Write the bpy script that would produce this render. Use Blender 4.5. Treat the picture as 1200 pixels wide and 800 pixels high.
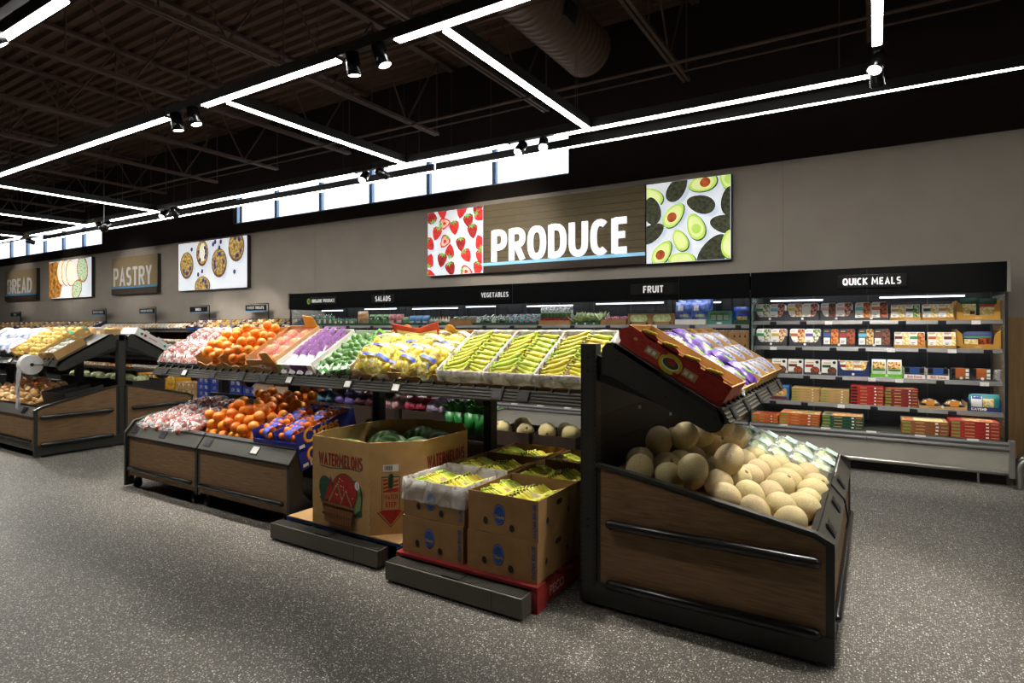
import bpy, bmesh, math, random
from mathutils import Vector, Matrix, Euler, noise
for _o in list(bpy.data.objects): bpy.data.objects.remove(_o, do_unlink=True)
S = bpy.context.scene
C = S.collection
RND = random.Random(11)
PI = math.pi
def rad(a): return a * PI / 180

# ---------------------------------------------------------------- camera
cam_d = bpy.data.cameras.new('camera'); cam = bpy.data.objects.new('camera', cam_d); C.objects.link(cam)
cam_d.sensor_width = 36; cam_d.lens = 36 * 693 / 1200; cam_d.shift_y = -16 / 1200
cam_d.clip_start = .05; cam_d.clip_end = 120
cam.location = (0, 0, 1.5); cam.rotation_euler = (PI / 2, 0, math.atan(425 / 693))
S.camera = cam
# ---------------------------------------------------------------- exposure, daylight
S.view_settings.view_transform = 'Standard'; S.view_settings.look = 'None'
S.view_settings.gamma = 1; S.view_settings.use_curve_mapping = False
EXPOSURE = 0.0
BAR_EMIT = 34.0        # radiance of the linear lamps
SPOT_W = 300.0          # watts of one track spot
S.view_settings.exposure = EXPOSURE
world = bpy.data.worlds.new('daylight'); S.world = world; world.use_nodes = True
_n = world.node_tree.nodes; _bg = _n['Background']
_sky = _n.new('ShaderNodeTexSky'); _sky.sky_type = 'HOSEK_WILKIE'; _sky.turbidity = 6; _sky.ground_albedo = .6; _sky.sun_direction = (0.2, -.7, .7)
_mx = _n.new('ShaderNodeMix'); _mx.data_type = 'RGBA'; _mx.inputs[0].default_value = .8
_mx.inputs[7].default_value = (.86, .93, 1, 1)
world.node_tree.links.new(_sky.outputs[0], _mx.inputs[6]); world.node_tree.links.new(_mx.outputs[2], _bg.inputs[0])
_bg.inputs[1].default_value = 2.6

# ---------------------------------------------------------------- materials
def lin(h):
    h = h.lstrip('#'); o = []
    for i in (0, 2, 4):
        c = int(h[i:i + 2], 16) / 255
        o.append(c / 12.92 if c <= .04045 else ((c + .055) / 1.055) ** 2.4)
    return o
MATS = {}
def mat(name, col, rough=.5, metal=0., var=.12, sc=7., bump=0., bsc=60., emit=0., col2=None, rnd=0., spec=.5,
        stretch=None, kind='noise', lo=.35, hi=.65, coat=0., hue=0.):
    if name in MATS: return MATS[name]
    m = bpy.data.materials.new(name); m.use_nodes = True; MATS[name] = m
    N = m.node_tree.nodes; L = m.node_tree.links; b = N['Principled BSDF']
    c = lin(col)
    tc = N.new('ShaderNodeTexCoord'); vec = tc.outputs['Object']
    if stretch:
        mp = N.new('ShaderNodeMapping'); mp.inputs['Scale'].default_value = stretch; L.new(vec, mp.inputs[0]); vec = mp.outputs[0]
    if kind == 'voronoi':
        t = N.new('ShaderNodeTexVoronoi'); t.inputs['Scale'].default_value = sc; L.new(vec, t.inputs[0])
        sp = N.new('ShaderNodeSeparateColor'); L.new(t.outputs['Color'], sp.inputs[0]); fac = sp.outputs[0]
    elif kind == 'edge':
        t = N.new('ShaderNodeTexVoronoi'); t.feature = 'DISTANCE_TO_EDGE'; t.inputs['Scale'].default_value = sc; L.new(vec, t.inputs[0]); fac = t.outputs[0]
    elif kind == 'wave':
        t = N.new('ShaderNodeTexWave'); t.inputs['Scale'].default_value = sc; t.inputs['Distortion'].default_value = 5; t.inputs['Detail'].default_value = 3
        L.new(vec, t.inputs[0]); fac = t.outputs[1]
    else:
        t = N.new('ShaderNodeTexNoise'); t.inputs['Scale'].default_value = sc; t.inputs['Detail'].default_value = 4; L.new(vec, t.inputs[0]); fac = t.outputs[0]
    rp = N.new('ShaderNodeValToRGB'); L.new(fac, rp.inputs[0])
    e = rp.color_ramp.elements; e[0].position = lo; e[1].position = hi
    if col2: a0 = c; a1 = lin(col2)
    else: a0 = [x * (1 - var) for x in c]; a1 = [min(1, x * (1 + var)) for x in c]
    e[0].color = (*a0, 1); e[1].color = (*a1, 1)
    out = rp.outputs[0]
    if rnd or hue:
        oi = N.new('ShaderNodeObjectInfo'); hs = N.new('ShaderNodeHueSaturation')
        mr = N.new('ShaderNodeMapRange'); mr.inputs[3].default_value = 1 - rnd; mr.inputs[4].default_value = 1 + rnd
        L.new(oi.outputs['Random'], mr.inputs[0]); L.new(mr.outputs[0], hs.inputs['Value'])
        m2 = N.new('ShaderNodeMapRange'); m2.inputs[3].default_value = .5 - hue; m2.inputs[4].default_value = .5 + hue
        L.new(oi.outputs['Random'], m2.inputs[0]); L.new(m2.outputs[0], hs.inputs['Hue'])
        L.new(out, hs.inputs['Color']); out = hs.outputs[0]
    L.new(out, b.inputs['Base Color'])
    b.inputs['Roughness'].default_value = rough; b.inputs['Metallic'].default_value = metal
    b.inputs['Specular IOR Level'].default_value = spec; b.inputs['Coat Weight'].default_value = coat
    if emit:
        L.new(out, b.inputs['Emission Color']); b.inputs['Emission Strength'].default_value = emit
    if bump:
        bn = N.new('ShaderNodeTexNoise'); bn.inputs['Scale'].default_value = bsc; bn.inputs['Detail'].default_value = 3; L.new(vec, bn.inputs[0])
        bp = N.new('ShaderNodeBump'); bp.inputs['Strength'].default_value = bump; bp.inputs['Distance'].default_value = .01
        L.new(bn.outputs[0], bp.inputs['Height']); L.new(bp.outputs[0], b.inputs['Normal'])
    return m
def film(name, col='#ffffff', lo=.45, hi=.72, base=.08, top=.75, sc=16., rough=.18):
    """thin crinkled clear plastic"""
    if name in MATS: return MATS[name]
    m = bpy.data.materials.new(name); m.use_nodes = True; MATS[name] = m
    N = m.node_tree.nodes; L = m.node_tree.links; b = N['Principled BSDF']; o = N['Material Output']
    b.inputs['Base Color'].default_value = (*lin(col), 1); b.inputs['Roughness'].default_value = rough
    tr = N.new('ShaderNodeBsdfTransparent'); mx = N.new('ShaderNodeMixShader')
    tc = N.new('ShaderNodeTexCoord'); nz = N.new('ShaderNodeTexNoise'); nz.inputs['Scale'].default_value = sc; nz.inputs['Detail'].default_value = 5; nz.inputs['Distortion'].default_value = 1.5
    L.new(tc.outputs['Object'], nz.inputs[0])
    mr = N.new('ShaderNodeMapRange'); mr.inputs[1].default_value = lo; mr.inputs[2].default_value = hi; mr.inputs[3].default_value = base; mr.inputs[4].default_value = top
    L.new(nz.outputs[0], mr.inputs[0]); L.new(mr.outputs[0], mx.inputs[0]); L.new(tr.outputs[0], mx.inputs[1]); L.new(b.outputs[0], mx.inputs[2]); L.new(mx.outputs[0], o.inputs[0])
    bp = N.new('ShaderNodeBump'); bp.inputs['Strength'].default_value = .6; bp.inputs['Distance'].default_value = .02
    L.new(nz.outputs[0], bp.inputs['Height']); L.new(bp.outputs[0], b.inputs['Normal'])
    return m
def floor_mat():
    m = bpy.data.materials.new('speckled_vinyl'); m.use_nodes = True
    N = m.node_tree.nodes; L = m.node_tree.links; b = N['Principled BSDF']
    tc = N.new('ShaderNodeTexCoord'); base = N.new('ShaderNodeTexNoise'); base.inputs['Scale'].default_value = 90; base.inputs['Detail'].default_value = 3
    L.new(tc.outputs['Object'], base.inputs[0])
    r0 = N.new('ShaderNodeValToRGB'); L.new(base.outputs[0], r0.inputs[0])
    r0.color_ramp.elements[0].position = .3; r0.color_ramp.elements[1].position = .7
    r0.color_ramp.elements[0].color = (*lin('#52504b'), 1); r0.color_ramp.elements[1].color = (*lin('#625e58'), 1)
    prev = r0.outputs[0]
    for sc, keep, thr, col in ((105, .70, .29, '#b9b5ac'), (72, .87, .24, '#e6e3da'), (190, .7, .36, '#8f8a82')):
        nzv = N.new('ShaderNodeTexNoise'); nzv.inputs['Scale'].default_value = sc * 1.3; L.new(tc.outputs['Object'], nzv.inputs[0])
        mv = N.new('ShaderNodeMix'); mv.data_type = 'VECTOR'; mv.inputs[0].default_value = .012
        L.new(tc.outputs['Object'], mv.inputs[4]); L.new(nzv.outputs[1], mv.inputs[5])
        v = N.new('ShaderNodeTexVoronoi'); v.inputs['Scale'].default_value = sc; v.voronoi_dimensions = '2D'; L.new(mv.outputs[1], v.inputs[0])
        sp = N.new('ShaderNodeSeparateColor'); L.new(v.outputs['Color'], sp.inputs[0])
        g = N.new('ShaderNodeMath'); g.operation = 'GREATER_THAN'; g.inputs[1].default_value = keep; L.new(sp.outputs[0], g.inputs[0])
        l = N.new('ShaderNodeMath'); l.operation = 'LESS_THAN'; l.inputs[1].default_value = thr; L.new(v.outputs['Distance'], l.inputs[0])
        mu = N.new('ShaderNodeMath'); mu.operation = 'MULTIPLY'; L.new(g.outputs[0], mu.inputs[0]); L.new(l.outputs[0], mu.inputs[1])
        mx = N.new('ShaderNodeMix'); mx.data_type = 'RGBA'; L.new(mu.outputs[0], mx.inputs[0]); L.new(prev, mx.inputs[6]); mx.inputs[7].default_value = (*lin(col), 1)
        prev = mx.outputs[2]
    L.new(prev, b.inputs['Base Color']); b.inputs['Roughness'].default_value = .55; b.inputs['Specular IOR Level'].default_value = .2
    return m

# ---------------------------------------------------------------- mesh building
class MB:
    def __init__(s): s.v = []; s.f = []; s.m = []; s.M = None
    def add(s, vs, fs, mi=0, M=None):
        n = len(s.v)
        if M is not None: vs = [M @ Vector(p) for p in vs]
        if s.M is not None: vs = [s.M @ Vector(p) for p in vs]
        s.v += [tuple(p) for p in vs]
        for f in fs: s.f.append([i + n for i in f]); s.m.append(mi)
        return s
    def box(s, x0, x1, y0, y1, z0, z1, mi=0, ch=0, M=None):
        if x0 > x1: x0, x1 = x1, x0
        if y0 > y1: y0, y1 = y1, y0
        if z0 > z1: z0, z1 = z1, z0
        if not ch:
            v = [(x0, y0, z0), (x1, y0, z0), (x1, y1, z0), (x0, y1, z0), (x0, y0, z1), (x1, y0, z1), (x1, y1, z1), (x0, y1, z1)]
            return s.add(v, [(0, 3, 2, 1), (4, 5, 6, 7), (0, 1, 5, 4), (1, 2, 6, 5), (2, 3, 7, 6), (3, 0, 4, 7)], mi, M)
        bm = bmesh.new(); bmesh.ops.create_cube(bm, size=1)
        for p in bm.verts: p.co = Vector(((x0 + x1) / 2 + p.co.x * (x1 - x0), (y0 + y1) / 2 + p.co.y * (y1 - y0), (z0 + z1) / 2 + p.co.z * (z1 - z0)))
        c = min(ch, .45 * min(x1 - x0, y1 - y0, z1 - z0))
        bmesh.ops.bevel(bm, geom=bm.edges[:], offset=c, segments=2, affect='EDGES', profile=.5)
        return s.bm(bm, mi, M)
    def bm(s, bm, mi=0, M=None):
        bm.verts.index_update(); s.add([p.co.copy() for p in bm.verts], [[v.index for v in f.verts] for f in bm.faces], mi, M); bm.free(); return s
    def prism(s, poly, ax, a, b, mi=0, M=None):
        """poly in the two other axes (x: (y,z), y: (x,z), z: (x,y)) pushed from a to b along ax"""
        def P(p, t): return {'x': (t, p[0], p[1]), 'y': (p[0], t, p[1]), 'z': (p[0], p[1], t)}[ax]
        n = len(poly); v = [P(p, a) for p in poly] + [P(p, b) for p in poly]
        f = [list(range(n))[::-1], list(range(n, 2 * n))] + [[i, (i + 1) % n, n + (i + 1) % n, n + i] for i in range(n)]
        return s.add(v, f, mi, M)
    def poly(s, pts, mi=0, M=None): return s.add(pts, [list(range(len(pts)))], mi, M)
    def ell(s, c, r, seg=12, rings=8, mi=0, M=None, fn=None):
        r = (r, r, r) if not hasattr(r, '__len__') else r
        v = []; f = []
        for i in range(rings + 1):
            th = PI * i / rings
            for j in range(seg):
                ph = 2 * PI * j / seg
                d = Vector((math.sin(th) * math.cos(ph), math.sin(th) * math.sin(ph), math.cos(th)))
                k = fn(d) if fn else 1
                v.append((c[0] + d.x * r[0] * k, c[1] + d.y * r[1] * k, c[2] + d.z * r[2] * k))
        for i in range(rings):
            for j in range(seg):
                a = i * seg + j; b = i * seg + (j + 1) % seg
                if i == 0: f.append((a, a + seg, b + seg))
                elif i == rings - 1: f.append((a, a + seg, b))
                else: f.append((a, a + seg, b + seg, b))
        return s.add(v, f, mi, M)
    def tube(s, path, r, n=8, mi=0, M=None, cap=True):
        P = [Vector(p) for p in path]; k = len(P); rs = r if hasattr(r, '__len__') else [r] * k
        v = []; f = []; up = None
        for i in range(k):
            t = (P[min(i + 1, k - 1)] - P[max(i - 1, 0)]).normalized()
            if up is None: up = Vector((0, 0, 1)) if abs(t.z) < .9 else Vector((1, 0, 0))
            a = t.cross(up).normalized(); b = t.cross(a).normalized(); up = -b if False else up
            for j in range(n):
                q = 2 * PI * j / n; v.append(P[i] + (a * math.cos(q) + b * math.sin(q)) * rs[i])
        for i in range(k - 1):
            for j in range(n):
                f.append((i * n + j, i * n + (j + 1) % n, (i + 1) * n + (j + 1) % n, (i + 1) * n + j))
        if cap: f += [list(range(n))[::-1], list(range((k - 1) * n, k * n))]
        return s.add(v, f, mi, M)
    def lathe(s, prof, n=16, mi=0, M=None):
        v = []; f = []; k = len(prof)
        for r, z in prof:
            for j in range(n): q = 2 * PI * j / n; v.append((r * math.cos(q), r * math.sin(q), z))
        for i in range(k - 1):
            for j in range(n): f.append((i * n + j, i * n + (j + 1) % n, (i + 1) * n + (j + 1) % n, (i + 1) * n + j))
        f += [list(range(n))[::-1], list(range((k - 1) * n, k * n))]
        return s.add(v, f, mi, M)
    def cyl(s, c, r, h, n=16, mi=0, ax='z', M=None):
        m = Matrix.Translation(c) @ {'z': Matrix(), 'x': Matrix.Rotation(PI / 2, 4, 'Y'), 'y': Matrix.Rotation(-PI / 2, 4, 'X')}[ax]
        if M is not None: m = M @ m
        return s.lathe([(r, 0), (r, h)], n, mi, m)
    def capsule(s, p0, p1, r, n=10, mi=0, M=None):
        p0 = Vector(p0); p1 = Vector(p1); d = (p1 - p0).normalized()
        path = [p0 - d * r * .95, p0 - d * r * .6, p0, p1, p1 + d * r * .6, p1 + d * r * .95]
        return s.tube(path, [r * .25, r * .78, r, r, r * .78, r * .25], n, mi, M)
    def grid(s, nu, nv, fn, mi=0, M=None):
        v = [fn(i / nu, j / nv) for j in range(nv + 1) for i in range(nu + 1)]
        f = [(j * (nu + 1) + i, j * (nu + 1) + i + 1, (j + 1) * (nu + 1) + i + 1, (j + 1) * (nu + 1) + i) for j in range(nv) for i in range(nu)]
        return s.add(v, f, mi, M)
    def mesh(s, name, mats, smooth=False):
        me = bpy.data.meshes.new(name); me.from_pydata(s.v, [], s.f)
        for m in (mats if isinstance(mats, (list, tuple)) else [mats]): me.materials.append(m)
        for p, i in zip(me.polygons, s.m): p.material_index = i
        me.update()
        bm = bmesh.new(); bm.from_mesh(me); bmesh.ops.recalc_face_normals(bm, faces=bm.faces); bm.to_mesh(me); bm.free()
        if smooth: me.polygons.foreach_set('use_smooth', [True] * len(me.polygons))
        return me
    def build(s, name, mats, parent=None, smooth=False, M=None):
        return obj(name, s.mesh(name, mats, smooth), parent, M)
def obj(name, data, parent=None, M=None):
    o = bpy.data.objects.new(name, data); C.objects.link(o)
    if parent is not None: o.parent = parent
    if M is not None: o.matrix_basis = M
    return o
def tag(o, label, cat, group=None, kind=None):
    o['label'] = label; o['category'] = cat
    if group: o['group'] = group
    if kind: o['kind'] = kind
    return o
def thing(name, label, cat, M=None, group=None):
    o = obj(name, None, None, M); o.empty_display_size = .05
    return tag(o, label, cat, group)
def struct(o): o['kind'] = 'structure'; return o
KIDS = {}
def copy_tree(o, M=None, label=None, group=None, parent=None):
    c = o.copy(); C.objects.link(c)
    if parent is not None: c.parent = parent
    if M is not None: c.matrix_basis = M
    if label: c['label'] = label
    if group: c['group'] = group
    for ch in list(o.children): copy_tree(ch, None, None, None, c)
    return c
class Proto:
    """first use returns the original placed, later uses copies"""
    def __init__(s, make): s.make = make; s.o = None
    def __call__(s, M, label, group=None):
        if s.o is None:
            s.o = s.make(); s.o.matrix_basis = M; s.o['label'] = label
            if group: s.o['group'] = group
            return s.o
        return copy_tree(s.o, M, label, group)
def T(x, y, z): return Matrix.Translation((x, y, z))
def RX(a): return Matrix.Rotation(rad(a), 4, 'X')
def RY(a): return Matrix.Rotation(rad(a), 4, 'Y')
def RZ(a): return Matrix.Rotation(rad(a), 4, 'Z')
def SC(x, y, z): return Matrix.Diagonal((x, y, z, 1))
def PF(x, y, z): return Matrix(((1, 0, 0, x), (0, 0, -1, y), (0, 1, 0, z), (0, 0, 0, 1)))      # plane facing -Y
def PR(x, y, z): return Matrix(((0, 0, 1, x), (1, 0, 0, y), (0, 1, 0, z), (0, 0, 0, 1)))       # plane facing +X
def rrot(): return Euler((RND.uniform(0, 6.3), RND.uniform(0, 6.3), RND.uniform(0, 6.3))).to_matrix().to_4x4()
def text(parent, s, m, M, size, sx=1., bold=0., ext=.0012, name='lettering', al='CENTER'):
    cu = bpy.data.curves.new(name, 'FONT'); cu.body = s; cu.size = size; cu.align_x = al; cu.align_y = 'CENTER'
    cu.offset = bold; cu.extrude = ext; cu.resolution_u = 3; cu.materials.append(m)
    return obj(name, cu, parent, M @ SC(sx, 1, 1))
# ---- bold condensed lettering: each letter is a set of mitred strokes
def _arc(cx, cy, rx, ry, a0, a1, n=9): return [(cx + rx * math.copysign(abs(math.cos(rad(a0 + (a1 - a0) * i / n))) ** .8, math.cos(rad(a0 + (a1 - a0) * i / n))), cy + ry * math.copysign(abs(math.sin(rad(a0 + (a1 - a0) * i / n))) ** .8, math.sin(rad(a0 + (a1 - a0) * i / n)))) for i in range(n + 1)]
def _bowl(y0, y1, x=.45): return [(0, y1)] + _arc(x, (y0 + y1) / 2, 1 - x, (y1 - y0) / 2, 90, -90) + [(0, y0)]
_st = [(0, -.09), (0, 1.09)]
_O = _arc(.5, .5, .5, .5, 90, 450, 24)
GLYPH = {
 'A': (1.05, [[(0, -.09), (.5, 1.0), (1, -.09)], [(.2, .28), (.8, .28)]]), 'B': (.95, [_st, _bowl(.53, 1), _bowl(0, .53, .5)]), 'C': (.9, [_arc(.55, .5, .55, .5, 52, 308, 16)]),
 'D': (1, [_st, _bowl(0, 1, .35)]), 'E': (.78, [_st, [(0, 1), (1.1, 1)], [(0, .52), (.95, .52)], [(0, 0), (1.1, 0)]]), 'F': (.76, [_st, [(0, 1), (1.1, 1)], [(0, .5), (.95, .5)]]),
 'G': (1, [_arc(.5, .5, .5, .5, 50, 300, 16) + [(1, .15), (1, .48), (.6, .48)]]), 'H': (1, [_st, [(1, -.09), (1, 1.09)], [(0, .52), (1, .52)]]), 'I': (.0, [[(.5, -.09), (.5, 1.09)]]),
 'K': (1, [_st, [(.05, .5), (1, 1.09)], [(.2, .58), (1.02, -.09)]]), 'L': (.75, [_st, [(0, 0), (1.1, 0)]]), 'M': (1.5, [[(.02, -.09), (.08, 1.05), (.5, .25), (.92, 1.05), (.98, -.09)]]),
 'N': (1.05, [[(0, -.09), (0, 1.02), (1, -.02), (1, 1.09)]]), 'O': (1.08, [_O]), 'P': (.92, [_st, _bowl(.44, 1)]), 'Q': (1.08, [_O, [(.55, .25), (1, -.12)]]), 'R': (.97, [_st, _bowl(.48, 1), [(.45, .46), (1, -.09)]]),
 'S': (.85, [_arc(.5, .75, .46, .25, 35, 180, 8) + _arc(.5, .75, .46, .25, 180, 270, 4)[1:] + _arc(.5, .25, .5, .25, 90, -145, 12)[1:]]), 'T': (.9, [[(.5, -.09), (.5, 1)], [(-.1, 1), (1.1, 1)]]),
 'U': (1, [[(0, 1.09), (0, .4)] + _arc(.5, .38, .5, .38, 180, 360, 12) + [(1, .4), (1, 1.09)]]), 'V': (1, [[(0, 1.09), (.5, 0), (1, 1.09)]]), 'W': (1.75, [[(0, 1.09), (.25, 0), (.5, .95), (.75, 0), (1, 1.09)]]), 'Y': (1, [[(0, 1.09), (.5, .45), (1, 1.09)], [(.5, -.09), (.5, .5)]]),
}
def word(parent, s, m, M, h, wid=None, wt=.17, gw=.50, gap=.11, ext=.004, name='lettering', depth0=0):
    """letters of height h centred on M's origin in its x-y plane; wid forces the total width"""
    b = MB(); x = 0; sw = wt; items = []
    for ch in s:
        if ch == ' ': x += .32; continue
        g, strokes = GLYPH[ch]; W = sw + g * (gw - sw) if g else sw
        items.append((x, W, strokes, g)); x += W + gap
    tot = x - gap; k = (wid / tot if wid else h)
    for x0, W, strokes, g in items:
        for st in strokes:
            P = [Vector((x0 + sw / 2 + p[0] * (W - sw) if g else x0 + W / 2, sw / 2 + p[1] * (1 - sw))) for p in st]
            closed = (P[0] - P[-1]).length < 1e-5
            if closed: P = P[:-1]
            n = len(P); Lp = []; Rp = []
            for i in range(n):
                a = P[i] - P[i - 1] if (i > 0 or closed) else P[1] - P[0]; c = P[(i + 1) % n] - P[i] if (i < n - 1 or closed) else P[i] - P[i - 1]
                a.normalize(); c.normalize(); t = (a + c)
                if t.length < 1e-4: t = a.copy()
                t.normalize(); nn = Vector((-t.y, t.x)); mit = min(1.9, 1 / max(.3, nn.dot(Vector((-a.y, a.x)))))
                q = nn * sw / 2 * mit; Lp.append(P[i] + q); Rp.append(P[i] - q)
            if not closed:                                            # clip stroke ends to the letter's height
                for i in (0, n - 1):
                    for A in (Lp, Rp): A[i].y = max(0, min(1, A[i].y)) if abs(st[0 if i == 0 else -1][1] - .5) > .55 else A[i].y
            z0, z1 = depth0, depth0 + ext; v = []
            for A, B in zip(Lp, Rp):
                for z in (z0, z1): v += [((A.x - tot / 2) * k, (A.y - .5) * h, z), ((B.x - tot / 2) * k, (B.y - .5) * h, z)]
            f = []; cnt = n if closed else n - 1
            for i in range(cnt):
                a, c = i * 4, ((i + 1) % n) * 4
                f += [(a + 2, c + 2, c + 3, a + 3), (a, a + 1, c + 1, c), (a, c, c + 2, a + 2), (a + 1, a + 3, c + 3, c + 1)]
            if not closed: f += [(0, 2, 3, 1), (cnt * 4, cnt * 4 + 1, cnt * 4 + 3, cnt * 4 + 2)]
            b.add(v, f)
    return b.build(name, m, parent, False, M)
def circ(cx, cy, rx, ry=None, n=20, a0=0, a1=360, rot=0):
    ry = rx if ry is None else ry; o = []
    k = n if a1 - a0 >= 360 else n + 1
    for i in range(k):
        a = rad(a0 + (a1 - a0) * i / n); x = rx * math.cos(a); y = ry * math.sin(a); c, q = math.cos(rad(rot)), math.sin(rad(rot))
        o.append((cx + x * c - y * q, cy + x * q + y * c))
    return o
class Decal:
    """flat printed shapes on a face, each layer a hair above the last"""
    def __init__(s, step=.0006): s.b = MB(); s.mats = []; s.k = 0; s.step = step
    def add(s, pts, m):
        if m not in s.mats: s.mats.append(m)
        s.k += 1
        s.b.poly([(x, y, s.k * s.step) for x, y in pts], s.mats.index(m)); return s
    def rect(s, x0, y0, x1, y1, m): return s.add([(x0, y0), (x1, y0), (x1, y1), (x0, y1)], m)
    def build(s, name, parent, M): return obj(name, s.flat(name), parent, M)
    def flat(s, name):
        me = bpy.data.meshes.new(name); me.from_pydata(s.b.v, [], s.b.f)
        for m in s.mats: me.materials.append(m)
        for p, i in zip(me.polygons, s.b.m): p.material_index = i
        return me
def pile(n, r, xr, yr, base, tries=24, rnd=None, top=1e9):
    """drops balls one by one into the lowest place found: positions of a heap"""
    rnd = rnd or RND; P = []
    for _ in range(n):
        best = None
        for _t in range(tries):
            x = rnd.uniform(*xr); y = rnd.uniform(*yr); z = base(x, y) + r
            for (a, b, c) in P:
                d = (x - a) ** 2 + (y - b) ** 2
                if d < 4 * r * r: z = max(z, c + math.sqrt(4 * r * r - d) * .97)
            if best is None or z - base(x, y) < best[2] - base(best[0], best[1]): best = (x, y, z)
        if best[2] < top: P.append(best)
    return P
ORD = ['first', 'second', 'third', 'fourth', 'fifth', 'sixth', 'seventh', 'eighth', 'ninth', 'tenth', 'eleventh', 'twelfth', 'thirteenth', 'fourteenth', 'fifteenth', 'sixteenth', 'seventeenth', 'eighteenth', 'nineteenth', 'twentieth']

M_dark = mat('powder_coated_steel', '#33342f', .45, .0, .06, 20, spec=.5)
M_black = mat('black_steel', '#0e0e0e', .5, 0, .1, 12)
M_blackgloss = mat('black_gloss', '#0c0c0d', .25, 0, .1, 9)
M_rub = mat('black_rubber', '#1b1b1b', .24, 0, .1, 20, spec=.6)
M_rail = mat('grey_rail', '#46453f', .4, .1, .08, 3, stretch=(1, 30, 30))
M_chrome = mat('brushed_steel', '#b9b7b2', .28, 1., .05, 30, stretch=(.3, 30, 30))
M_case = mat('case_grey', '#b2aea4', .45, 0, .04, 5)
M_wood = mat('walnut_laminate', '#6f543b', .5, 0, .1, 7.0, col2='#9a7a57', stretch=(1.0, 1.0, 13), lo=.25, hi=.78, spec=.35)
M_kraft = mat('kraft_cardboard', '#c29c68', .8, 0, .08, 9, bump=.05, bsc=120, spec=.2)
M_kraft2 = mat('brown_cardboard', '#a07c52', .8, 0, .09, 9, rnd=.1, spec=.2)
M_kraftd = mat('cardboard_edge', '#c19a68', .85, 0, .1, 60)
M_white = mat('white_print', '#eceae4', .5, 0, .03, 9)
M_whitecard = mat('white_card', '#e8e6de', .55, 0, .05, 9)
M_blackink = mat('black_ink', '#191919', .6, 0, .1, 9)
M_red = mat('red_ink', '#b3251f', .55, 0, .1, 30)
M_green = mat('green_ink', '#1d5a3a', .55, 0, .1, 30)
M_blueink = mat('blue_ink', '#1d4f9e', .55, 0, .12, 40)
M_film = film('clear_film')
M_filmw = film('cloudy_liner', '#f2efe8', .3, .62, .28, .85, 11)
M_lightdiff = mat('lamp_diffuser', '#fffdf6', .5, 0, .01, 4, emit=BAR_EMIT)
M_spotlens = mat('spot_lens', '#fff8ea', .4, 0, .01, 4, emit=14)
# ================================================================ the room
WY = 8.25
XL, XR, YF, ZC = -32.0, 7.0, -7.0, 6.1
M_floor = floor_mat()
M_wall = mat('taupe_paint', '#a39a90', .8, 0, .03, 2.5, spec=.2)
M_bulk = mat('dark_brown_paint', '#211a17', .85, 0, .08, 2, spec=.15)
M_ceil = mat('ceiling_paint', '#523f33', .85, 0, .1, 2, spec=.15)
M_wains = mat('oak_wainscot', '#a07c50', .5, 0, .1, 4, col2='#b8935f', stretch=(9, 9, .6), lo=.3, hi=.7)
M_wframe = mat('window_frame_sky_tint', '#8fa9c9', .4, .2, .05, 5)  # blue tint is the sky's reflection put into the frame colour
M_glass = film('window_glass', '#ffffff', .3, .9, .03, .07, 2, .05)
M_mem = mat('far_side_paint', '#8d857c', .85, 0, .03, 2)

struct(MB().box(XL, XR, YF, WY + .25, -.2, 0).build('floor', M_floor))
struct(MB().box(XL, XR, WY, WY + .2, 0, 3.63).build('wall_back', M_wall))
# black bulkhead above the wall with two openings for the clerestory windows
WIN = [(-12.55, -4.02, 3.87, 4.62), (-30.5, -18.7, 3.87, 4.62)]
b = MB()
b.box(XL, XR, WY - .03, WY + .2, 3.63, 3.87); b.box(XL, XR, WY - .03, WY + .2, 4.62, ZC)
for a, c in ((XL, -30.5), (-18.7, -12.55), (-4.02, XR)): b.box(a, c, WY - .03, WY + .2, 3.87, 4.62)
struct(b.build('wall_back_upper', M_bulk))
for k, (a, c, z0, z1) in enumerate(WIN):
    f = MB(); n = 6 if k == 0 else 9
    f.box(a, c, WY + .03, WY + .12, z0, z0 + .035); f.box(a, c, WY + .03, WY + .12, z1 - .035, z1)
    for i in range(n + 1):
        x = a + (c - a) * i / n
        f.box(x - .03, x - .008, WY + .03, WY + .12, z0, z1); f.box(x + .008, x + .03, WY + .05, WY + .12, z0, z1)
    w = struct(f.build('window_%d' % (k + 1), M_wframe))
    MB().box(a, c, WY + .085, WY + .09, z0, z1).build('window_pane', M_glass, w)
struct(MB().box(XL, XL + .2, YF, WY, 0, ZC).build('wall_left', M_mem))
struct(MB().box(XR - .2, XR, YF, WY, 0, ZC).build('wall_right', M_mem))
struct(MB().box(XL, XR, YF, YF + .2, 0, ZC).build('wall_front', M_mem))
# wood wainscot and its black base, both sides of the cooler run
struct(MB().box(1.10, XR - .2, WY - .025, WY, .1, 1.61).build('trim_1', M_wains))
struct(MB().box(1.10, XR - .2, WY - .035, WY, 0, .1).build('baseboard_back', M_blackink))
b = MB()
for x in (-24.3, -20.6, -17.0, -13.4, -9.8, -5.9, -4.05, -1.0):
    b.box(x - .002, x + .002, WY - .0025, WY, 1.62, 3.62)
struct(b.build('trim_2', mat('panel_joint', '#7b736a', .8)))
# corrugated roof deck
b = MB(); y = YF; pr = []
while y < WY:
    pr += [(y, 0), (y + .07, 0), (y + .10, .06), (y + .17, .06)]; y += .2
pr = [(a, ZC - .12 + z) for a, z in pr]
n = len(pr)
b.add([(XL, a, z) for a, z in pr] + [(XR, a, z) for a, z in pr], [(i, i + 1, n + i + 1, n + i) for i in range(n - 1)])
b.box(XL, XR, YF, WY + .2, ZC, ZC + .1)
struct(b.build('ceiling', M_ceil))
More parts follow.
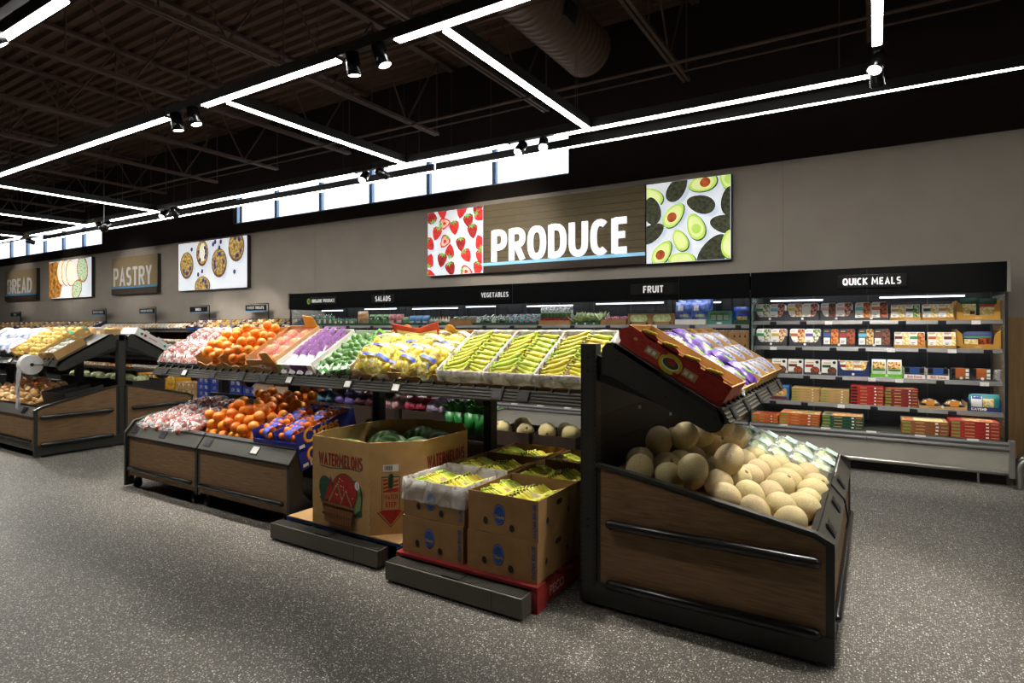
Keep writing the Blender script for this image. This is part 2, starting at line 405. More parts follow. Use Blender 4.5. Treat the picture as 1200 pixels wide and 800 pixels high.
# open-web joists running towards the back wall, bridging lines across them
M_joist = mat('joist_paint', '#54433a', .8, 0, .08, 3, spec=.2)
JB, JT = 4.7, ZC - .13
jx = [-31.0 + 2.065 * i for i in range(19)]
def joist(x):
    b = MB()
    b.box(x - .06, x + .06, YF + .2, WY - .05, JT - .05, JT); b.box(x - .05, x - .012, YF + .2, WY - .5, JB, JB + .045); b.box(x + .012, x + .05, YF + .2, WY - .5, JB, JB + .045)
    y = YF + .5; up = True
    while y < WY - 1.1:
        y2 = y + .75
        b.tube([(x, y, JB + .02 if up else JT - .03), (x, y2, JT - .03 if up else JB + .02)], .014, 5)
        if up: b.tube([(x, y2, JT - .03), (x, y2, JB + .02)], .011, 4)
        up = not up; y = y2
    return b
for i, x in enumerate(jx):
    o = struct(joist(x).build('beam_%d' % (i + 1), M_joist))
b = MB()
for y, z in ((7.45, JB + .02), (5.2, JB + .06), (2.4, JB + .06), (-.6, JB + .06)): b.tube([(XL + .2, y, z), (XR - .2, y, z)], .014, 5)
struct(b.build('beam_bridging', M_joist))
# spiral duct ending in a cap, with a grille
d = thing('air_duct', 'large round dark brown spiral air duct hanging under the roof', 'duct')
b = MB(); pr = []; z = 0
y0 = -6.5; L_ = 13.9
prof = []
k = 0
while k * .12 < L_:
    prof += [(.34, k * .12), (.34, k * .12 + .105), (.352, k * .12 + .112)]; k += 1
prof += [(.34, L_), (.31, L_ + .06), (.05, L_ + .08)]
b.lathe(prof, 24, 0, T(-3.35, y0, 5.27) @ RX(-90))
b.build('duct_tube', mat('duct_paint', '#6b5446', .6, .1, .06, 3), d, True)
b = MB(); b.box(-.14, .14, -.005, .02, -.1, .1)
for i in range(8): b.box(-.13, .13, .02, .03, -.09 + i * .024, -.08 + i * .024)
b.build('grille', M_black, d, False, T(-3.01, 6.2, 5.17) @ RZ(-90) @ RX(-15))
# wires
def pipe(name, label, path, r, m, cat='pipe'):
    tag(MB().tube(path, r, 6).build(name, m), label, cat)
pipe('ceiling_pipe', 'thin dark pipe running across under the roof near the wall', [(XL + .3, 6.9, 4.6), (XR - .3, 6.9, 4.6)], .02, M_joist)
pipe('sprinkler_pipe', 'dark sprinkler pipe crossing below the joists over the front aisle', [(XL + .3, 1.0, 4.63), (XR - .3, 1.0, 4.63)], .03, M_joist)

# ---------------------------------------------------------------- linear lamps
LZ = 3.6
def lamp(p0, p1, label, group, z=LZ, w=.062, wire=True):
    """straight bar lamp between two points (x, y)"""
    (ax, ay), (bx, by) = p0, p1; L_ = math.hypot(bx - ax, by - ay); a = math.atan2(by - ay, bx - ax)
    o = thing('linear_lamp', label, 'lamp', T(ax, ay, z) @ Matrix.Rotation(a, 4, 'Z'), group)
    MB().box(0, L_, -w / 2 - .004, w / 2 + .004, .004, .1).build('housing', M_black, o)
    MB().box(.01, L_ - .01, -w / 2, w / 2, -.006, .012).build('diffuser', M_lightdiff, o)
    if wire:
        for t in (.25, L_ - .25):
            MB().tube([(t, 0, .1), (t, 0, 2.4)], .003, 4).build('suspension_wire', M_joist, o)
    return o
def track(p0, p1, label, z=LZ):
    (ax, ay), (bx, by) = p0, p1; L_ = math.hypot(bx - ax, by - ay); a = math.atan2(by - ay, bx - ax)
    o = MB().box(0, L_, -.03, .03, .02, .1).build('lamp_track', M_black, None, False, T(ax, ay, z) @ Matrix.Rotation(a, 4, 'Z'))
    return tag(o, label, 'track')
def spot(x, y, aim, label, z=LZ, group='track spotlights', w=1.):
    o = thing('track_spotlight', label, 'spotlight', T(x, y, z), group)
    d = Vector(aim) - Vector((x, y, z - .12)); q = d.to_track_quat('-Z', 'Y').to_matrix().to_4x4()
    tilt = Matrix.Translation((0, 0, -.06)) @ q
    MB().box(-.02, .02, -.02, .02, -.05, .03).build('stem', M_black, o)
    MB().lathe([(.03, .085), (.052, .075), (.055, -.09), (.05, -.095), (.047, -.08)], 16).build('can', M_blackgloss, o, True, tilt)
    MB().cyl((0, 0, -.088), .047, .004, 16).build('lens', M_spotlens, o, False, tilt)
    ld = bpy.data.lights.new('spot_beam', 'SPOT'); ld.energy = SPOT_W * w; ld.color = (1, .94, .85); ld.spot_size = rad(58); ld.spot_blend = .6; ld.shadow_soft_size = .05
    lo = bpy.data.objects.new('spot_beam', ld); C.objects.link(lo); lo.parent = o; lo.matrix_basis = tilt @ T(0, 0, -.1)
    return o
YA, YB = 3.25, 5.77
segs = [(-24.0, -17.1), (-16.4, -13.42), (-12.75, -11.04), (-10.35, -6.04), (-5.42, -3.58), (-2.99, -.01)]  # leftmost bar added to brighten the far left wall
names = ['farthest left', 'outer', 'inner left', 'long middle', 'short middle', 'right']
for (a, c), nm in zip(segs, names):
    lamp((a, YB), (c, YB), '%s bar of the glowing lamp line over the rear aisle' % nm, 'lamp line over the rear aisle')
for a, c in zip(segs[:-1], segs[1:]): track((a[1], YB), (c[0], YB), 'black track gap between lamp bars of the rear line at %.0f metres' % abs(a[1]) if False else 'black track between the %s and %s bars of the rear lamp line' % (names[segs.index(a)], names[segs.index(c)]))
segA = [(-26.0, -19.5), (-18.8, -13.42), (-12.75, -6.04), (-5.42, -3.58), (-2.99, -.01), (.6, 4.0)]  # leftmost bar is unseen, added for more light on the left wall
namA = ['added remotest left', 'farthest left', 'long left', 'middle', 'right', 'outermost right']
for (a, c), nm in zip(segA, namA):
    lamp((a, YA), (c, YA), '%s bar of the glowing lamp line above the produce table front' % nm, 'lamp line above the produce table front')
for a, c in zip(segA[:-1], segA[1:]): track((a[1], YA), (c[0], YA), 'black track between the %s and %s bars of the front lamp line' % (namA[segA.index(a)], namA[segA.index(c)]))
for (a, c), nm in zip([(-12, -4.42), (1.6, 4.6)], ['corner', 'unseen right']):
    lamp((a, 1.73), (c, 1.73), '%s lamp bar nearest the camera over the front aisle' % nm, 'lamp line over the front aisle')
for x, nm in ((-19.1, 'added remotest'), (-16.8, 'added third farthest'), (-13.76, 'farthest visible'), (-11.05, 'second farthest'), (-5.14, 'nearer middle'), (-2.58, 'thickest, nearest')):  # first two are added to light the far left wall
    lamp((x, YA + .06), (x, YB - .04), '%s cross lamp bar joining the front and rear lamp lines' % nm, 'cross lamp bars')
lamp((.015, 3.35), (.015, 5.17), 'cross lamp bar ending above the right end of the rear line', 'cross lamp bars', wire=False)
track((.015, 5.17), (.015, YB), 'short black track at the right end of the rear lamp line')
# wall washer line close under the bulkhead
for i, (a, c) in enumerate(((-17.0, -11.1), (-11.05, -5.05), (-5.0, 4.5))):
    lamp((a, 6.22), (c, 6.22), '%s thin lamp strip between the rear lamp line and the windows' % ['left', 'middle', 'right'][i], 'thin lamp strip line', 3.6, .022)
for (x, y, aim, nm, w) in [
    (-5.88, YA, (-5.6, 3.6, 1), 'left spotlight of the pair on the front line beside the middle bar', 1.0), (-5.58, YA, (-4.9, 3.6, .9), 'right spotlight of the pair on the front line beside the middle bar', 1.0),
    (-3.43, YA, (-3.4, 3.6, 1), 'left spotlight of the large pair on the front lamp line', 1.0), (-3.14, YA, (-2.3, 3.6, 1.1), 'right spotlight of the large pair on the front lamp line', 1.0),
    (-5.88, YB, (-5.2, 3.6, 1.1), 'left spotlight of the pair above the clerestory on the rear line', 1.0), (-5.56, YB, (-5.2, 8.2, 2.9), 'right spotlight of the pair above the clerestory on the rear line', .5),
    (-3.42, YB, (-3.6, 3.7, 1.2), 'left spotlight of the pair under the rightmost clerestory pane', 1.0), (-3.13, YB, (-2.2, 3.7, 1.2), 'right spotlight of the pair under the rightmost clerestory pane', 1.0),
    (.015, 5.33, (-.55, 3.9, .9), 'upper of two spotlights at the end of the cross lamp bar', 1.0), (.015, 5.6, (.2, 7.5, 1.0), 'lower of two spotlights at the end of the cross lamp bar', .9),
    (-10.85, YB, (-9.9, 3.8, 1.1), 'left spotlight of the pair beside the pastry sign', 1.0), (-10.52, YB, (-11.5, 7.6, 1.2), 'right spotlight of the pair beside the pastry sign', .9),
    (-13.2, YB, (-13, 7.6, 1.2), 'left spotlight of the far pair by the bread window', .9), (-12.93, YB, (-12.2, 3.8, 1), 'right spotlight of the far pair by the bread window', 1.0),
    (.12, YA, (-.45, 3.4, .75), 'left spotlight of the pair over the melon bin', .75), (.42, YA, (-.4, 4.2, .75), 'right spotlight of the pair over the melon bin', .7),
    (-13.2, YA, (-10.6, 3.3, .9), 'left spotlight of the pair over the onion bin', 1.1), (-12.93, YA, (-9.2, 3.3, .9), 'right spotlight of the pair over the onion bin', 1.1)]:
    spot(x, y, aim, nm, LZ, 'track spotlights', w)
for i, (x, aim, w) in enumerate([(-6.3, (-5.6, 3.5, .9), .35), (-5.2, (-4.7, 3.5, .9), .35), (-10.2, (-9.6, 3.4, .8), .5), (-8.4, (-8.6, 3.5, 1.0), .4), (-3.9, (-3.2, 3.4, 1.0), .25), (-2.6, (-2.0, 3.4, 1.0), .25)]):  # spots added as front fill for the lower bins
    spot(x, 1.6, aim, '%s added spotlight from the left on the track over the front aisle' % ORD[i], LZ, 'added front aisle spotlights', w)
track((-10.2, 1.6), (-2.2, 1.6), 'long black track added over the front aisle')  # track added to carry the fill spots
for i, (x, ax) in enumerate(((-24.0, -24.0), (-20.6, -20.5), (-17.0, -16.9))):  # spots added to lift the dark bakery signs
    spot(x, 5.95, (ax, 8.2, 2.9), '%s added spotlight from the left washing the bakery wall signs' % ORD[i], LZ, 'added sign spotlights', .22)
track((-24.5, 5.95), (-16.6, 5.95), 'black track added in front of the bakery wall signs')  # added along with the sign spots
# camera dome hanging from the roof
t = thing('ceiling_camera', 'small black dome camera hanging on a thin rod by the pastry sign', 'camera', T(-11.3, 5.0, 3.2))
MB().tube([(0, 0, .08), (0, 0, 1.75)], .008, 5).build('rod', M_black, t)
MB().lathe([(.03, .1), (.07, .08), (.075, .02), (.06, -.03), (.03, -.055), (.002, -.06)], 16).build('dome', M_blackgloss, t, True)
# ================================================================ signs on the back wall
M_scr = mat('lit_print_white', '#e9edf2', .6, 0, .03, 1.2, emit=.6)
def lit(n, a, b=None, sc=9, e=.75, k='noise'): return mat('lit_' + n, a, .6, 0, .25, sc, col2=b, emit=e, kind=k)
L_red = lit('berry_red', '#b01c1a', '#d8332a', 14); L_redd = lit('berry_dark', '#7d1013', '#b5201d', 12); L_pink = lit('berry_flesh', '#e88a70', '#f6d2bd', 14)
L_grn = lit('leaf_green', '#4d8f3c', '#7dbb5b', 18); L_sh = lit('print_shadow', '#b9c3d0', '#cdd5de', 4)
L_avd = lit('avocado_skin', '#1b1d15', '#3f4229', 24); L_ava = lit('avocado_rim', '#a9cf57', '#b9d966', 9); L_avb = lit('avocado_flesh', '#d9e58a', '#e7eda8', 9); L_avp = lit('avocado_pit', '#8a3714', '#b2511f', 12)
L_muf = lit('muffin_top', '#5f4020', '#c9a85a', 16); L_mufd = lit('muffin_side', '#3f2712', '#7c4e22', 14); L_blue = lit('blueberry', '#23244d', '#3a3c72', 20)
L_crust = lit('bread_crust', '#6e3a10', '#d09242', 7); L_crumb = lit('bread_crumb', '#eadfbd', '#f7f1dc', 12); L_tgrn = lit('topping_green', '#5f8f3a', '#e4ead2', 26)
M_signbrown = mat('sign_boards', '#6b5a38', .6, 0, .12, 5, stretch=(1, 1, 9)); M_signdark = mat('sign_base_brown', '#3a2817', .6, 0, .1, 6)
M_woven = mat('woven_tan', '#94805f', .8, 0, .14, 90); M_letter = mat('sign_letters_lit', '#f2f4f8', .5, 0, .02, 4, emit=.8); M_letter2 = mat('sign_letters_pale', '#dedbda', .6, 0, .04, 4)
M_blueline = mat('lit_blue_strip', '#8cc4e2', .5, 0, .05, 4, emit=.6); M_blueline2 = mat('blue_strip', '#3f8fc4', .5)
SY = 8.17
def panel(name, label, x0, x1, z0, z1, d=.07):
    t = thing(name, label, 'sign', T(x0, SY, z0))
    MB().box(0, x1 - x0, -.012, d, 0, z1 - z0, 0, .004).build('panel_box', M_dark, t)
    return t, x1 - x0, z1 - z0
def clip(pts, w, h):
    """clips a polygon to the print's rectangle"""
    for ax, lim, sg in ((0, .01, 1), (0, w - .01, -1), (1, .01, 1), (1, h - .01, -1)):
        o = []
        for i in range(len(pts)):
            p, q = pts[i - 1], pts[i]; a = (p[ax] - lim) * sg; b_ = (q[ax] - lim) * sg
            if (a >= 0) != (b_ >= 0):
                t = a / (a - b_); o.append((p[0] + (q[0] - p[0]) * t, p[1] + (q[1] - p[1]) * t))
            if b_ >= 0: o.append(q)
        pts = o
        if len(pts) < 3: return None
    return pts
class Print(Decal):
    def __init__(s, w, h): super().__init__(.0004); s.w, s.h = w, h; s.rect(.008, .008, w - .008, h - .008, M_scr)
    def c(s, pts, m):
        p = clip(pts, s.w, s.h)
        if p: s.add(p, m)
def loc2(pts, x, y, a, k=1):
    c, q = math.cos(rad(a)), math.sin(rad(a)); return [(x + (px * c - py * q) * k, y + (px * q + py * c) * k) for px, py in pts]
STRAW = [(0, -1), (.42, -.62), (.72, 0), (.78, .5), (.45, .82), (0, .86), (-.45, .82), (-.78, .5), (-.72, 0), (-.42, -.62)]
CALYX = [(0, 1.35), (.16, .95), (.7, 1.15), (.4, .8), (.75, .5), (.2, .72), (0, .35), (-.2, .72), (-.75, .5), (-.4, .8), (-.7, 1.15), (-.16, .95)]
t, w, h = panel('strawberry_picture', 'lit picture of scattered strawberries left of the big PRODUCE sign', -6.76, -5.56, 2.41, 3.54)
p = Print(w, h); r_ = random.Random(3)
SB = [(.08, .92, 200), (.28, .98, 10), (.62, .96, -15), (.9, .99, -30), (.32, .80, 100), (.95, .86, 60), (.75, .80, 15), (.18, .66, -20), (.5, .72, 10), (.82, .64, 8), (.33, .52, -40), (.05, .5, 40), (.62, .46, 5), (.42, .36, 175), (.95, .46, 200), (.28, .24, -10), (.72, .28, 30), (.05, .24, 160), (.44, .1, 20), (.92, .08, -10), (.07, .0, 70), (.72, .04, 80), (.97, .25, 0)]
for i, (u, v, a) in enumerate(SB):
    x, y = u * w, v * h; k = .135
    p.c(loc2(STRAW, x + .035, y - .03, a, k * 1.03), L_sh)
    p.c(loc2(STRAW, x, y, a, k), L_red if i % 3 else L_redd)
    if i in (4, 10, 21): p.c(loc2(STRAW, x, y, a, k * .75), L_pink); p.c(loc2(STRAW, x, y, a, k * .3), L_red)
    p.c(loc2(CALYX, x, y, a, k * .8), L_grn)
p.build('print', t, PF(0, -.0125, 0))
t, w, h = panel('produce_sign', 'wide brown board sign with glowing white PRODUCE letters', -5.55, -2.78, 2.41, 3.54, .05)
bb = MB()
for i in range(9): bb.box(.0, w, -.02, -.0, h * (.11 + .099 * i) + .008, h * (.11 + .099 * (i + 1)) - .004)
bb.build('boards', M_signbrown, t); MB().box(0, w, -.03, 0, 0, h * .1).build('base_board', M_signdark, t)
MB().box(0, w, -.045, -.012, .118, .165).build('glow_strip', M_blueline, t)
word(t, 'PRODUCE', M_letter, PF(w * .5 - .03, -.03, .165 + .265), .53, 2.36, .185, .60, .09, .03)
t, w, h = panel('avocado_picture', 'lit picture of whole and halved avocados right of the PRODUCE sign', -2.77, -1.61, 2.40, 3.535)
p = Print(w, h)
def avo(u, v, a, kind, k=.155):
    x, y = u * w, v * h; E_ = [(px * (1 - .16 * py), py * 1.28) for px, py in circ(0, 0, .78, 1, 22)]
    p.c(loc2(E_, x + .05, y - .045, a, k), L_sh)
    if kind == 'd': p.c(loc2(E_, x, y, a, k), L_avd)
    else:
        p.c(loc2(E_, x + .008, y - .008, a, k), L_avd); p.c(loc2(E_, x, y, a, k * .95), L_ava); p.c(loc2(E_, x, y, a, k * .74), L_avb)
        if kind == 'p': p.c(loc2(circ(0, -.22, .42, .46, 16), x, y, a, k), L_avp)
        elif kind == 'h': p.c(loc2(circ(0, -.22, .42, .46, 16), x, y, a, k), L_ava)
for q in [(.06, .84, 60, 'w'), (.38, .9, -35, 'd'), (.68, .93, 100, 'p'), (.97, .97, 20, 'h'), (.08, .66, 10, 'd'), (.34, .58, -40, 'p'), (.66, .68, 70, 'd'), (.99, .68, 0, 'd'), (.07, .38, -60, 'd'), (.6, .42, 20, 'h'), (.93, .42, 75, 'd'), (.42, .27, 25, 'w', .13), (.2, .13, -35, 'p'), (.44, .02, 80, 'w'), (.8, .08, -30, 'd', .22), (.99, .18, 0, 'w')]: avo(*q)
p.build('print', t, PF(0, -.0125, 0))
t, w, h = panel('muffin_picture', 'lit picture of blueberry muffins right of the PASTRY sign', -14.68, -11.93, 2.40, 3.57, .09)
p = Print(w, h); r_ = random.Random(5)
for (u, v, ru, rv, a) in [(.13, .53, .29, .33, 0), (.37, .75, .25, .31, 10), (.62, .52, .30, .34, -8), (.86, .80, .30, .34, 12), (.38, .07, .32, .25, 0)]:
    x, y = u * w, v * h; p.c(circ(x + .1, y - .06, ru, rv, 22), L_sh); p.c(circ(x, y, ru, rv, 22), L_mufd); p.c(circ(x, y + .02, ru * .88, rv * .88, 22, rot=a), L_muf)
    if u == .37: p.c(circ(x + .02, y + .02, ru * .5, rv * .7, 16), L_crumb)
    for i in range(6): a2 = r_.uniform(0, 6.3); p.c(circ(x + ru * .6 * math.cos(a2), y + rv * .6 * math.sin(a2), .045, .05, 10), L_blue)
for u, v in [(.22, .85), (.54, .9), (.57, .94), (.65, .93), (.63, .82), (.38, .38), (.32, .32), (.84, .32)]: p.c(circ(u * w, v * h, .05, .055, 12), L_blue)
p.build('print', t, PF(0, -.0125, 0))
t, w, h = panel('bread_picture', 'lit picture of sliced bread and toast between the BREAD and PASTRY signs', -21.9, -19.15, 2.39, 3.54, .09)
p = Print(w, h)
p.c([(0, 0), (.75, .05), (.95, .5), (.85, 1.0), (.5, 1.14), (0, 1.1)], L_crust)
for i in range(3): p.c(circ(.85 + .3 * i, .78 - .02 * i, .32, .40, 20, rot=15), L_crust); p.c(circ(.87 + .3 * i, .78 - .02 * i, .29, .37, 20, rot=15), L_crumb)
for (x, y, rx, ry, a) in [(2.2, .82, .34, .40, 25), (1.85, .25, .36, .26, 30)]: p.c(circ(x + .05, y - .05, rx, ry, 20, rot=a), L_sh); p.c(circ(x, y, rx, ry, 20, rot=a), L_crust); p.c(circ(x, y, rx * .86, ry * .86, 20, rot=a), L_tgrn)
p.build('print', t, PF(0, -.0125, 0))
for nm, s, x0, x1, sz, sx in (('bread_sign', 'BREAD', -25.3, -22.8, .70, .80), ('pastry_sign', 'PASTRY', -18.0, -15.65, .68, .74)):
    t, w, h = panel(nm, 'tan woven wall sign with pale %s letters over a blue line' % s, x0, x1, 2.40, 3.41, .12)
    MB().box(.0, w, -.016, -.002, .21, h).build('woven_face', M_woven, t); MB().box(0, w, -.018, -.002, 0, .17).build('base_board', M_signdark, t); MB().box(0, w, -.03, -.002, .165, .21).build('blue_line', M_blueline2, t)
    word(t, s, M_letter2, PF(w / 2 - .06, -.016, .21 + .27), .50, w * (.78 if nm[0] == 'b' else .84), .155, .56, .10, .012)
# ================================================================ produce tables
SHZ0, SHZ1, SHU0, SHU1 = 1.11, 1.42, .68, .15      # sloped shelf: front edge (depth, height), rear edge
SLOPE = math.degrees(math.atan2(SHZ1 - SHZ0, SHU0 - SHU1))
M_deck = mat('shelf_deck', '#24241f', .5, .1, .08, 9)
M_tagdark = mat('price_screen', '#23232a', .3, 0, .1, 60); M_tagwhite = mat('price_card', '#dcdcd8', .5, 0, .08, 60)
def nose_plate():
    """(u, z) outline of the rounded plate closing the end of a sloped shelf"""
    P = [(.10, 1.418), (.075, 1.39), (.075, 1.25), (.13, 1.24)]
    c = (.645, 1.052); r = .062
    P += [(c[0] + r * math.cos(rad(a)), c[1] + r * math.sin(rad(a))) for a in (240, 265, 290, 315, 340, 5, 30, 58)]
    P += [(.16, 1.412), (.13, 1.424)]
    return P
def side_profile(D):
    return [(.03, .02), (.03, .762), (.22 * D / 1.17, .738), (D - .077, .578), (D, .54), (D, .02)]
def side_panel(par, x, sgn, D, out, wood=True, bumpers=True):
    """end panel of a bin in the plane x, running out to depth D on side sgn (-1 front); out = +1/-1 the visible face"""
    s = sgn
    def yz(p): return [(s * a, b) for a, b in p]
    pr = side_profile(D); t = .03
    o = MB().prism(yz(pr), 'x', x, x - out * t).build('side_panel', M_dark, par)
    if wood:
        ins = [(.07, .14), (.07, .745), (.22 * D / 1.17, .722), (D - .085, .562), (D - .035, .535), (D - .035, .14)]
        MB().prism(yz(ins), 'x', x, x + out * .004).build('wood_face', M_wood, o)
        MB().prism(yz([(.0, .02), (0, .14), (D, .135), (D, .02)]), 'x', x, x + out * .012).build('base_rail', M_dark, o)
        e = MB()
        q = [(.03, .762), (.22 * D / 1.17, .738), (D - .077, .578), (D, .54)]
        for (a, b_), (c, d) in zip(q, q[1:]): e.prism(yz([(a, b_ - .006), (a, b_ + .012), (c, d + .012), (c, d - .006)]), 'x', x - out * t, x + out * .014)
        e.build('edge_trim', M_dark, o)
    if bumpers:
        for z, u1 in ((.463, D - .075), (.146, D - .075)):
            MB().capsule((x + out * .026, s * .13, z), (x + out * .026, s * u1, z), .026, 10).build('bumper_bar', M_rub, o, True)
        for u in (.1, D - .06): MB().lathe([(.02, 0), (.02, .008), (.008, .012), (.008, .03)], 10, 0, T(x - out * .015, s * u, 0)).build('levelling_foot', M_chrome, o)
    return o
def price_holder(par, M, w=.09, h=.06, m=None):
    d = MB().box(-w / 2, w / 2, -h / 2, h / 2, 0, .008, 0, .003); o = d.build('price_holder', M_black, par, False, M)
    MB().box(-w / 2 + .012, w / 2 - .012, -h / 2 + .012, h / 2 - .01, .008, .0095).build('price_card', m or M_tagdark, o)
    return o
def sloped_shelf(par, x0, x1, sgn, tags, plates=(), ):
    s = sgn
    def yz(p): return [(s * a, b) for a, b in p]
    o = MB().prism(yz([(SHU1, SHZ1), (SHU0, SHZ0), (SHU0 - .01, SHZ0 - .025), (SHU1 - .01, SHZ1 - .025)]), 'x', x0, x1).build('sloped_shelf', M_deck, par)
    r = MB()
    r.prism(yz([(SHU0 - .01, SHZ0 + .005), (SHU0 + .012, SHZ0 + .005), (SHU0 + .05, SHZ0 - .066), (SHU0 + .02, SHZ0 - .075), (SHU0 - .02, SHZ0 - .03)]), 'x', x0, x1)
    for k in range(4):
        a = SHU0 + .016 + .0098 * k; z = SHZ0 - .004 - .0185 * k
        r.prism(yz([(a, z), (a + .0085, z - .003), (a + .0085, z - .009), (a + .002, z - .012)]), 'x', x0 + .002, x1 - .002)
    r.build('price_rail', M_rail, o)
    n = int((x1 - x0) / .115); v = []; f = []; prev = None
    base = [(SHU0 - .064, SHZ0 + .037), (SHU0 - .06, SHZ0 + .026)]; tooth = [(SHU0 + .004, SHZ0 + .034), (SHU0 + .026, SHZ0 + .004), (SHU0 + .008, SHZ0 + .004)]
    for i in range(n):                                  # comb of rounded pegs along the front edge, one piece
        for x in (x0 + .05 + i * .115, x0 + .064 + i * .115):
            k0 = len(v); v += [(x, s * a, b) for a, b in (base[0], base[1], tooth[2], tooth[1], tooth[0])]
            if prev is not None and len(v) // 5 % 2 == 1: f += [(prev, prev + 1, k0 + 1, k0)]
            if len(v) // 5 % 2 == 0: f += [tuple(range(k0, k0 + 5)), tuple(range(k0 - 1, k0 - 6, -1))] + [(k0 - 5 + j, k0 + j, k0 + (j + 1) % 5, k0 - 5 + (j + 1) % 5) for j in range(5)]
            prev = k0
    c = MB(); c.add(v, f); c.build('peg_strip', M_black, o)
    a = rad(-62)
    for t in tags:
        f = Matrix(((1, 0, 0, t), (0, 0, 0, s * (SHU0 + .037)), (0, 0, 0, SHZ0 - .036), (0, 0, 0, 1)))
        n = Vector((0, s * .88, .47)); xx = Vector((-s, 0, 0)) if s < 0 else Vector((-1, 0, 0)); yy = n.cross(xx)
        xx = Vector((1, 0, 0)) if s < 0 else Vector((-1, 0, 0)); yy = n.cross(xx)
        M = Matrix(((xx.x, yy.x, n.x, t), (xx.y, yy.y, n.y, s * (SHU0 + .037)), (xx.z, yy.z, n.z, SHZ0 - .034), (0, 0, 0, 1)))
        price_holder(o, M, .085, .07, M_tagwhite if RND.random() < .35 else M_tagdark)
    for x in [x0 + .02 + (x1 - x0 - .04) * i / max(1, round((x1 - x0) / 1.17)) for i in range(1 + max(1, round((x1 - x0) / 1.17)))]:
        MB().prism(yz([(.03, 1.36), (.03, 1.22), (.55, 1.06), (.62, 1.09)]), 'x', x - .012, x + .012).build('shelf_bracket', M_black, o)
    for x, out in plates:
        p = MB().prism(yz(nose_plate()), 'x', x, x + out * .03).build('end_plate', M_dark, o)
        sc = MB()
        for u, z in ((.16, 1.33), (.42, 1.15), (.62, 1.03), (.66, 1.07)): sc.cyl((x + (out * .03), s * u, z), .006, out * .002, 8, 0, 'x')
        sc.build('bolt_head', M_black, p)
    return o
def post(par, x, m=None, holes=True, w=.045, base=True):
    o = MB().box(x - .035, x + .035, -w, w, .02 if base else 0, 1.414, 0, .003).build('post', m or M_dark, par)
    return o
def slots(o, x, out):
    b = MB()
    for k in range(48):
        for y in (-.036, .036): b.box(x, x + out * .0015, y - .004, y + .004, .12 + k * .0265, .135 + k * .0265)
    for z in (1.34, 1.27, .47, .43): b.cyl((x, 0, z), .008, out * .004, 8, 0, 'x')
    b.build('slot_row', M_black, o)
def bin_front(par, x0, x1, sgn, D, tags, z0=.13):
    """fixed front of a bin: wood board, sloping rim and bumper"""
    s = sgn
    def yz(p): return [(s * a, b) for a, b in p]
    o = MB().prism(yz([(D - .03, z0), (D - .03, .47), (D - .012, .47), (D - .012, z0)]), 'x', x0, x1).build('front_panel', M_wood, par)
    MB().prism(yz([(D - .075, .575), (D - .09, .57), (D - .04, .45), (D + .0, .46), (D + .002, .475)]), 'x', x0, x1).build('rim_rail', M_rail, o)
    MB().prism(yz([(D - .07, .592), (D - .1, .58), (D - .09, .56), (D - .07, .57)]), 'x', x0, x1).build('rim_lip', M_black, o)
    MB().prism(yz([(D - .035, .08), (D - .035, z0 + .02), (D - .006, z0 + .02), (D - .006, .08)]), 'x', x0, x1).build('base_rail', M_dark, o)
    MB().capsule((x0 + .06, s * (D + .006), z0 + .06), (x1 - .06, s * (D + .006), z0 + .06), .018, 8).build('bumper_bar', M_rub, o, True)
    n = Vector((0, s * .87, .5)); xx = Vector((1, 0, 0)) if s < 0 else Vector((-1, 0, 0)); yy = n.cross(xx)
    for t in tags:
        M = Matrix(((xx.x, yy.x, n.x, t), (xx.y, yy.y, n.y, s * (D - .034)), (xx.z, yy.z, n.z, .527), (0, 0, 0, 1)))
        price_holder(o, M, .1, .075)
    return o
def bin_deck(par, x0, x1, sgn, D, z_rear=.62, z_front=.40, u0=.05):
    s = sgn
    return MB().prism([(s * u0, z_rear), (s * (D - .05), z_front), (s * (D - .05), z_front - .02), (s * u0, z_rear - .02)], 'x', x0, x1).build('bin_deck', M_black, par)

# ---- end cap with the melon bin: local -y looks to world +X
EC = thing('end_cap_table', 'dark metal and walnut end cap table with melon bin and sloped shelf', 'produce table', T(-1.32, 2.952, 0) @ RZ(90))
LEN = 1.97
for x, o_ in ((.0, -1), (LEN, 1)):
    p = post(EC, x + (.022 if x == 0 else -.022)); slots(p, x + (-.013 if x == 0 else .013), o_)
side_panel(EC, 0, -1, 1.171, -1); side_panel(EC, LEN, -1, 1.171, 1)
b = MB()
for k in range(7): b.box(.05, LEN - .05, -.02, .012, .14 + k * .175, .14 + k * .175 + .172)
b.build('back_panel', M_black, EC)
MB().box(.03, LEN - .03, -1.12, .04, .06, .1).build('base_deck', M_black, EC)
bin_front(EC, .03, LEN - .03, -1, 1.171, (.3, .75, 1.3))
bin_deck(EC, .03, LEN - .03, -1, 1.171, .66, .42)
sloped_shelf(EC, .0, LEN, -1, (.15, .5, .9, 1.35, 1.8), ((0.03, -1), (LEN - .03, 1)))
# black cable ties on the far rim and the hooks on the back panel
MB().tube([(1.0, -1.1, .58), (1.0, -1.17, .50), (1.0, -1.19, .38), (1.02, -1.18, .33)], .006, 6).build('cable_tie', M_black, EC)
b = MB()
for x, z in ((.72, .98), (1.4, .85), (1.0, .72)): b.box(x, x + .03, -.03, -.018, z, z + .018)
b.build('wire_clip', M_tagwhite, EC)

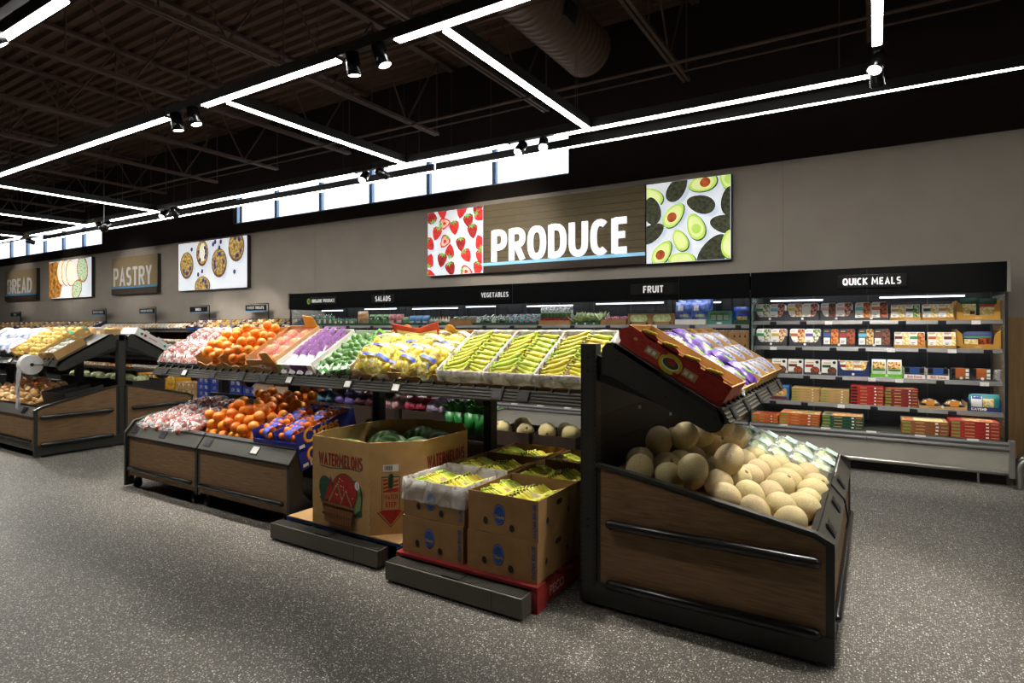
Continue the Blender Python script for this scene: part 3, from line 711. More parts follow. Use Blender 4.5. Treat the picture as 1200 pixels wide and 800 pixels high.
# ---- the long double sided table
MG = thing('long_produce_table', 'long dark metal produce table with sloped shelf of lemons and bananas', 'produce table', T(-6.08, 3.85, 0))
for x in (.04, 1.2, 2.34, 3.52, 4.62): post(MG, x, M_black, False)
b = MB().box(0, 4.64, -.03, .03, 1.33, 1.40)
b.build('cross_rail', M_black, MG)
sloped_shelf(MG, .0, 4.66, -1, (.22, .55, 1.0, 1.42, 1.72, 2.05, 2.72, 3.2, 4.05, 4.24), ((0.0, 1),))
sloped_shelf(MG, .0, 4.64, 1, (.5, 1.5, 2.5, 3.5), ((0.0, 1),))
b = MB()
for x in (1.35, 2.5, 3.0, 3.85): b.cyl((x, -.63, 1.03), .05, .06, 12, 0, 'x')
b.build('shelf_puck', M_black, MG)
# rear fixed bins of the long table (onions, greens, cantaloupes)
bin_front(MG, .0, 4.64, 1, .93, (.6, 1.6, 2.8, 3.9)); bin_deck(MG, .0, 4.64, 1, .93, .52, .40, .32)
side_panel(MG, 0, 1, .93, -1)

# ---- table on the left with onions; its end panel faces the aisle
LG = thing('onion_produce_table', 'dark metal and walnut double sided table holding onions and potatoes', 'produce table', T(-8.23, 3.85, 0))
LL = -7.0
pp = post(LG, -.035); slots(pp, .0, 1)
for x in (-1.17, -2.34, -3.5, -4.6, -5.8, -6.95): post(LG, x, M_black)
MB().box(LL, 0, -.03, .03, 1.33, 1.40).build('cross_rail', M_black, LG)
for s_ in (-1, 1):
    side_panel(LG, -.0, s_, .93, 1)
    bin_front(LG, LL, -.03, s_, .93, (-.35, -1.5, -2.8) if s_ < 0 else (-.5, -2.4))
    bin_deck(LG, LL, -.03, s_, .93, .60, .40)
    sloped_shelf(LG, LL, 0, s_, (-.2, -.75, -1.3, -2.1, -3) if s_ < 0 else (-.6, -2), ((-.03, 1),))

# ---- two wheeled bins docked under the front of the long table
def caster(par, x, y):
    o = MB().box(x - .025, x + .025, y - .02, y + .02, .085, .1).box(x - .022, x - .016, y - .03, y + .015, .03, .09).box(x + .016, x + .022, y - .03, y + .015, .03, .09).build('caster', M_black, par)
    MB().cyl((x - .014, y - .012, .037), .037, .028, 14, 0, 'x').build('wheel', M_rub, o)
def wheeled_bin(label, x0, x1, left_end, tags):
    W = x1 - x0; t = thing('wheeled_bin', label, 'bin', T(x0, 2.86, 0), 'wheeled bins docked under the long table')
    o = MB().box(.03, W - .03, 0, .02, .12, .49).build('front_panel', M_wood, t)
    MB().prism([(-.008, .49), (.0, .478), (.03, .48), (.085, .585), (.07, .595)], 'x', .0, W).build('rim_rail', M_rail, t)
    for k in range(4): MB().prism([(.012 + k * .017, .498 + k * .022), (.016 + k * .017, .504 + k * .022), (.009 + k * .017, .508 + k * .022), (.005 + k * .017, .502 + k * .022)], 'x', .004, W - .004).build('rim_groove', M_black, t)
    b = MB(); b.prism([(.055, .592), (.08, .61), (.1, .60), (.09, .56)], 'x', 0, W); b.prism([(-.012, .488), (-.012, .474), (.01, .47), (.01, .482)], 'x', 0, W); b.build('rim_lip', M_black, t)
    MB().capsule((.06, -.018, .19), (W - .07, -.018, .19), .02, 8).build('bumper_bar', M_rub, t, True)
    n = Vector((0, -.78, .62)); xx = Vector((1, 0, 0)); yy = n.cross(xx)
    for q, m in tags: price_holder(t, Matrix(((1, yy.x, n.x, q), (0, yy.y, n.y, .036), (0, yy.z, n.z, .54), (0, 0, 0, 1))), .1, .08, m)
    if left_end: MB().prism([(-.02, .02), (-.02, .52), (.06, .62), (.22, .66), (.8, .74), (.85, .74), (.85, .02), (.8, .02), (.8, .1), (.06, .1), (.06, .02)], 'x', -.035, -.005).build('end_plate', M_dark, t)
    for x in (.0, W - .03):
        MB().prism([(0, .1), (0, .49), (.09, .57), (.12, .5), (.12, .25), (.2, .17), (.72, .17), (.78, .25), (.8, .72), (.85, .72), (.85, .1)], 'x', x, x + .03).build('side_frame', M_dark, t)
    MB().prism([(.03, .40), (.8, .60), (.8, .58), (.03, .38)], 'x', .03, W - .03).build('bin_deck', M_black, t)
    MB().box(.0, W, .8, .83, .12, .82 if left_end else .62).build('rear_panel', M_black, t)
    for x in (.08, W - .08):
        for y in (.06, .74): caster(t, x, y)
    return t
WB1 = wheeled_bin('wheeled walnut bin on the aisle corner holding bagged apples and oranges', -6.0, -4.87, True, ((.08, M_tagdark), (.56, M_tagdark)))
WB2 = wheeled_bin('wheeled walnut bin beside the watermelon pallet holding mandarin cartons', -4.85, -3.68, False, ((.1, M_tagdark), (.72, M_tagwhite)))

# ---- pallet guards and pallets
def guard(label, x0, x1, y):
    t = thing('pallet_guard', label, 'pallet guard', T(x0, y, 0), 'grey metal guards in front of the pallets'); W = x1 - x0
    MB().box(0, W, 0, .1, .012, .118, 0, .004).build('guard_body', mat('guard_paint', '#5b5850', .42, .15, .05, 5), t)
    b = MB()
    for k in range(7): b.box(.01, W - .01, .012 + k * .012, .018 + k * .012, .118, .122)
    b.build('top_grooves', M_rail, t)
    MB().box(W * .44, W * .44 + .12, .01, .095, .118, .126).build('price_plate', M_black, t)
    b = MB(); b.box(W * .8, W * .8 + .003, -.001, .1, .012, .1185); b.build('seam', M_black, t)
guard('grey metal guard in front of the watermelon pallet', -3.655, -2.62, 2.68)
guard('grey metal guard in front of the banana box pallet', -2.47, -1.53, 2.59)
def pallet(label, x0, x1, y0, y1, m, mi2):
    t = thing('pallet', label, 'pallet', T(x0, y0, 0)); W, D = x1 - x0, y1 - y0
    for k in range(6):
        y = k * (D - .1) / 5; MB().box(0, W, y, y + .1, .122, .142, 0, .003).build('deck_board', m, t)
    for x in (0, W / 2 - .02, W - .04): MB().box(x, x + .04, 0, D, .022, .122, 0, .003).build('stringer', m, t)
    for y in (0, D / 2 - .05, D - .1): MB().box(0, W, y, y + .1, .002, .022).build('bottom_board', m, t)
    return t
M_palb = mat('blue_pallet_paint', '#1d4d8f', .7, 0, .2, 14); M_palr = mat('red_pallet_paint', '#8f2420', .7, 0, .2, 14)
pallet('blue wooden pallet under the watermelon bin', -3.62, -2.52, 2.79, 4.0 - .22, M_palb, 0)
pr_ = pallet('red wooden pallet under the banana boxes', -2.485, -1.5, 2.70, 4.12, M_palr, 0)
text(pr_, 'PECO', mat('pallet_print', '#d8a09a', .7), PR(.986, .22, .075), .07, 1, .002, .0005)
tag(MB().box(-3.60, -2.53, 2.785, 3.77, .1425, .152, 0, .002).build('cardboard_sheet', M_kraftd), 'flat cardboard sheet between blue pallet and watermelon bin', 'cardboard sheet')
# ---- steel crash rail by the cooler end
t = thing('crash_rail', 'bent steel tube crash rail standing right of the quick meals cooler', 'rail', T(1.15, 7.13, 0))
for dy in (0, .16):
    MB().tube([(0, dy, .006), (0, dy, .2), (.01, dy, .235), (.03, dy, .26), (.06, dy, .275), (1.5, dy, .275), (1.53, dy, .26), (1.55, dy, .2), (1.55, dy, .006)], .024, 12).build('tube', M_chrome, t, True)
    for x in (0, 1.55): MB().cyl((x, dy, 0), .045, .008, 14).build('floor_flange', M_chrome, t)
# ================================================================ the run of open coolers along the back wall
CY0 = 7.17        # front of the bumper base
M_canopy = mat('canopy_black', '#060607', .7, 0, .1, 9, spec=.08)
M_caselamp3 = mat('shelf_led', '#f4f8ff', .4, 0, .01, 4, emit=12.0)
M_casestreak = mat('cooler_reflection_streak', '#eef2ff', .4, 0, .01, 4, emit=2.5)  # glow standing in for lamp reflections
M_casein = mat('cooler_liner', '#111214', .45, 0, .08, 8); M_caselip = mat('cooler_grey_rail', '#626260', .4, .2, .06, 4)
M_caselamp = mat('cooler_tube', '#f4f8ff', .4, 0, .01, 4, emit=16.0)
M_signplate = mat('category_plate', '#0d0d0e', .35, 0, .1, 9, spec=.2); M_lett = mat('category_letters', '#f4f4f4', .5, 0, .02, 9, emit=.15)
SHY = 7.45
def cooler(name, label, x0, x1, shelves, seams, ends, tagstep):
    W = x1 - x0; t = thing(name, label, 'cooler', T(x0, 0, 0))
    MB().prism([(7.30, .1), (7.20, .12), (7.17, .30), (7.17, .35), (7.30, .36), (8.2, .36), (8.2, .1)], 'x', 0, W).build('base_body', M_case, t)
    MB().box(0, W, 7.29, 8.15, 0, .1).build('kick_plate', M_blackink, t)
    b = MB(); b.prism([(7.165, .335), (7.15, .345), (7.15, .36), (7.165, .375), (7.20, .375), (7.20, .335)], 'x', 0, W); b.prism([(7.175, .375), (7.17, .40), (7.20, .42), (7.24, .40), (7.24, .375)], 'x', 0, W)
    b.build('nose_rail', M_caselip, t)
    MB().capsule((.03, 7.155, .135), (W - .03, 7.155, .135), .022, 12).build('bumper_rail', M_chrome, t, True)
    MB().box(0, W, 8.12, 8.2, .36, 1.9).build('back_panel', M_casein, t)
    b = MB().box(0, W, 7.28, 8.2, 1.98, 2.10); b.box(0, W, 7.27, 7.31, 1.845, 2.135); b.box(0, W, 7.31, 8.2, 1.93, 1.98)
    b.build('canopy', M_canopy, t)
    n = max(1, round(W / 1.2)); w = W / n
    for k in range(n):
        o = MB().cyl((k * w + .06, 7.50, 1.915), .013, w - .12, 8, 0, 'x').build('canopy_lamp', M_caselamp, t, True)
        MB().cyl((k * w + .12, 7.93, 1.832 + .012 * (k % 2)), .009, w * (.5 + .35 * ((k * 7) % 3) / 2), 8, 0, 'x').build('back_reflection', M_casestreak, t, True)  # second, rear tube imitates the lamps' reflection as a bright streak
    b = MB()
    for k in range(n * 2 + 1): b.box(min(W - .012, k * w / 2), min(W - .012, k * w / 2) + .012, 8.10, 8.12, .4, 1.9)
    b.build('upright_strip', M_rail, t)
    b = MB()
    for k in range(n * 8): b.box((k + .5) * w / 8 - .012, (k + .5) * w / 8 + .012, 8.115, 8.122, .4, 1.88)
    b.build('back_slots', M_blackink, t)
    for i, (z, d) in enumerate(shelves):
        s_ = MB().box(.01, W - .01, d, 8.12, z - .012, z).build('shelf', M_casein, t)
        MB().prism([(d - .012, z + .006), (d - .03, z - .034), (d - .018, z - .04), (d + .004, z - .012), (d + .004, z + .006)], 'x', .01, W - .01).build('price_rail', M_caselip, s_)
        MB().prism([(d - .008, z - .034), (d + .008, z - .022), (d + .011, z - .026), (d - .005, z - .038)], 'x', .03, W - .03).build('shelf_lamp', M_caselamp3, s_)
        x = .22
        while x < W - .1:
            MB().box(x - .035, x + .035, d - .038, d - .022, z - .04, z - .002).build('price_label', M_tagwhite if RND.random() < .2 else M_tagdark, s_); x += tagstep * RND.uniform(.8, 1.2)
    x = .35
    while x < W - .2: MB().prism([(7.2, .412), (7.235, .412), (7.235, .422), (7.19, .424), (7.185, .398), (7.195, .395)], 'x', x - .045, x + .045).build('price_card', M_tagwhite, t); x += .42
    b = MB()
    for x in seams: b.box(x - .002, x + .002, 7.14, 7.16, .335, .375); b.box(x - .002, x + .002, 7.263, 7.28, 1.85, 2.13)
    if b.v: b.build('seam', M_blackink, t)
    return t
def cooler_end(t, x, o):
    g = MB().prism([(7.30, .36), (8.2, .36), (8.2, 1.95), (7.30, 1.95)], 'x', x, x + o * .012)
    g.build('glass_end', film('case_glass', '#dfe8e6', .2, .9, .12, .2, 2, .06), t)
    b = MB().box(x - .012, x + .012, 7.285, 7.31, .38, 1.86); b.box(x - .01, x + .012, 7.3, 8.2, .36, .4); b.build('end_frame', M_black, t)
    MB().box(x, x + o * .045, 7.15, 7.24, .09, .44, 0, .006).build('corner_post', mat('satin_corner', '#8b8982', .4, .5, .05, 9), t)
    MB().box(x, x + o * .03, 7.25, 7.32, 1.84, 2.145, 0, .005).build('canopy_cap', mat('satin_corner', '#8b8982'), t)
    MB().box(x, x + o * .03, 7.32, 8.2, 1.84, 2.12).build('canopy_end', M_black, t)
    MB().box(x, x + o * .02, 7.24, 8.2, .1, .38).build('base_end', M_dark, t)
def plate(t, s, x, w, size, sx=.86, z=1.985, h=.14):
    p = MB().box(x - w / 2, x + w / 2, 7.258, 7.272, z - h / 2, z + h / 2, 0, .003).build('category_sign', M_signplate, t)
    word(p, s, M_lett, PF(x, 7.258, z), size * .72, None, .19, .62, .10, .003)
    return p
PC = cooler('produce_cooler', 'long black open produce cooler with salads, vegetables and fruit signs', -9.35, -1.235, [(1.535, 7.45), (1.245, 7.42), (.82, 7.36)], [2.4, 4.9, 7.3], 0, .55)
cooler_end(PC, 0, -1)
def pcx(x): return x + 9.35
plate(PC, 'SALADS', pcx(-6.97), .52, .12); plate(PC, 'VEGETABLES', pcx(-4.75), .52, .10); plate(PC, 'FRUIT', pcx(-2.37), .60, .125)
p = plate(PC, 'ORGANIC PRODUCE', pcx(-8.42), .7, .085, .8)
d = Decal(); d.add(circ(-.46, -.01, .045, .055, 14), mat('sprout_green', '#8fae3c')); d.add(circ(-.45, -.01, .02, .03, 10), mat('leaf_dark', '#2c5a28')); d.build('emblem', p, PF(pcx(-8.42) + .08, 7.256, 1.99))
MB().box(0, .012, 7.33, 8.12, .38, 1.9).build('divider', M_casein, PC, False, T(8.10, 0, 0))
QM = cooler('quick_meals_cooler', 'black open cooler under the QUICK MEALS sign filled with packed meals', -1.22, 1.075, [(1.575, 7.45), (1.285, 7.45), (.965, 7.45), (.665, 7.42)], [1.15], 1, .30)
cooler_end(QM, 2.295, 1)
plate(QM, 'QUICK MEALS', 1.19, .62, .105, .85, 1.99)
MB().box(-.008, .008, 7.34, 8.12, .38, 1.9).build('divider', mat('clear_divider', '#6c7f78', .2, 0, .05, 4), QM)
MB().tube([(2.07, 7.2, .13), (2.07, 7.2, .006)], .009, 8).build('bumper_leg', M_chrome, QM); MB().cyl((2.07, 7.2, 0), .03, .006, 12).build('leg_foot', M_chrome, QM)

# ---------------------------------------------------------------- packed meals
def food(n, a, b, sc=55): return mat('food_' + n, a, .45, 0, .2, sc, col2=b, kind='voronoi', lo=.2, hi=.8)
F_ = dict(chicken=food('chicken', '#a8582c', '#ecd2a8'), salad=food('salad', '#5f7a32', '#efe6d6'), beet=food('beet', '#6a2226', '#e0a890'), pasta=food('pasta', '#d7b85c', '#f4e9bd'), chili=food('chili', '#5a1f12', '#b5552a'), curry=food('curry', '#8a3a14', '#d98a3a'), pizza=food('pizza', '#a63a1c', '#f0cf84'), beef=food('beef', '#3b1f16', '#8a4f33'), noodle=food('noodle', '#7a4a20', '#e6c67c'), greens=food('greens', '#2f5a2a', '#a9c27a'), cheese=food('cheese', '#d9a03a', '#f6e2a0'))
M_tray = mat('charcoal_card', '#3d3d43', .6, 0, .05, 9); M_gold = mat('mustard_card', '#b5842f', .6, 0, .06, 9); M_navy = mat('navy_card', '#22305f', .55, 0, .06, 9); M_lime = mat('lime_card', '#6cbf2e', .55, 0, .06, 9)
COL = dict(green=mat('band_green', '#3a8a4a'), teal=mat('band_teal', '#45b9b2'), yellow=mat('band_yellow', '#e0c13a'), blue=mat('band_blue', '#2f4f8f'), red=mat('band_red', '#a8262a'), orange=mat('band_orange', '#d98a2a'), sky=mat('band_sky', '#56a9c9'), purple=mat('band_purple', '#6b4a9a'), brown=mat('band_brown', '#6a2f22'), gold=mat('band_gold', '#c9a548'), white=M_white, dgreen=mat('band_dark_green', '#1f4a33'), rust=mat('band_rust', '#b5622a'), pink=mat('band_pink', '#d8a9a9'))
def rr(x0, y0, x1, y1, r, n=4):
    o = []
    for cx, cy, a in ((x1 - r, y0 + r, -90), (x1 - r, y1 - r, 0), (x0 + r, y1 - r, 90), (x0 + r, y0 + r, 180)):
        for i in range(n + 1): q = rad(a + 90 * i / n); o.append((cx + r * math.cos(q), cy + r * math.sin(q)))
    return o
def meal_pack(x0, x1, z, h, y, band, fd, label, dark=False, depth=.045, lean=8, group='packed meals in the quick meals cooler', style=0):
    """upright meal tray in a rounded card sleeve: sleeve, colour band, text panel, printed food"""
    w = x1 - x0; t = thing('meal_tray', label, 'packed meal', T(x0, y, z) @ RX(-lean), group)
    M_s = M_tray if dark else M_white
    MB().prism(rr(.001, 0, w - .001, h, .022 if style == 0 else .004), 'y', 0, depth).build('sleeve', M_s, t)
    d = Decal()
    if style == 2:                                   # white card with dish bottom right
        d.rect(.008, h * .5, w * .6, h * .68, COL[band]); d.add(circ(w * .68, h * .3, w * .3, h * .25, 16), M_blackink); d.add(circ(w * .68, h * .31, w * .26, h * .21, 16), F_[fd]); d.add(circ(w * .82, h * .84, w * .11, None, 12), M_blackink); d.rect(w * .12, h * .78, w * .6, h * .84, COL['gold']); d.build('front_print', t, PF(0, -.0005, 0)); return t
    d.add(rr(w * .52, .004, w - .004, h - .004, .015), F_[fd]); d.rect(.004, h * .56, w * .52, h * .74, COL[band]); d.rect(w * .04, .012, w * .44, h * .5, M_white)
    d.rect(w * .1, h * .84, w * .38, h * .88, COL['gold']); d.rect(w * .12, h * .30, w * .36, h * .33, M_blackink); d.rect(w * .12, h * .22, w * .30, h * .245, M_blackink)
    if style == 1: d.rect(.004, h * .9, w * .48, h - .004, M_kraftd)
    d.build('front_print', t, PF(0, -.0005, 0))
    return t
def shelf_tray(x0, x1, z, y, h, m, label, cut=True, depth=.42, group='display cartons in the quick meals cooler'):
    """display carton with a scooped front"""
    w = x1 - x0; t = thing('display_carton', label, 'carton', T(x0, y, z), group)
    hl = h * .42
    fr = [(0, 0), (w, 0), (w, h)] + ([(w - .012, h)] + [(w - .03 - .03 * math.sin(rad(a)), hl + .02 - .02 * math.cos(rad(90 - a)) + (1 - a / 90) * (h - hl - .03) * .6) for a in (0, 30, 60, 90)] if cut else [(w, hl), (w, hl)])
    if cut: fr = [(0, 0), (w, 0), (w, h), (w - .02, h), (w - .032, hl + .03), (w - .045, hl + .008), (w - .065, hl), (.065, hl), (.045, hl + .008), (.032, hl + .03), (.02, h), (0, h)]
    else: fr = [(0, 0), (w, 0), (w, hl), (0, hl)]
    b = MB().prism(fr, 'y', 0, .004); b.box(0, .004, .004, depth, 0, h); b.box(w - .004, w, .004, depth, 0, h); b.box(0, w, .004, depth, 0, .004)
    b.build('carton_body', m, t)
    d = Decal(); d.add(circ(w / 2, .028, .014, None, 12), M_white if m is not M_gold else M_kraftd); d.build('emblem', t, PF(0, -.0004, 0))
    return t
def flat_pack(x0, x1, z, y, h, d, m, top, label, group, side=None, jit=.004):
    """one flat carton with printed front and window lid"""
    w = x1 - x0; t = thing('flat_carton', label, 'carton', T(x0 + RND.uniform(-jit, jit), y + RND.uniform(0, jit), z), group)
    MB().box(0, w, 0, d, .0005, h - .0005, 0, .0015).build('carton_body', m, t)
    q = Decal(.0003); q.rect(.008, h * .2, w * .2, h * .8, side or M_kraftd); q.rect(w * .3, h * .35, w * .5, h * .65, M_kraftd); q.rect(w * .72, h * .3, w * .78, h * .7, M_white); q.rect(w * .82, h * .35, w * .97, h * .6, M_kraftd)
    q.build('front_print', t, PF(0, -.0003, 0))
    if top:
        q = Decal(.0003); q.rect(.01, .01, w - .01, d - .01, top[0]); q.add(rr(w * .28, .03, w * .9, d - .03, .03), top[1]); q.rect(.03, .05, w * .25, d * .6, top[2]); q.build('lid_print', t, T(0, 0, h - .0003))
    return t
zS = [1.576, 1.286, .966, .666, .362]
yS = 7.452
# top two rows: (x0, x1, [(band, food), ...], dark, tray colour, cut)
rows = [[(-1.21, -.875, [('green', 'salad'), ('sky', 'beet')], 0, M_tray, 1), (-.868, -.532, [('yellow', 'chicken'), ('white', 'beet')], 0, M_tray, 1), (-.525, -.2, [('pink', 'beef'), ('pink', 'beet')], 0, M_tray, 1), (-.19, .128, [('teal', 'curry'), ('rust', 'chili')], 0, M_tray, 0),
         (.142, .41, [('gold', 'pasta'), ('dgreen', 'greens')], 0, M_gold, 0), (.42, .692, [('dgreen', 'pasta'), ('orange', 'cheese')], 0, M_gold, 0)],
        [(-1.20, -.862, [('green', 'salad'), ('gold', 'chicken')], 0, M_tray, 1), (-.84, -.51, [('rust', 'pizza'), ('purple', 'salad')], 0, M_tray, 1), (-.5, -.172, [('blue', 'curry'), ('red', 'chili')], 1, M_tray, 0), (-.16, .15, [('sky', 'noodle'), ('brown', 'beef')], 1, M_tray, 0),
         (.172, .452, [('brown', 'pasta'), ('green', 'curry')], 0, M_gold, 0), (.464, .738, [('rust', 'pasta'), ('brown', 'pasta')], 0, M_gold, 0)]]
rn = ['top', 'second']
for r, row in enumerate(rows):
    for i, (a, c, it, dk, m, cut) in enumerate(row):
        shelf_tray(a, c, zS[r], yS, .12 if cut else .08, m, '%s display carton from the left on the %s shelf of the quick meals cooler' % (ORD[i], rn[r]), cut)
        w = (c - a - .014) / 2
        for k, (bd, fd) in enumerate(it):
            h = .20 if m is M_tray else .165
            meal_pack(a + .007 + k * w, a + .007 + (k + 1) * w - .002, zS[r] + .0045, h, yS + .009, bd, fd, '%s banded meal pack, %s in the %s carton of the %s quick meals shelf' % (bd if bd != 'dgreen' else 'dark green', ['left', 'right'][k], ORD[i], rn[r]), dk, style=0 if m is M_tray else 1)
            for q in (1, 2): meal_pack(a + .007 + k * w, a + .007 + (k + 1) * w - .002, zS[r] + .0045, h, yS + .009 + q * .06, bd, fd, 'meal pack %s behind the %s front one, %s carton, %s quick meals shelf' % (['', 'one', 'two'][q], ['left', 'right'][k], ORD[i], rn[r]), dk, style=0 if m is M_tray else 1)
# gold cartons at the right ends: pasta bags above, film packed meal below
def bag(w, h, d, m, label, M, prints=(), group=None, name='bag', cat='bag', seed=0, top=True):
    """pillow bag standing up: belly plus crimped top"""
    t = thing(name, label, cat, M, group)
    rn_ = random.Random(seed + int(w * 1e4))
    def surf(sg):
        def fn(u, v):
            e = max(0, math.sin(PI * u)) ** .5 * max(0, math.sin(PI * min(1, v * 1.03 + .02))) ** .5
            x = (u - .5) * w * (1 - .10 * abs(v - .5)); nz = noise.noise(Vector((u * 5 + seed, v * 5, sg * 3.))) * .12 * d
            return (x, sg * (d / 2 * e) + nz * (1 if e > .2 else .5), v * h)
        return fn
    b = MB(); b.grid(9, 9, surf(-1), 0); b.grid(9, 9, surf(1), 0); b.build('bag_body', m, t, True)
    if prints:
        def pf(u0, u1, v0, v1):
            def fn(u, v): x, y, z = surf(-1)(u0 + (u1 - u0) * u, v0 + (v1 - v0) * v); return (x, y - .003, z)
            return fn
        p = MB(); mats = []
        for (u0, u1, v0, v1, pm) in prints:
            if pm not in mats: mats.append(pm)
            p.grid(4, 4, pf(u0, u1, v0, v1), mats.index(pm))
        p.build('bag_print', mats, t, True)
    return t
def tall_gold(z, label):
    t = thing('display_carton', label, 'carton', T(.703, yS, z), 'display cartons in the quick meals cooler'); w = .355
    b = MB().prism([(0, 0), (w, 0), (w, .2), (w - .05, .15), (w - .06, .05), (.06, .05), (.05, .15), (0, .2)], 'y', 0, .005); b.box(0, .005, 0, .4, 0, .2); b.box(w - .005, w, 0, .4, 0, .2); b.box(0, w, 0, .4, 0, .005)
    b.build('carton_body', M_gold, t); d = Decal(); d.add(circ(w / 2, .024, .03, .012, 12), M_kraftd); d.build('emblem', t, PF(0, -.0004, 0))
tall_gold(zS[0], 'tall mustard carton of pasta bags at the right end of the top shelf'); tall_gold(zS[1], 'tall mustard carton at the right end of the second quick meals shelf')
bag(.15, .22, .05, COL['dgreen'], 'green topped pasta bag, left in the top right mustard carton', T(.81, yS + .05, zS[0] + .006), ((.12, .88, .2, .72, F_['pasta']), (.55, .8, .25, .4, F_['beef'])), 'pasta bags', seed=1)
bag(.16, .21, .05, COL['dgreen'], 'green topped pasta bag with red band, right in the top right mustard carton', T(.955, yS + .05, zS[0] + .006), ((.12, .88, .15, .6, F_['pasta']), (.1, .9, .62, .74, COL['red']), (.7, .9, .25, .45, F_['chili'])), 'pasta bags', seed=2)
bag(.24, .17, .05, M_navy, 'wide dark packed pasta meal in the second shelf mustard carton', T(.88, yS + .05, zS[1] + .006), ((.05, .5, .1, .55, F_['pasta']), (.5, .95, .1, .62, F_['chili']), (.05, .95, .64, .72, COL['green'])), None, seed=3)
# third row
shelf_tray(-1.028, -.70, zS[2], yS, .075, M_tray, 'first charcoal carton of white soup boxes on the third quick meals shelf', 0); shelf_tray(-.685, -.362, zS[2], yS, .075, M_tray, 'second charcoal carton of white soup boxes on the third quick meals shelf', 0)
for i, (bd, fd) in enumerate((('orange', 'beef'), ('brown', 'chili'), ('red', 'chili'), ('dgreen', 'beef'))):
    x = -1.02 + i * .1705; meal_pack(x, x + .155, zS[2] + .005, .17, yS + .009, bd, fd, 'white soup box with %s band on the third quick meals shelf' % bd.replace('dgreen', 'dark green'), 0, .05, 0, 'white soup boxes', 2)
shelf_tray(-.352, -.048, zS[2], yS, .17, M_navy, 'navy display carton of yellow sandwiches on the third shelf', 1)
for k, bd in enumerate(('red', 'orange')): meal_pack(-.345 + k * .146, -.203 + k * .146, zS[2] + .005, .17, yS + .009, bd, 'cheese', 'sandwich pack with %s band in the navy carton' % bd, 0, .06, 4, 'sandwich packs', 1)
shelf_tray(-.035, .25, zS[2], yS, .10, M_lime, 'lime green display carton of pizza bags on the third shelf', 0)
for k, fd in enumerate(('noodle', 'pizza')): bag(.135, .19, .045, M_white, '%s white and green pizza bag in the lime carton' % ['left', 'right'][k], T(.038 + k * .14, yS + .04, zS[2] + .005), ((.08, .92, .48, .88, F_[fd]), (.08, .92, .36, .46, COL['green'])), 'pizza bags in the lime carton', seed=4 + k)
M_dkpack = mat('dark_pack', '#1d1b1d', .3)
for k in range(2):
    x0 = .262 + k * .2; shelf_tray(x0, x0 + .185, zS[2], yS, .11, M_whitecard, '%s white carton with red script holding blue dinner packs' % ['left', 'right'][k], 0)
    tx = C.objects[-1]
    o = [q for q in bpy.data.objects if q.name.startswith('display_carton')][-1]
    text(o, 'Bob Evans', M_red, PF(.0925, -.0008, .024), .036, .85, .0008, .0003)
    for j in range(2):
        t = thing('dinner_pack', '%s blue sleeved dinner pack in the %s white script carton' % (['lower', 'upper'][j], ['left', 'right'][k]), 'packed meal', T(x0 + .006, yS + .01, zS[2] + .005 + .057 * j), 'blue dinner packs')
        MB().box(0, .172, 0, .14, 0, .055, 0, .006).build('tub', M_dkpack, t); MB().box(.045, .13, -.002, .142, .003, .056).build('sleeve', COL['blue'], t)
    x0 = .662 + k * .168; shelf_tray(x0, x0 + .165, zS[2], yS, .06, M_tray, '%s charcoal carton of orange sleeved packs on the third shelf' % ['left', 'right'][k], 0)
    for j in range(3):
        t = thing('dinner_pack', '%s orange sleeved pack in the %s charcoal carton of the third shelf' % (['lowest', 'middle', 'topmost'][j], ['left', 'right'][k]), 'packed meal', T(x0 + .006, yS + .01, zS[2] + .005 + .04 * j), 'orange dinner packs')
        MB().box(0, .152, 0, .14, 0, .038, 0, .005).build('tub', M_dkpack, t); MB().box(.03, .11, -.002, .142, .002, .039).build('sleeve', COL['rust'], t); MB().box(.112, .14, -.0015, .1, .004, .034).build('price_label', M_white, t)
bag(.06, .12, .05, M_film, 'clear bag at the right end of the third quick meals shelf', T(1.035, yS + .05, zS[2] + .002), (), None, seed=9)
for i in range(6): flat_pack(-1.215, -1.045, zS[2] + i * .027, yS, .027, .25, M_gold, None, '%s mustard flat carton from the bottom, left end of the third shelf' % ORD[i], 'mustard flat cartons', mat('stripe_yellow', '#d8c25a'))
# fourth row
t = thing('blue_carton', 'blue carton with cookie picture at the left end of the fourth shelf', 'carton', T(-1.04, 7.422, zS[3])); MB().box(0, .2, 0, .3, 0, .16, 0, .003).build('carton_body', mat('carton_blue', '#2f6fa8'), t)
d = Decal(); d.rect(.01, .01, .19, .045, M_redd if False else COL['brown']); d.add(rr(.02, .05, .18, .15, .03), M_kraftd); d.add(circ(.1, .09, .05, .035), F_['noodle']); d.build('front_print', t, PF(0, -.0005, 0))
def stack(n, x0, x1, z, y, h, d, m, top, label, group, side=None):
    for i in range(n): flat_pack(x0, x1, z + i * h, y, h, d, m, top if i == n - 1 else None, '%s from the bottom of the %s' % (ORD[i] if i < n - 1 else 'topmost', label), group, side)
M_tan = mat('tan_carton', '#b08f58', .6); M_pizr = mat('pizza_red', '#a3231d', .5, var=.2, sc=20); M_pizd = mat('pizza_dark_red', '#7d2420', .5, var=.2, sc=20); M_pizo = mat('pizza_orange', '#c05a1f', .5, var=.2, sc=20); M_pizg = mat('pizza_green', '#1f4a35', .5, var=.2, sc=20); M_pizb = mat('pizza_brown', '#8a4f28', .5, var=.2, sc=20)
M_sgreen = mat('olive_print', '#8a9a45', .6)
stack(5, -.808, -.524, zS[3], 7.422, .031, .28, M_tan, None, 'left tan carton stack on the fourth shelf', 'tan flat cartons', M_sgreen)
stack(5, -.515, -.236, zS[3], 7.422, .030, .28, M_tan, None, 'right tan carton stack on the fourth shelf', 'tan flat cartons', M_sgreen)
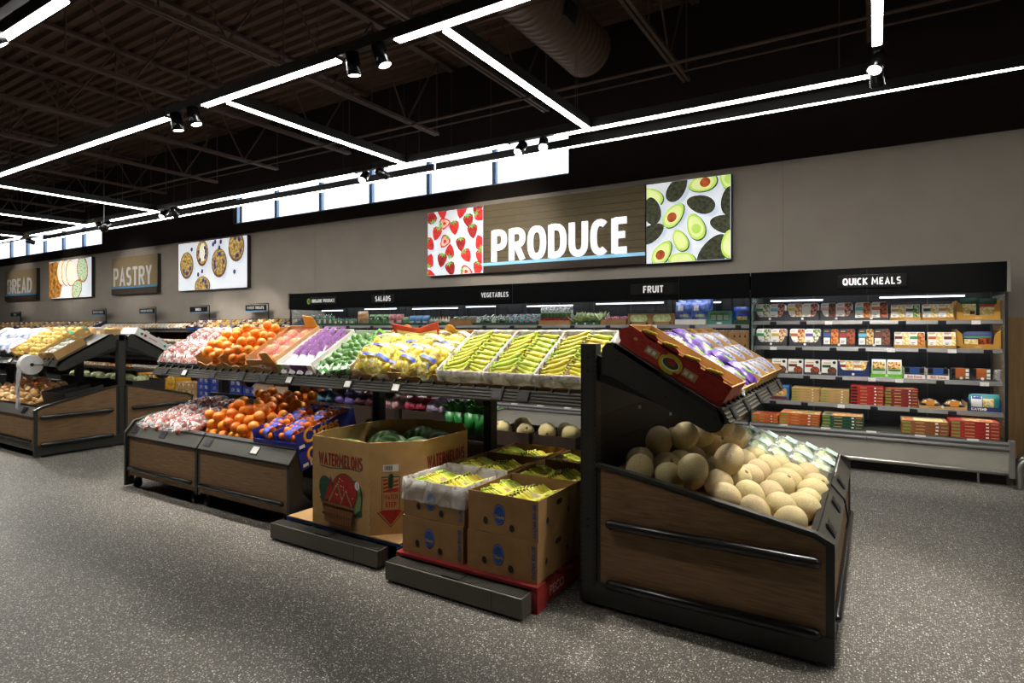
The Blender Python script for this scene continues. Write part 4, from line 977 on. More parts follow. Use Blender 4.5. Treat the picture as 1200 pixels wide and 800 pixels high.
stack(6, -.222, .082, zS[3], 7.422, .034, .28, M_pizr, None, 'bright red carton stack on the fourth shelf', 'red flat cartons', M_blackink)
stack(6, .088, .384, zS[3], 7.422, .032, .28, M_pizd, (M_pizr, F_['pizza'], M_kraftd), 'dark red carton stack on the fourth shelf', 'red flat cartons', M_sgreen)
shelf_tray(.39, .79, zS[3], 7.422, .08, M_kraftd, 'kraft tray of clear dessert domes on the fourth shelf', 0)
for k in range(2):
    t = thing('dessert_dome', '%s clear dessert dome with orange label in the kraft tray' % ['left', 'right'][k], 'packed dessert', T(.49 + k * .2, 7.55, zS[3] + .005), 'dessert domes')
    MB().ell((0, 0, .045), (.085, .08, .05), 16, 8).build('dome_lid', M_film, t, True); MB().lathe([(.07, 0), (.088, .03), (.085, .04), (.06, .045)], 16).build('base', M_dkpack, t, True)
    MB().ell((0, 0, .05), (.07, .065, .028), 14, 6).build('dessert', F_['cheese'], t, True); MB().box(-.035, .035, -.088, -.084, .03, .085).build('label_band', COL['orange'], t)
t = bag(.25, .17, .07, mat('bag_teal', '#3f8f8c', .35), 'teal and white snack bag at the right end of the fourth shelf', T(.93, 7.5, zS[3] + .004), ((.08, .42, .2, .85, M_white), (.1, .4, .7, .92, COL['blue']), (.45, .8, .2, .75, F_['pasta'])), None, seed=6)
o = shelf_tray(.80, 1.06, zS[3], 7.422, .12, M_navy, 'navy carton holding the teal snack bag', 0); text(o, 'KAYEM', M_white, PF(.075, -.001, .026), .034, 1, .001, .0003)
# bottom row
stack(3, -1.205, -.93, .421, 7.26, .030, .3, M_pizo, (M_pizo, F_['chili'], M_kraftd), 'small orange carton stack on the cooler floor', 'orange pizza cartons', M_sgreen)
stack(4, -.915, -.515, .421, 7.26, .032, .36, M_pizo, (M_kraftd, F_['noodle'], M_pizo), 'large orange carton stack on the cooler floor', 'orange pizza cartons', M_sgreen)
stack(4, -.493, -.1, .421, 7.26, .033, .36, M_pizg, (M_kraftd, F_['pizza'], M_pizg), 'dark green carton stack on the cooler floor', 'green pizza cartons', M_sgreen)
stack(4, .236, .63, .421, 7.26, .034, .36, M_pizb, (M_kraftd, F_['pasta'], M_pizo), 'brown carton stack on the cooler floor', 'brown pizza cartons', M_sgreen)
stack(5, .638, 1.022, .421, 7.26, .033, .36, M_pizr, (M_pizr, F_['pizza'], M_pizr), 'red carton stack at the right of the cooler floor', 'red pizza cartons', M_sgreen)
tag(MB().box(0, 2.27, 7.245, 8.1, .37, .42).build('floor_grille', M_rail, None, False, T(-1.21, 0, 0)), 'grey floor deck grille of the quick meals cooler', 'grille')
bpy.data.objects['floor_grille'].parent = QM; bpy.data.objects['floor_grille'].matrix_basis = T(.01, 0, 0)
for k_ in ('label', 'category'): del bpy.data.objects['floor_grille'][k_]
# ================================================================ fruit and vegetables
M_orange = mat('orange_peel', '#ee8412', .42, 0, .1, 9, col2='#f79a28', bump=.25, bsc=26, rnd=.1, hue=.012, coat=.1)
M_mand = mat('mandarin_peel', '#ee7210', .4, 0, .1, 12, col2='#f6861e', bump=.2, bsc=22, rnd=.08, hue=.008)
M_apple = mat('apple_skin', '#9c1f1c', .25, 0, .1, 14, col2='#d0724a', lo=.45, hi=.75, rnd=.15, hue=.015, coat=.3)
M_lemon = mat('lemon_peel', '#f2d420', .42, 0, .05, 10, col2='#f8e444', bump=.2, bsc=200, rnd=.05)
M_lime = mat('lime_peel', '#2f681c', .4, 0, .1, 10, col2='#5a9434', bump=.2, bsc=200, rnd=.1)
M_peach = mat('grapefruit_peel', '#ee8a52', .5, 0, .1, 8, col2='#f2a06a', rnd=.06)
M_ban = mat('banana_peel', '#d8cc34', .5, 0, .08, 6, col2='#ecdc48', rnd=.1, hue=.02); M_banend = mat('banana_end', '#5d5a22', .7)
M_bang = mat('banana_peel_green', '#a9bf38', .5, 0, .1, 6, col2='#dcd646', rnd=.12, hue=.03)
M_cant = mat('cantaloupe_rind', '#c4a878', .7, 0, .1, 60, col2='#e6d6ae', rnd=.06, hue=.012, kind='edge', lo=.0, hi=.14, bump=.3, bsc=90)
M_cant.node_tree.nodes['Voronoi Texture'].inputs['Scale'].default_value = 15
_e = [n for n in M_cant.node_tree.nodes if n.type == 'VALTORGB'][0].color_ramp.elements; _e[0].color = (*lin('#d9caa0'), 1); _e[1].color = (*lin('#b3a06c'), 1)
M_wm = mat('watermelon_rind', '#1d3d1a', .4, 0, .1, 5.5, col2='#5f8a40', kind='wave', lo=.3, hi=.95, rnd=.1)
M_stem = mat('stem_brown', '#7a6238', .8); M_stick = mat('fruit_sticker', '#e9e6f0', .5, 0, .3, 90, col2='#6a5aa0')
M_onion = mat('onion_skin', '#d09a52', .45, 0, .15, 5, col2='#f0d2a0', rnd=.15, stretch=(3, 3, .6))
M_yonion = mat('yellow_potato', '#e8bb3a', .5, 0, .1, 7, col2='#f6de80', rnd=.08)
M_garlic = mat('garlic_white', '#e4dccb', .6, 0, .08, 9)
M_netpurple = mat('net_purple', '#4a1254', .6, 0, .2, 60, col2='#7a3a8c'); M_netblue = mat('net_blue', '#1b2f9a', .45, 0, .2, 30, col2='#2a4fc8'); M_netred = mat('net_red', '#c43a2a', .6)
M_ylabel = mat('cream_label', '#f2ecb8', .5, 0, .05, 9)
F_lemon = film('yellow_net', '#fbf2a8', .42, .72, .04, .5, 22, .3); F_pink = film('pink_film', '#f0a8a0', .4, .72, .15, .6, 18, .25); F_green = film('green_film', '#dff0da', .5, .75, .02, .4, 18, .2)
ball_cache = {}
def ballmesh(nm, m, fn=None, r=(1, 1, 1), seg=14, rings=9, extra=None, mats=None):
    if nm not in ball_cache:
        b = MB().ell((0, 0, 0), r, seg, rings, 0, None, fn)
        if extra: extra(b)
        ball_cache[nm] = b.mesh(nm, mats or m, True)
    return ball_cache[nm]
def dimple(d): z = d.z; return 1 - .12 * max(0, z - .8) / .2 - .05 * max(0, -z - .85) / .15
def citrus(d): return 1 - .035 * max(0, d.z - .9) / .1
ORANGE = ballmesh('orange', None, citrus, extra=lambda b: b.cyl((0, 0, .955), .06, .02, 6, 1), mats=[M_orange, mat('navel', '#7a6a1e')])
MAND = ballmesh('mandarin', None, citrus, (1, 1, .85), 10, 7, mats=[M_mand])
APPLE = ballmesh('apple', None, dimple, (1, 1, .92), 12, 8, extra=lambda b: b.tube([(0, 0, .75), (.04, 0, 1.05)], .05, 4, 1), mats=[M_apple, M_stem])
LEMON = ballmesh('lemon', None, lambda d: 1 + .28 * max(0, abs(d.x) - .86) / .14, (1.15, .85, .85), 12, 9, mats=[M_lemon])
LIME = ballmesh('lime', None, lambda d: 1 + .18 * max(0, abs(d.x) - .88) / .12, (1.1, .9, .9), 12, 8, mats=[M_lime])
PEACH = ballmesh('grapefruit', None, citrus, mats=[M_peach])
ONION = ballmesh('onion', None, lambda d: 1 + .5 * max(0, d.z - .88) / .12 - .08 * max(0, -d.z - .9) / .1, (1, 1, .88), 12, 10, mats=[M_onion])
YPOT = ballmesh('yellow_potato', None, None, (1.15, .9, .85), 10, 7, mats=[M_yonion])
def fruit(name, me, x, y, z, r, label, cat, group, s=(1, 1, 1), M=None):
    o = obj(name, me, None, (M or Matrix()) @ T(x, y, z) @ rrot() @ SC(r * s[0], r * s[1], r * s[2])); return tag(o, label, cat, group)
def kid(name, me, par, x, y, z, r): return obj(name, me, par, T(x, y, z) @ rrot() @ SC(r, r, r))

# ---- bags of fruit: contents, crinkled film and printed header are parts of the bag
def pillow(w, l, h, seed=0, cr=.012, n=12):
    """closed crinkled envelope lying flat: x across, y along, z up"""
    def fn(sg):
        def g(u, v):
            e = max(0., math.sin(PI * u)) ** .45 * max(0., math.sin(PI * v)) ** .45
            nz = noise.noise(Vector((u * 6 + seed, v * 7, sg * 2 + seed))) * cr * (1 if e > .05 else .6)
            return ((u - .5) * w * (1 - .12 * (1 - e)), (v - .5) * l, h / 2 + sg * h / 2 * e + nz)
        return g
    b = MB(); b.grid(n, n, fn(1), 0); b.grid(n, n, fn(-1), 0); return b
def bag_proto(name, cat, me, r, lay, w, l, h, fm, header=None, band=None, seed=0):
    def make():
        t = thing(name, '', cat)
        kn = {'apple': 'apple', 'lemon': 'lemon', 'lime': 'lime'}.get(me.name.split('.')[0], me.name.split('.')[0])
        for (x, y, z) in lay: kid(kn, me, t, x, y, z, r * RND.uniform(.93, 1.05))
        pillow(w, l, h, seed).build('bag_film', fm, t, True)
        if header:
            b = MB()
            def g(u, v):
                e = math.sin(PI * u) ** .5 * .9
                return ((u - .5) * w * .96, l * (header[0] + (header[1] - header[0]) * v) - l / 2, h * (.5 + .5 * e * max(0, math.sin(PI * (header[0] + (header[1] - header[0]) * v))) ** .45) + .004 + noise.noise(Vector((u * 8, v * 3, seed))) * .006)
            b.grid(10, 3, g, 0); b.m = [0 if (i // 3) % 2 == 0 else 1 for i in range(len(b.m))] if header[3] is not None else b.m
            b.build('bag_header', [header[2]] + ([header[3]] if header[3] is not None else []), t, True)
        if band:
            ub = band[3] if len(band) > 3 else 1
            def g(u, v): a = PI * (.12 + u * ub) if ub < 1 else PI * u; return (math.cos(a) * w * .5, (band[0] - .5) * l + (v - .5) * band[1], h * .5 + math.sin(a) * h * .56)
            b = MB(); b.grid(10, 1, g, 0); b.build('label_band', band[2], t, True)
        return t
    return Proto(make)
def lay2(nx, ny, r, h, jit=.006):
    o = []
    for k in range(2):
        for j in range(ny - k):
            for i in range(nx - k): o.append(((i - (nx - 1 - k) / 2) * r * 2.02 + RND.uniform(-jit, jit), (j - (ny - 1 - k) / 2) * r * 2.02 + RND.uniform(-jit, jit), r + .003 + k * r * 1.35))
    return o
AB = [bag_proto('apple_bag', 'bag of apples', APPLE, .036, lay2(3, 4, .036, 0), .25, .33, .13, M_film, (.80, .98, M_white, m2), None, s) for s, m2 in ((1, COL['blue']), (2, COL['red']), (3, COL['dgreen']))]
LB = [bag_proto('lemon_bag', 'bag of lemons', LEMON, .032, lay2(3, 3, .035, 0), .23, .28, .12, F_lemon, (.84, .99, M_ylabel, None), (.3, .028, M_netblue, .42), s) for s in (4, 5)]
LMB = [bag_proto('lime_bag', 'bag of limes', LIME, .027, lay2(3, 4, .028, 0), .19, .26, .09, F_green, (.06, .36, mat('bag_green', '#3f9a3a'), M_white), None, s) for s in (6, 7)]
PB = [bag_proto('grapefruit_bag', 'bag of grapefruit', PEACH, .042, lay2(2, 3, .042, 0), .2, .3, .14, F_pink, None, None, s) for s in (8,)]
MBG = [bag_proto('mandarin_bag', 'bag of mandarins', MAND, .03, lay2(3, 4, .0285, 0), .185, .25, .09, film('orange_net', '#e07a20', .5, .8, .05, .35, 30, .5), None, (p_, .10, M_netblue), 9 + i) for i, p_ in enumerate((.35, .6))]

# ---- cartons
def carton(name, label, w, d, h, M, m, t=.006, front=None, group=None, cat='carton', flap=None, inner=None, side_h=None):
    """open carton, front at y=0; front = list of (x, z) notched front outline"""
    o = thing(name, label, cat, M, group)
    b = MB(); fr = front or [(0, 0), (w, 0), (w, h), (0, h)]; hs = side_h or h
    b.prism(fr, 'y', 0, t); b.box(t, w - t, d - t, d, 0, h); b.box(0, t, t, d, 0, hs); b.box(w - t, w, t, d, 0, hs); b.box(t, w - t, t, d - t, 0, t)
    b.build('carton_body', m, o)
    return o
def notch(w, h, lo): return [(0, 0), (w, 0), (w, h), (w - .05, h), (w - .09, lo), (w / 2 + .03, lo), (w / 2 + .02, lo + .012), (w / 2 - .02, lo + .012), (w / 2 - .03, lo), (.09, lo), (.05, h), (0, h)]
# frames of the sloped shelves: local y runs up the slope, z is normal to it
def slope_frame(root, s=-1):
    """matrix of a shelf's front edge in the world"""
    base = root.matrix_basis @ (Matrix() if s < 0 else RZ(180))
    return base @ T(0, -SHU0, SHZ0) @ RX(SLOPE)
FM = slope_frame(MG); FE = slope_frame(EC); FL = slope_frame(LG); FLr = slope_frame(LG, 1)
# front shelf of the long table; sx is metres from its left end
def SM(x, y, z=0.002): return FM @ T(x, y, z)
# bagged apples in black trays, four columns
for c in range(4):
    x = .09 + c * .178
    tr = carton('black_tray', '%s black tray from the left end of the sloped shelf, under bagged apples' % ORD[c], .174, .6, .035, SM(x - .087, .012), mat('tray_black', '#1a1c22', .4), group='black trays under the bagged apples')
    for r in range(2):
        AB[(c + r) % 3](SM(x, .185 + r * .27, .01) @ RX(5) @ SC(.70, 1, .95), 'clear bag of red apples, %s in the %s column of the sloped shelf' % (['lower', 'upper'][r], ORD[c]), 'bagged apples on the sloped shelf')
# two cartons of loose oranges
for k in range(2):
    x0 = .735 + k * .38; w = .372
    carton('orange_carton', '%s open kraft carton of loose oranges on the sloped shelf' % ['left', 'right'][k], w, .53, .14, SM(x0, .015), M_kraft, front=notch(w, .075, .045), group='orange cartons on the sloped shelf')
    for (x, y, z) in pile(40, .041, (.05, w - .05), (.05, .48), lambda x, y: .006):
        fruit('orange', ORANGE, x0 + x, .015 + y, z + .003, .0405, 'loose orange in the %s open carton on the sloped shelf' % ['left', 'right'][k], 'orange', 'oranges in the cartons on the sloped shelf', M=FM)
# carton of grapefruit bags
x0 = 1.495; w = .39
o = carton('grapefruit_carton', 'open kraft carton of pink bagged grapefruit with yellow flap on the sloped shelf', w, .54, .15, SM(x0, .01), M_kraft, front=[(0, 0), (w, 0), (w, .11), (w - .04, .13), (.04, .13), (0, .12)])
MB().prism([(0, 0), (.15, 0), (.13, .11), (.02, .10)], 'y', 0, .005).build('carton_flap', mat('flap_yellow', '#d8a935'), o, False, T(w - .15, -.002, .11) @ RX(8)); 
MB().prism([(0, 0), (.16, .0), (.15, .10), (.03, .12)], 'y', 0, .005).build('carton_flap', mat('flap_yellow', '#d8a935'), o, False, T(w - .17, .53, .14))
d = Decal(); d.add(rr(.16, .05, .24, .085, .015), M_white); d.add(circ(.2, .068, .02, .01), M_red); d.build('label', o, PF(0, -.0005, 0))
for k in range(6): PB[0](SM(x0 + .115 + (k % 2) * .19, .16 + (k // 2) * .13, .012 + .05 * (k // 2 == 9)) @ RX(6 + 6 * (k % 2)) @ RZ(RND.uniform(-14, 14)), 'pink net bag of grapefruit, %s in its carton' % ['front left', 'front right', 'middle left', 'middle right', 'back left', 'back right'][k], 'bagged grapefruit')
# garlic carton: white pouches with purple nets
x0 = 1.895; w = .42
o = carton('garlic_carton', 'white and purple printed carton of netted garlic on the sloped shelf', w, .53, .12, SM(x0, .01), M_whitecard, front=[(0, 0), (w, 0), (w, .10), (0, .10)])
MB().box(.16, .36, -.003, 0, 0, .1).build('purple_print', mat('print_purple', '#4a2358', .5), o); MB().box(0, .05, -.003, 0, 0, .1).build('green_print', M_lime if False else mat('print_lime', '#7ac23a'), o)
d = Decal(); d.add(circ(.1, .05, .03, .018), mat('print_purple', '#4a2358')); d.add(circ(.1, .05, .014, .01), M_white); d.build('emblem', o, PF(0, -.0035, 0))
def mk_garlic(full):
    t = thing('garlic_pouch', '', 'garlic pouch')
    pillow(.085, .15, .05, 3, .006, 8).build('pouch', mat('pouch_white', '#f2eef0', .4, 0, .12, 40, col2='#dccbd8', lo=.5, hi=.7), t, True)
    def g(u, v): a = PI * u; return (math.cos(a) * .042 * (1 - .3 * v), .035 + v * .10, .030 + math.sin(a) * .022 * (1 - .7 * v) + noise.noise(Vector((u * 9, v * 9, 2))) * .014)
    if full: b = MB(); b.grid(9, 5, g); b.build('net_top', M_netpurple, t, True)
    return t
GP, GW = Proto(lambda: mk_garlic(True)), Proto(lambda: mk_garlic(False))
for r in range(6):
    for c in range(4): (GW if r == 0 or (c == 3 and r % 2) else GP)(SM(x0 + .06 + c * .1, .07 + r * .078, .035 + .012 * (r % 2)) @ RX(24) @ RZ(RND.uniform(-8, 8)), 'white garlic pouch with purple print, %s in the %s row of its carton' % (['far left', 'left of centre', 'right of centre', 'far right'][c], ORD[r]), 'garlic pouches')
# bags of limes with their white header carton
x0 = 2.33
o = carton('lime_carton', 'white carton with green purple label behind the bagged limes', .4, .53, .09, SM(x0, .01), M_whitecard, front=[(0, 0), (.4, 0), (.4, .02), (0, .02)])
MB().box(0, .4, .525, .53, .09, .11).build('back_flap', M_whitecard, o); 
d = Decal(); d.rect(0, 0, .12, .14, mat('print_lime', '#7ac23a')); d.rect(.015, .08, .10, .12, mat('print_purple', '#4a2358')); d.rect(.015, .02, .10, .055, mat('print_purple', '#4a2358')); d.build('label', o, T(.30, .36, .10) @ RX(35) @ RZ(-25))
for k in range(9): LMB[k % 2](SM(x0 + .08 + (k % 3) * .12, .13 + (k // 3) * .14, .012 + (k % 3) * .012) @ RZ(RND.uniform(-35, 35)) @ RX(8), 'green printed bag of limes, %s of the %s row' % (['left', 'middle', 'right'][k % 3], ORD[k // 3]), 'bagged limes')
# two cartons of bagged lemons
for k in range(2):
    x0 = 2.74 + k * .415; w = .41
    o = carton('lemon_carton', '%s kraft carton heaped with bagged lemons' % ['left', 'right'][k], w, .54, .11, SM(x0, .01), M_kraft2, front=[(0, 0), (w, 0), (w, .075), (w - .05, .075), (w - .09, .05), (.12, .05), (.08, .075), (0, .075)], group='lemon cartons')
    d = Decal(); d.rect(w - .16, .012, w - .05, .055, M_white); d.rect(w - .15, .02, w - .06, .046, M_tagwhite); d.build('label', o, PF(0, -.0006, 0))
    MB().prism(circ(.12, 0, .05, .05, 12, 0, 180), 'y', 0, .005).build('carton_flap', mat('flap_gold', '#c08a2a'), o, False, T(.06, .532, .11))
    for j in range(9):
        r, c = divmod(j, 2)
        LB[j % 2](SM(x0 + .115 + c * .18, .14 + (r % 3) * .135, .012 if j < 6 else .07) @ RZ(RND.uniform(-30, 30)) @ RX(6), 'yellow net bag of lemons, %s in the %s lemon carton' % (['front left', 'front right', 'middle left', 'middle right', 'back left', 'back right', 'top front left', 'top front right', 'top middle'][j], ['left', 'right'][k]), 'bagged lemons')
# a red and yellow printed header peeking up behind the lemons
t = thing('header_card', 'red edged yellow header card standing behind the bagged lemons', 'card', SM(2.82, .50, .05)); MB().prism([(0, 0), (.42, 0), (.46, .16), (.24, .10), (-.02, .15)], 'y', 0, .006).build('card', COL['red'], t); MB().prism([(.03, .0), (.4, 0), (.42, .09), (.24, .06), (.02, .09)], 'y', -.003, 0).build('card_print', M_ylabel, t)

# ---- bananas
def banana_mesh(nm, m, L=.175, r=.021, bend=.045):
    b = MB(); P = []; Rr = []
    for i in range(9):
        u = i / 8; P.append(((u - .5) * L, 0, -bend * (1 - (2 * u - 1) ** 2) + bend * .5)); Rr.append(r * (0.42 if i == 0 else .62 if i == 8 else min(1, .72 + 1.1 * min(u, 1 - u) * 2)))
    b.tube(P, Rr, 6); b.tube([P[0], (P[0][0] - .028, 0, P[0][2] + .012)], [r * .36, r * .3], 5, 0); b.tube([P[8], (P[8][0] + .008, 0, P[8][2] + .004)], [r * .3, r * .22], 5, 1)
    return b.mesh(nm, [m, M_banend], True)
BANY = banana_mesh('banana', M_ban); BANG = banana_mesh('banana_greenish', M_bang)
def mk_hand(me, n=5, r=.0345):
    def make():
        t = thing('banana_bunch', '', 'bananas')
        for i in range(n): obj('banana', me, t, T(.006 * (i - 2), (i - (n - 1) / 2) * r * .93, .028 + .004 * math.cos(i)) @ RZ((i - (n - 1) / 2) * 4) @ RX((i - (n - 1) / 2) * 9))
        b = MB().box(-.125, -.10, -.055, .055, .03, .06, 0, .008); b.build('crown', M_banend if me is BANY else M_bang, t, True)
        return t
    return Proto(make)
HY, HG = mk_hand(BANY), mk_hand(BANG)
M_chiq = mat('logo_blue', '#24509a', .6, 0, .1, 60); M_chiqt = mat('logo_tan', '#b59a6c', .7)
def banana_box(label, M, w, d, h, group, m=None, logo=True):
    o = carton('banana_box', label, w, d, h, M, m or M_kraft2, group=group, cat='banana box')
    if logo:
        q = Decal(); q.add(circ(w * .46, h * .5, w * .085, h * .27, 26), M_chiq); q.add(circ(w * .46, h * .5, w * .074, h * .235, 26), M_chiqt); q.add(circ(w * .46, h * .5, w * .070, h * .222, 26), M_chiq)
        q.add(circ(w * .26, h * .3, .016, .02, 14), M_blackink); q.add(circ(w * .64, h * .22, .016, .02, 14), M_blackink)
        q.build('logo_print', o, PF(0, -.0006, 0)); text(o, 'Chiquita', M_chiqt, PF(w * .46, -.003, h * .44), .024, .8, .0008, .0003)
        text(o, 'O-LNA BX-05', M_chiq, PF(w - .022, -.001, h * .5) @ RZ(90), .03, 1, .0008, .0003)
        for pts in (rr(d * .45, h * .68, d * .45 + .07, h * .68 + .03, .014), circ(d * .22, h * .42, .014, .018), circ(d * .78, h * .42, .014, .018)): Decal().add(pts, M_blackink).build('hand_hole', o, PR(w + .0006, 0, 0))
    return o
def liner(o, w, d, h, drop=.09, seed=0, m=None):
    """plastic sheet folded over the rim of a carton"""
    b = MB(); per = [(0, 0), (w, 0), (w, d), (0, d)]; n = 12
    pts = []
    for k in range(4):
        a, c = Vector(per[k]), Vector(per[(k + 1) % 4])
        for i in range(n): pts.append(a.lerp(c, i / n))
    ctr = Vector((w / 2, d / 2)); V = []
    N_ = len(pts)
    for lev in range(5):
        for i, p in enumerate(pts):
            out = (p - ctr).normalized(); z = [h * .35, h + .004, h + .008, h - drop * .5, h - drop][lev]; off = [-.02, -.008, .006, .012, .016][lev]
            nz = noise.noise(Vector((p.x * 22 + seed, p.y * 22, lev * 2.3))) * [.008, .004, .004, .008, .02][lev]
            q = p + out * (off + nz * .5); V.append((q.x, q.y, z + nz))
    F = [(l * N_ + i, l * N_ + (i + 1) % N_, (l + 1) * N_ + (i + 1) % N_, (l + 1) * N_ + i) for l in range(4) for i in range(N_)]
    b.add(V, F); return b.build('plastic_liner', m or M_filmw, o, True)
M_paper = mat('brown_liner_paper', '#a78d6c', .8, 0, .12, 20)
# three banana boxes lying on the sloped shelf
BX = [3.575, 3.948, 4.32]
for k, x0 in enumerate(BX):
    w = .366; nm = ['left', 'middle', 'right'][k]
    o = banana_box('%s plastic lined banana box on the sloped shelf' % nm, SM(x0, .005), w, .52, .115, 'plastic lined banana boxes on the sloped shelf', M_kraft2, False)
    liner(o, w, .52, .115, .075, k * 3)
    MB().box(.008, w - .008, .008, .51, .008, .035).build('liner_sheet', M_filmw, o)
    x00 = x0
    for c in range(2):
        for r in range(7):
            me = HG if (k == 0 and c == 0) else (HY if RND.random() < .5 else HG)
            me(SM(x00 + w * (.28 + .44 * c), .115 + r * .055, .045 + .001 * r) @ RZ((22 if c == 0 else -26) + RND.uniform(-7, 7)) @ RX(34) @ SC(.86, .9, .95), 'banana bunch, %s up in the %s column of the %s plastic lined box' % (ORD[r], ['left', 'right'][c], nm), 'bananas in the lined boxes')
    tag(MB().prism([(0, .04), (.40, .04), (.40, .1), (.25, .09), (0, .1)], 'x', 0, .004).build('paper_divider', M_paper, None, False, SM(x00 + w * .5, .05)), 'paper divider between banana rows in the %s lined box' % nm, 'divider')
# ---- banana boxes on the red pallet, two columns, three rows, two high
def bananas_in(x0, y0, z0, w, d, h, nm):
    for r in range(3):
        for c in range(2):
            (HY if (r + c) % 2 else HG)(T(x0 + w * (.29 + .42 * c), y0 + d * (.30 + .22 * r), z0 + h - .062) @ RZ(180 * (c) + RND.uniform(-10, 10)) @ RX(RND.uniform(-8, 12)) @ SC(.9, .8, 1), 'banana bunch, %s %s of the %s' % (['front', 'middle', 'back'][r], ['left', 'right'][c], nm), 'bananas in the boxes on the red pallet')
BH = .218
for c, x0 in enumerate((-2.462, -1.975)):
    for r in range(3):
        y0 = 2.735 + r * .463; w, d = .455, .455
        if r == 2: d = .40
        for lv in range(2):
            nm = '%s banana box of the %s %s pallet stack' % (['lower', 'upper'][lv], ['front', 'middle', 'rear'][r], ['left', 'right'][c])
            M = T(x0 + (.003 if lv else 0), y0 + (.008 if lv else 0), .1425 + lv * (BH + .001)) @ RZ(RND.uniform(-.5, .5))
            o = banana_box(nm, M, w, d, BH, 'banana boxes on the red pallet', None, r == 0 or lv == 1)
            if lv == 1:
                MB().box(.01, w - .01, .01, d - .01, BH - .115, BH - .1).build('liner_paper', M_filmw if r == 0 else M_paper, o)
                bananas_in(x0, y0, .1425 + BH, w, d, BH - .015, nm)
                q = MB()
                q.grid(10, 4, lambda u, v: (.02 + u * (w - .04), d * .47 + v * .07 + noise.noise(Vector((u * 6, v * 4, c))) * .02, BH - .07 + .03 * math.sin(PI * v) + noise.noise(Vector((u * 7, v * 5, 3 + c))) * .02)); q.build('paper_fold', M_paper, o, True)
                if c == 0 and r == 0: liner(o, w, d, BH, .12, 5, film('wrap_film', '#f4f2ee', .35, .62, .18, .6, 9, .2))
# ---- watermelon bin
WX, WY0, WZ, WH = -2.985, 3.275, .1525, .60
OCT = [(-.35, -.49), (.19, -.49), (.44, -.25), (.44, .25), (.24, .48), (-.24, .48), (-.44, .25), (-.44, -.33)]
t = thing('watermelon_bin', 'tall octagonal cardboard bin printed WATERMELONS standing on the blue pallet', 'fruit bin', T(WX, WY0, WZ))
b = MB(); n = 8; inn = [(x * .982, y * .982) for x, y in OCT]
b.add([(x, y, 0) for x, y in OCT] + [(x, y, WH) for x, y in OCT] + [(x, y, 0) for x, y in inn] + [(x, y, WH) for x, y in inn],
      [(i, (i + 1) % n, n + (i + 1) % n, n + i) for i in range(n)] + [(2 * n + i, 3 * n + i, 3 * n + (i + 1) % n, 2 * n + (i + 1) % n) for i in range(n)] + [(n + i, n + (i + 1) % n, 3 * n + (i + 1) % n, 3 * n + i) for i in range(n)])
b.poly([(x, y, .004) for x, y in inn]); b.build('bin_walls', M_kraft, t)
sc = MB()
for k in range(11): sc.prism(circ(0, 0, .014, .012, 8, -90, 90), 'y', 0, .002, 0, T(.185, -.4925, .05 + k * .05))
sc.build('stitched_seam', M_kraftd, t)
M_wred = mat('print_red', '#b02a22', .75, 0, .15, 50); M_wdk = mat('print_dark_green', '#2f5244', .75, 0, .15, 50); M_bask = mat('print_basket', '#6e4326', .8, 0, .15, 30); M_baskl = mat('print_basket_light', '#8c5c36', .8); M_rindp = mat('print_rind', '#8aa05a', .8)
PFw = T(-.08, -.4903, 0) @ PF(0, 0, 0)
def arctext(s, size, w, zc, par, M, arc=.0):
    word(par, s, M_wdk, M @ T(.004, zc - .004, .0004), size * .8, w, .165, .56, .09, .0002, 'lettering_shadow'); word(par, s, M_wred, M @ T(0, zc, .001), size * .8, w, .165, .56, .09, .0003)
arctext('WATERMELONS', .105, .42, .455, t, PFw)
d = Decal(.0005)
d.add([(-.19, .40), (-.1, .392), (0, .40), (.1, .408), (.19, .40), (.19, .405), (.1, .414), (0, .406), (-.1, .398), (-.19, .406)], M_wdk)
d.add(circ(-.13, .24, .07, .10, 20, rot=20), M_wdk); d.add(circ(.15, .22, .06, .12, 20), M_wdk); d.add(circ(.15, .22, .05, .11, 20), M_rindp)
d.add([(-.2, .19), (-.15, .13), (-.11, .2)], M_wdk); d.add([(.14, .1), (.2, .11), (.21, .15), (.17, .14)], M_wdk); d.add([(-.05, .065), (.08, .05), (.17, .06), (.1, .08)], M_rindp)
d.add(circ(.045, .25, .12, .125, 26), M_wdk); d.add(circ(.045, .25, .112, .117, 26), M_wred)
d.add([(-.15, .17), (-.085, .345), (-.05, .2)], M_wdk); d.add([(-.145, .175), (-.085, .335), (-.055, .2)], M_wred); d.add([(-.115, .16), (-.02, .31), (.05, .15)], M_rindp); d.add([(-.105, .16), (-.02, .295), (.04, .15)], M_wred); d.add([(0, .15), (.06, .27), (.13, .15)], M_rindp); d.add([(.01, .15), (.06, .255), (.12, .15)], M_wred)
r_ = random.Random(8)
for k in range(16): x, y = r_.uniform(-.03, .13), r_.uniform(.19, .34); d.add(circ(x, y, .003, .005, 6, rot=30), M_ylabel)
d.add([(-.16, .175), (.155, .165), (.135, .03), (.04, .018), (-.06, .02), (-.13, .04)], M_bask)
for k in range(12): x = -.145 + k * .024; d.add([(x, .135), (x + .018, .134), (x * .88 + .018, .035), (x * .88 + .003, .034)], M_baskl)
d.add([(-.16, .175), (.155, .165), (.152, .148), (-.156, .157)], M_baskl); d.add([(-.15, .10), (.146, .092), (.143, .078), (-.146, .085)], M_bask)
d.add(circ(.185, .315, .022, .028, 16), M_white); d.add(circ(.185, .315, .003, .02, 8), M_wred)
d.build('fruit_basket_print', t, PFw)
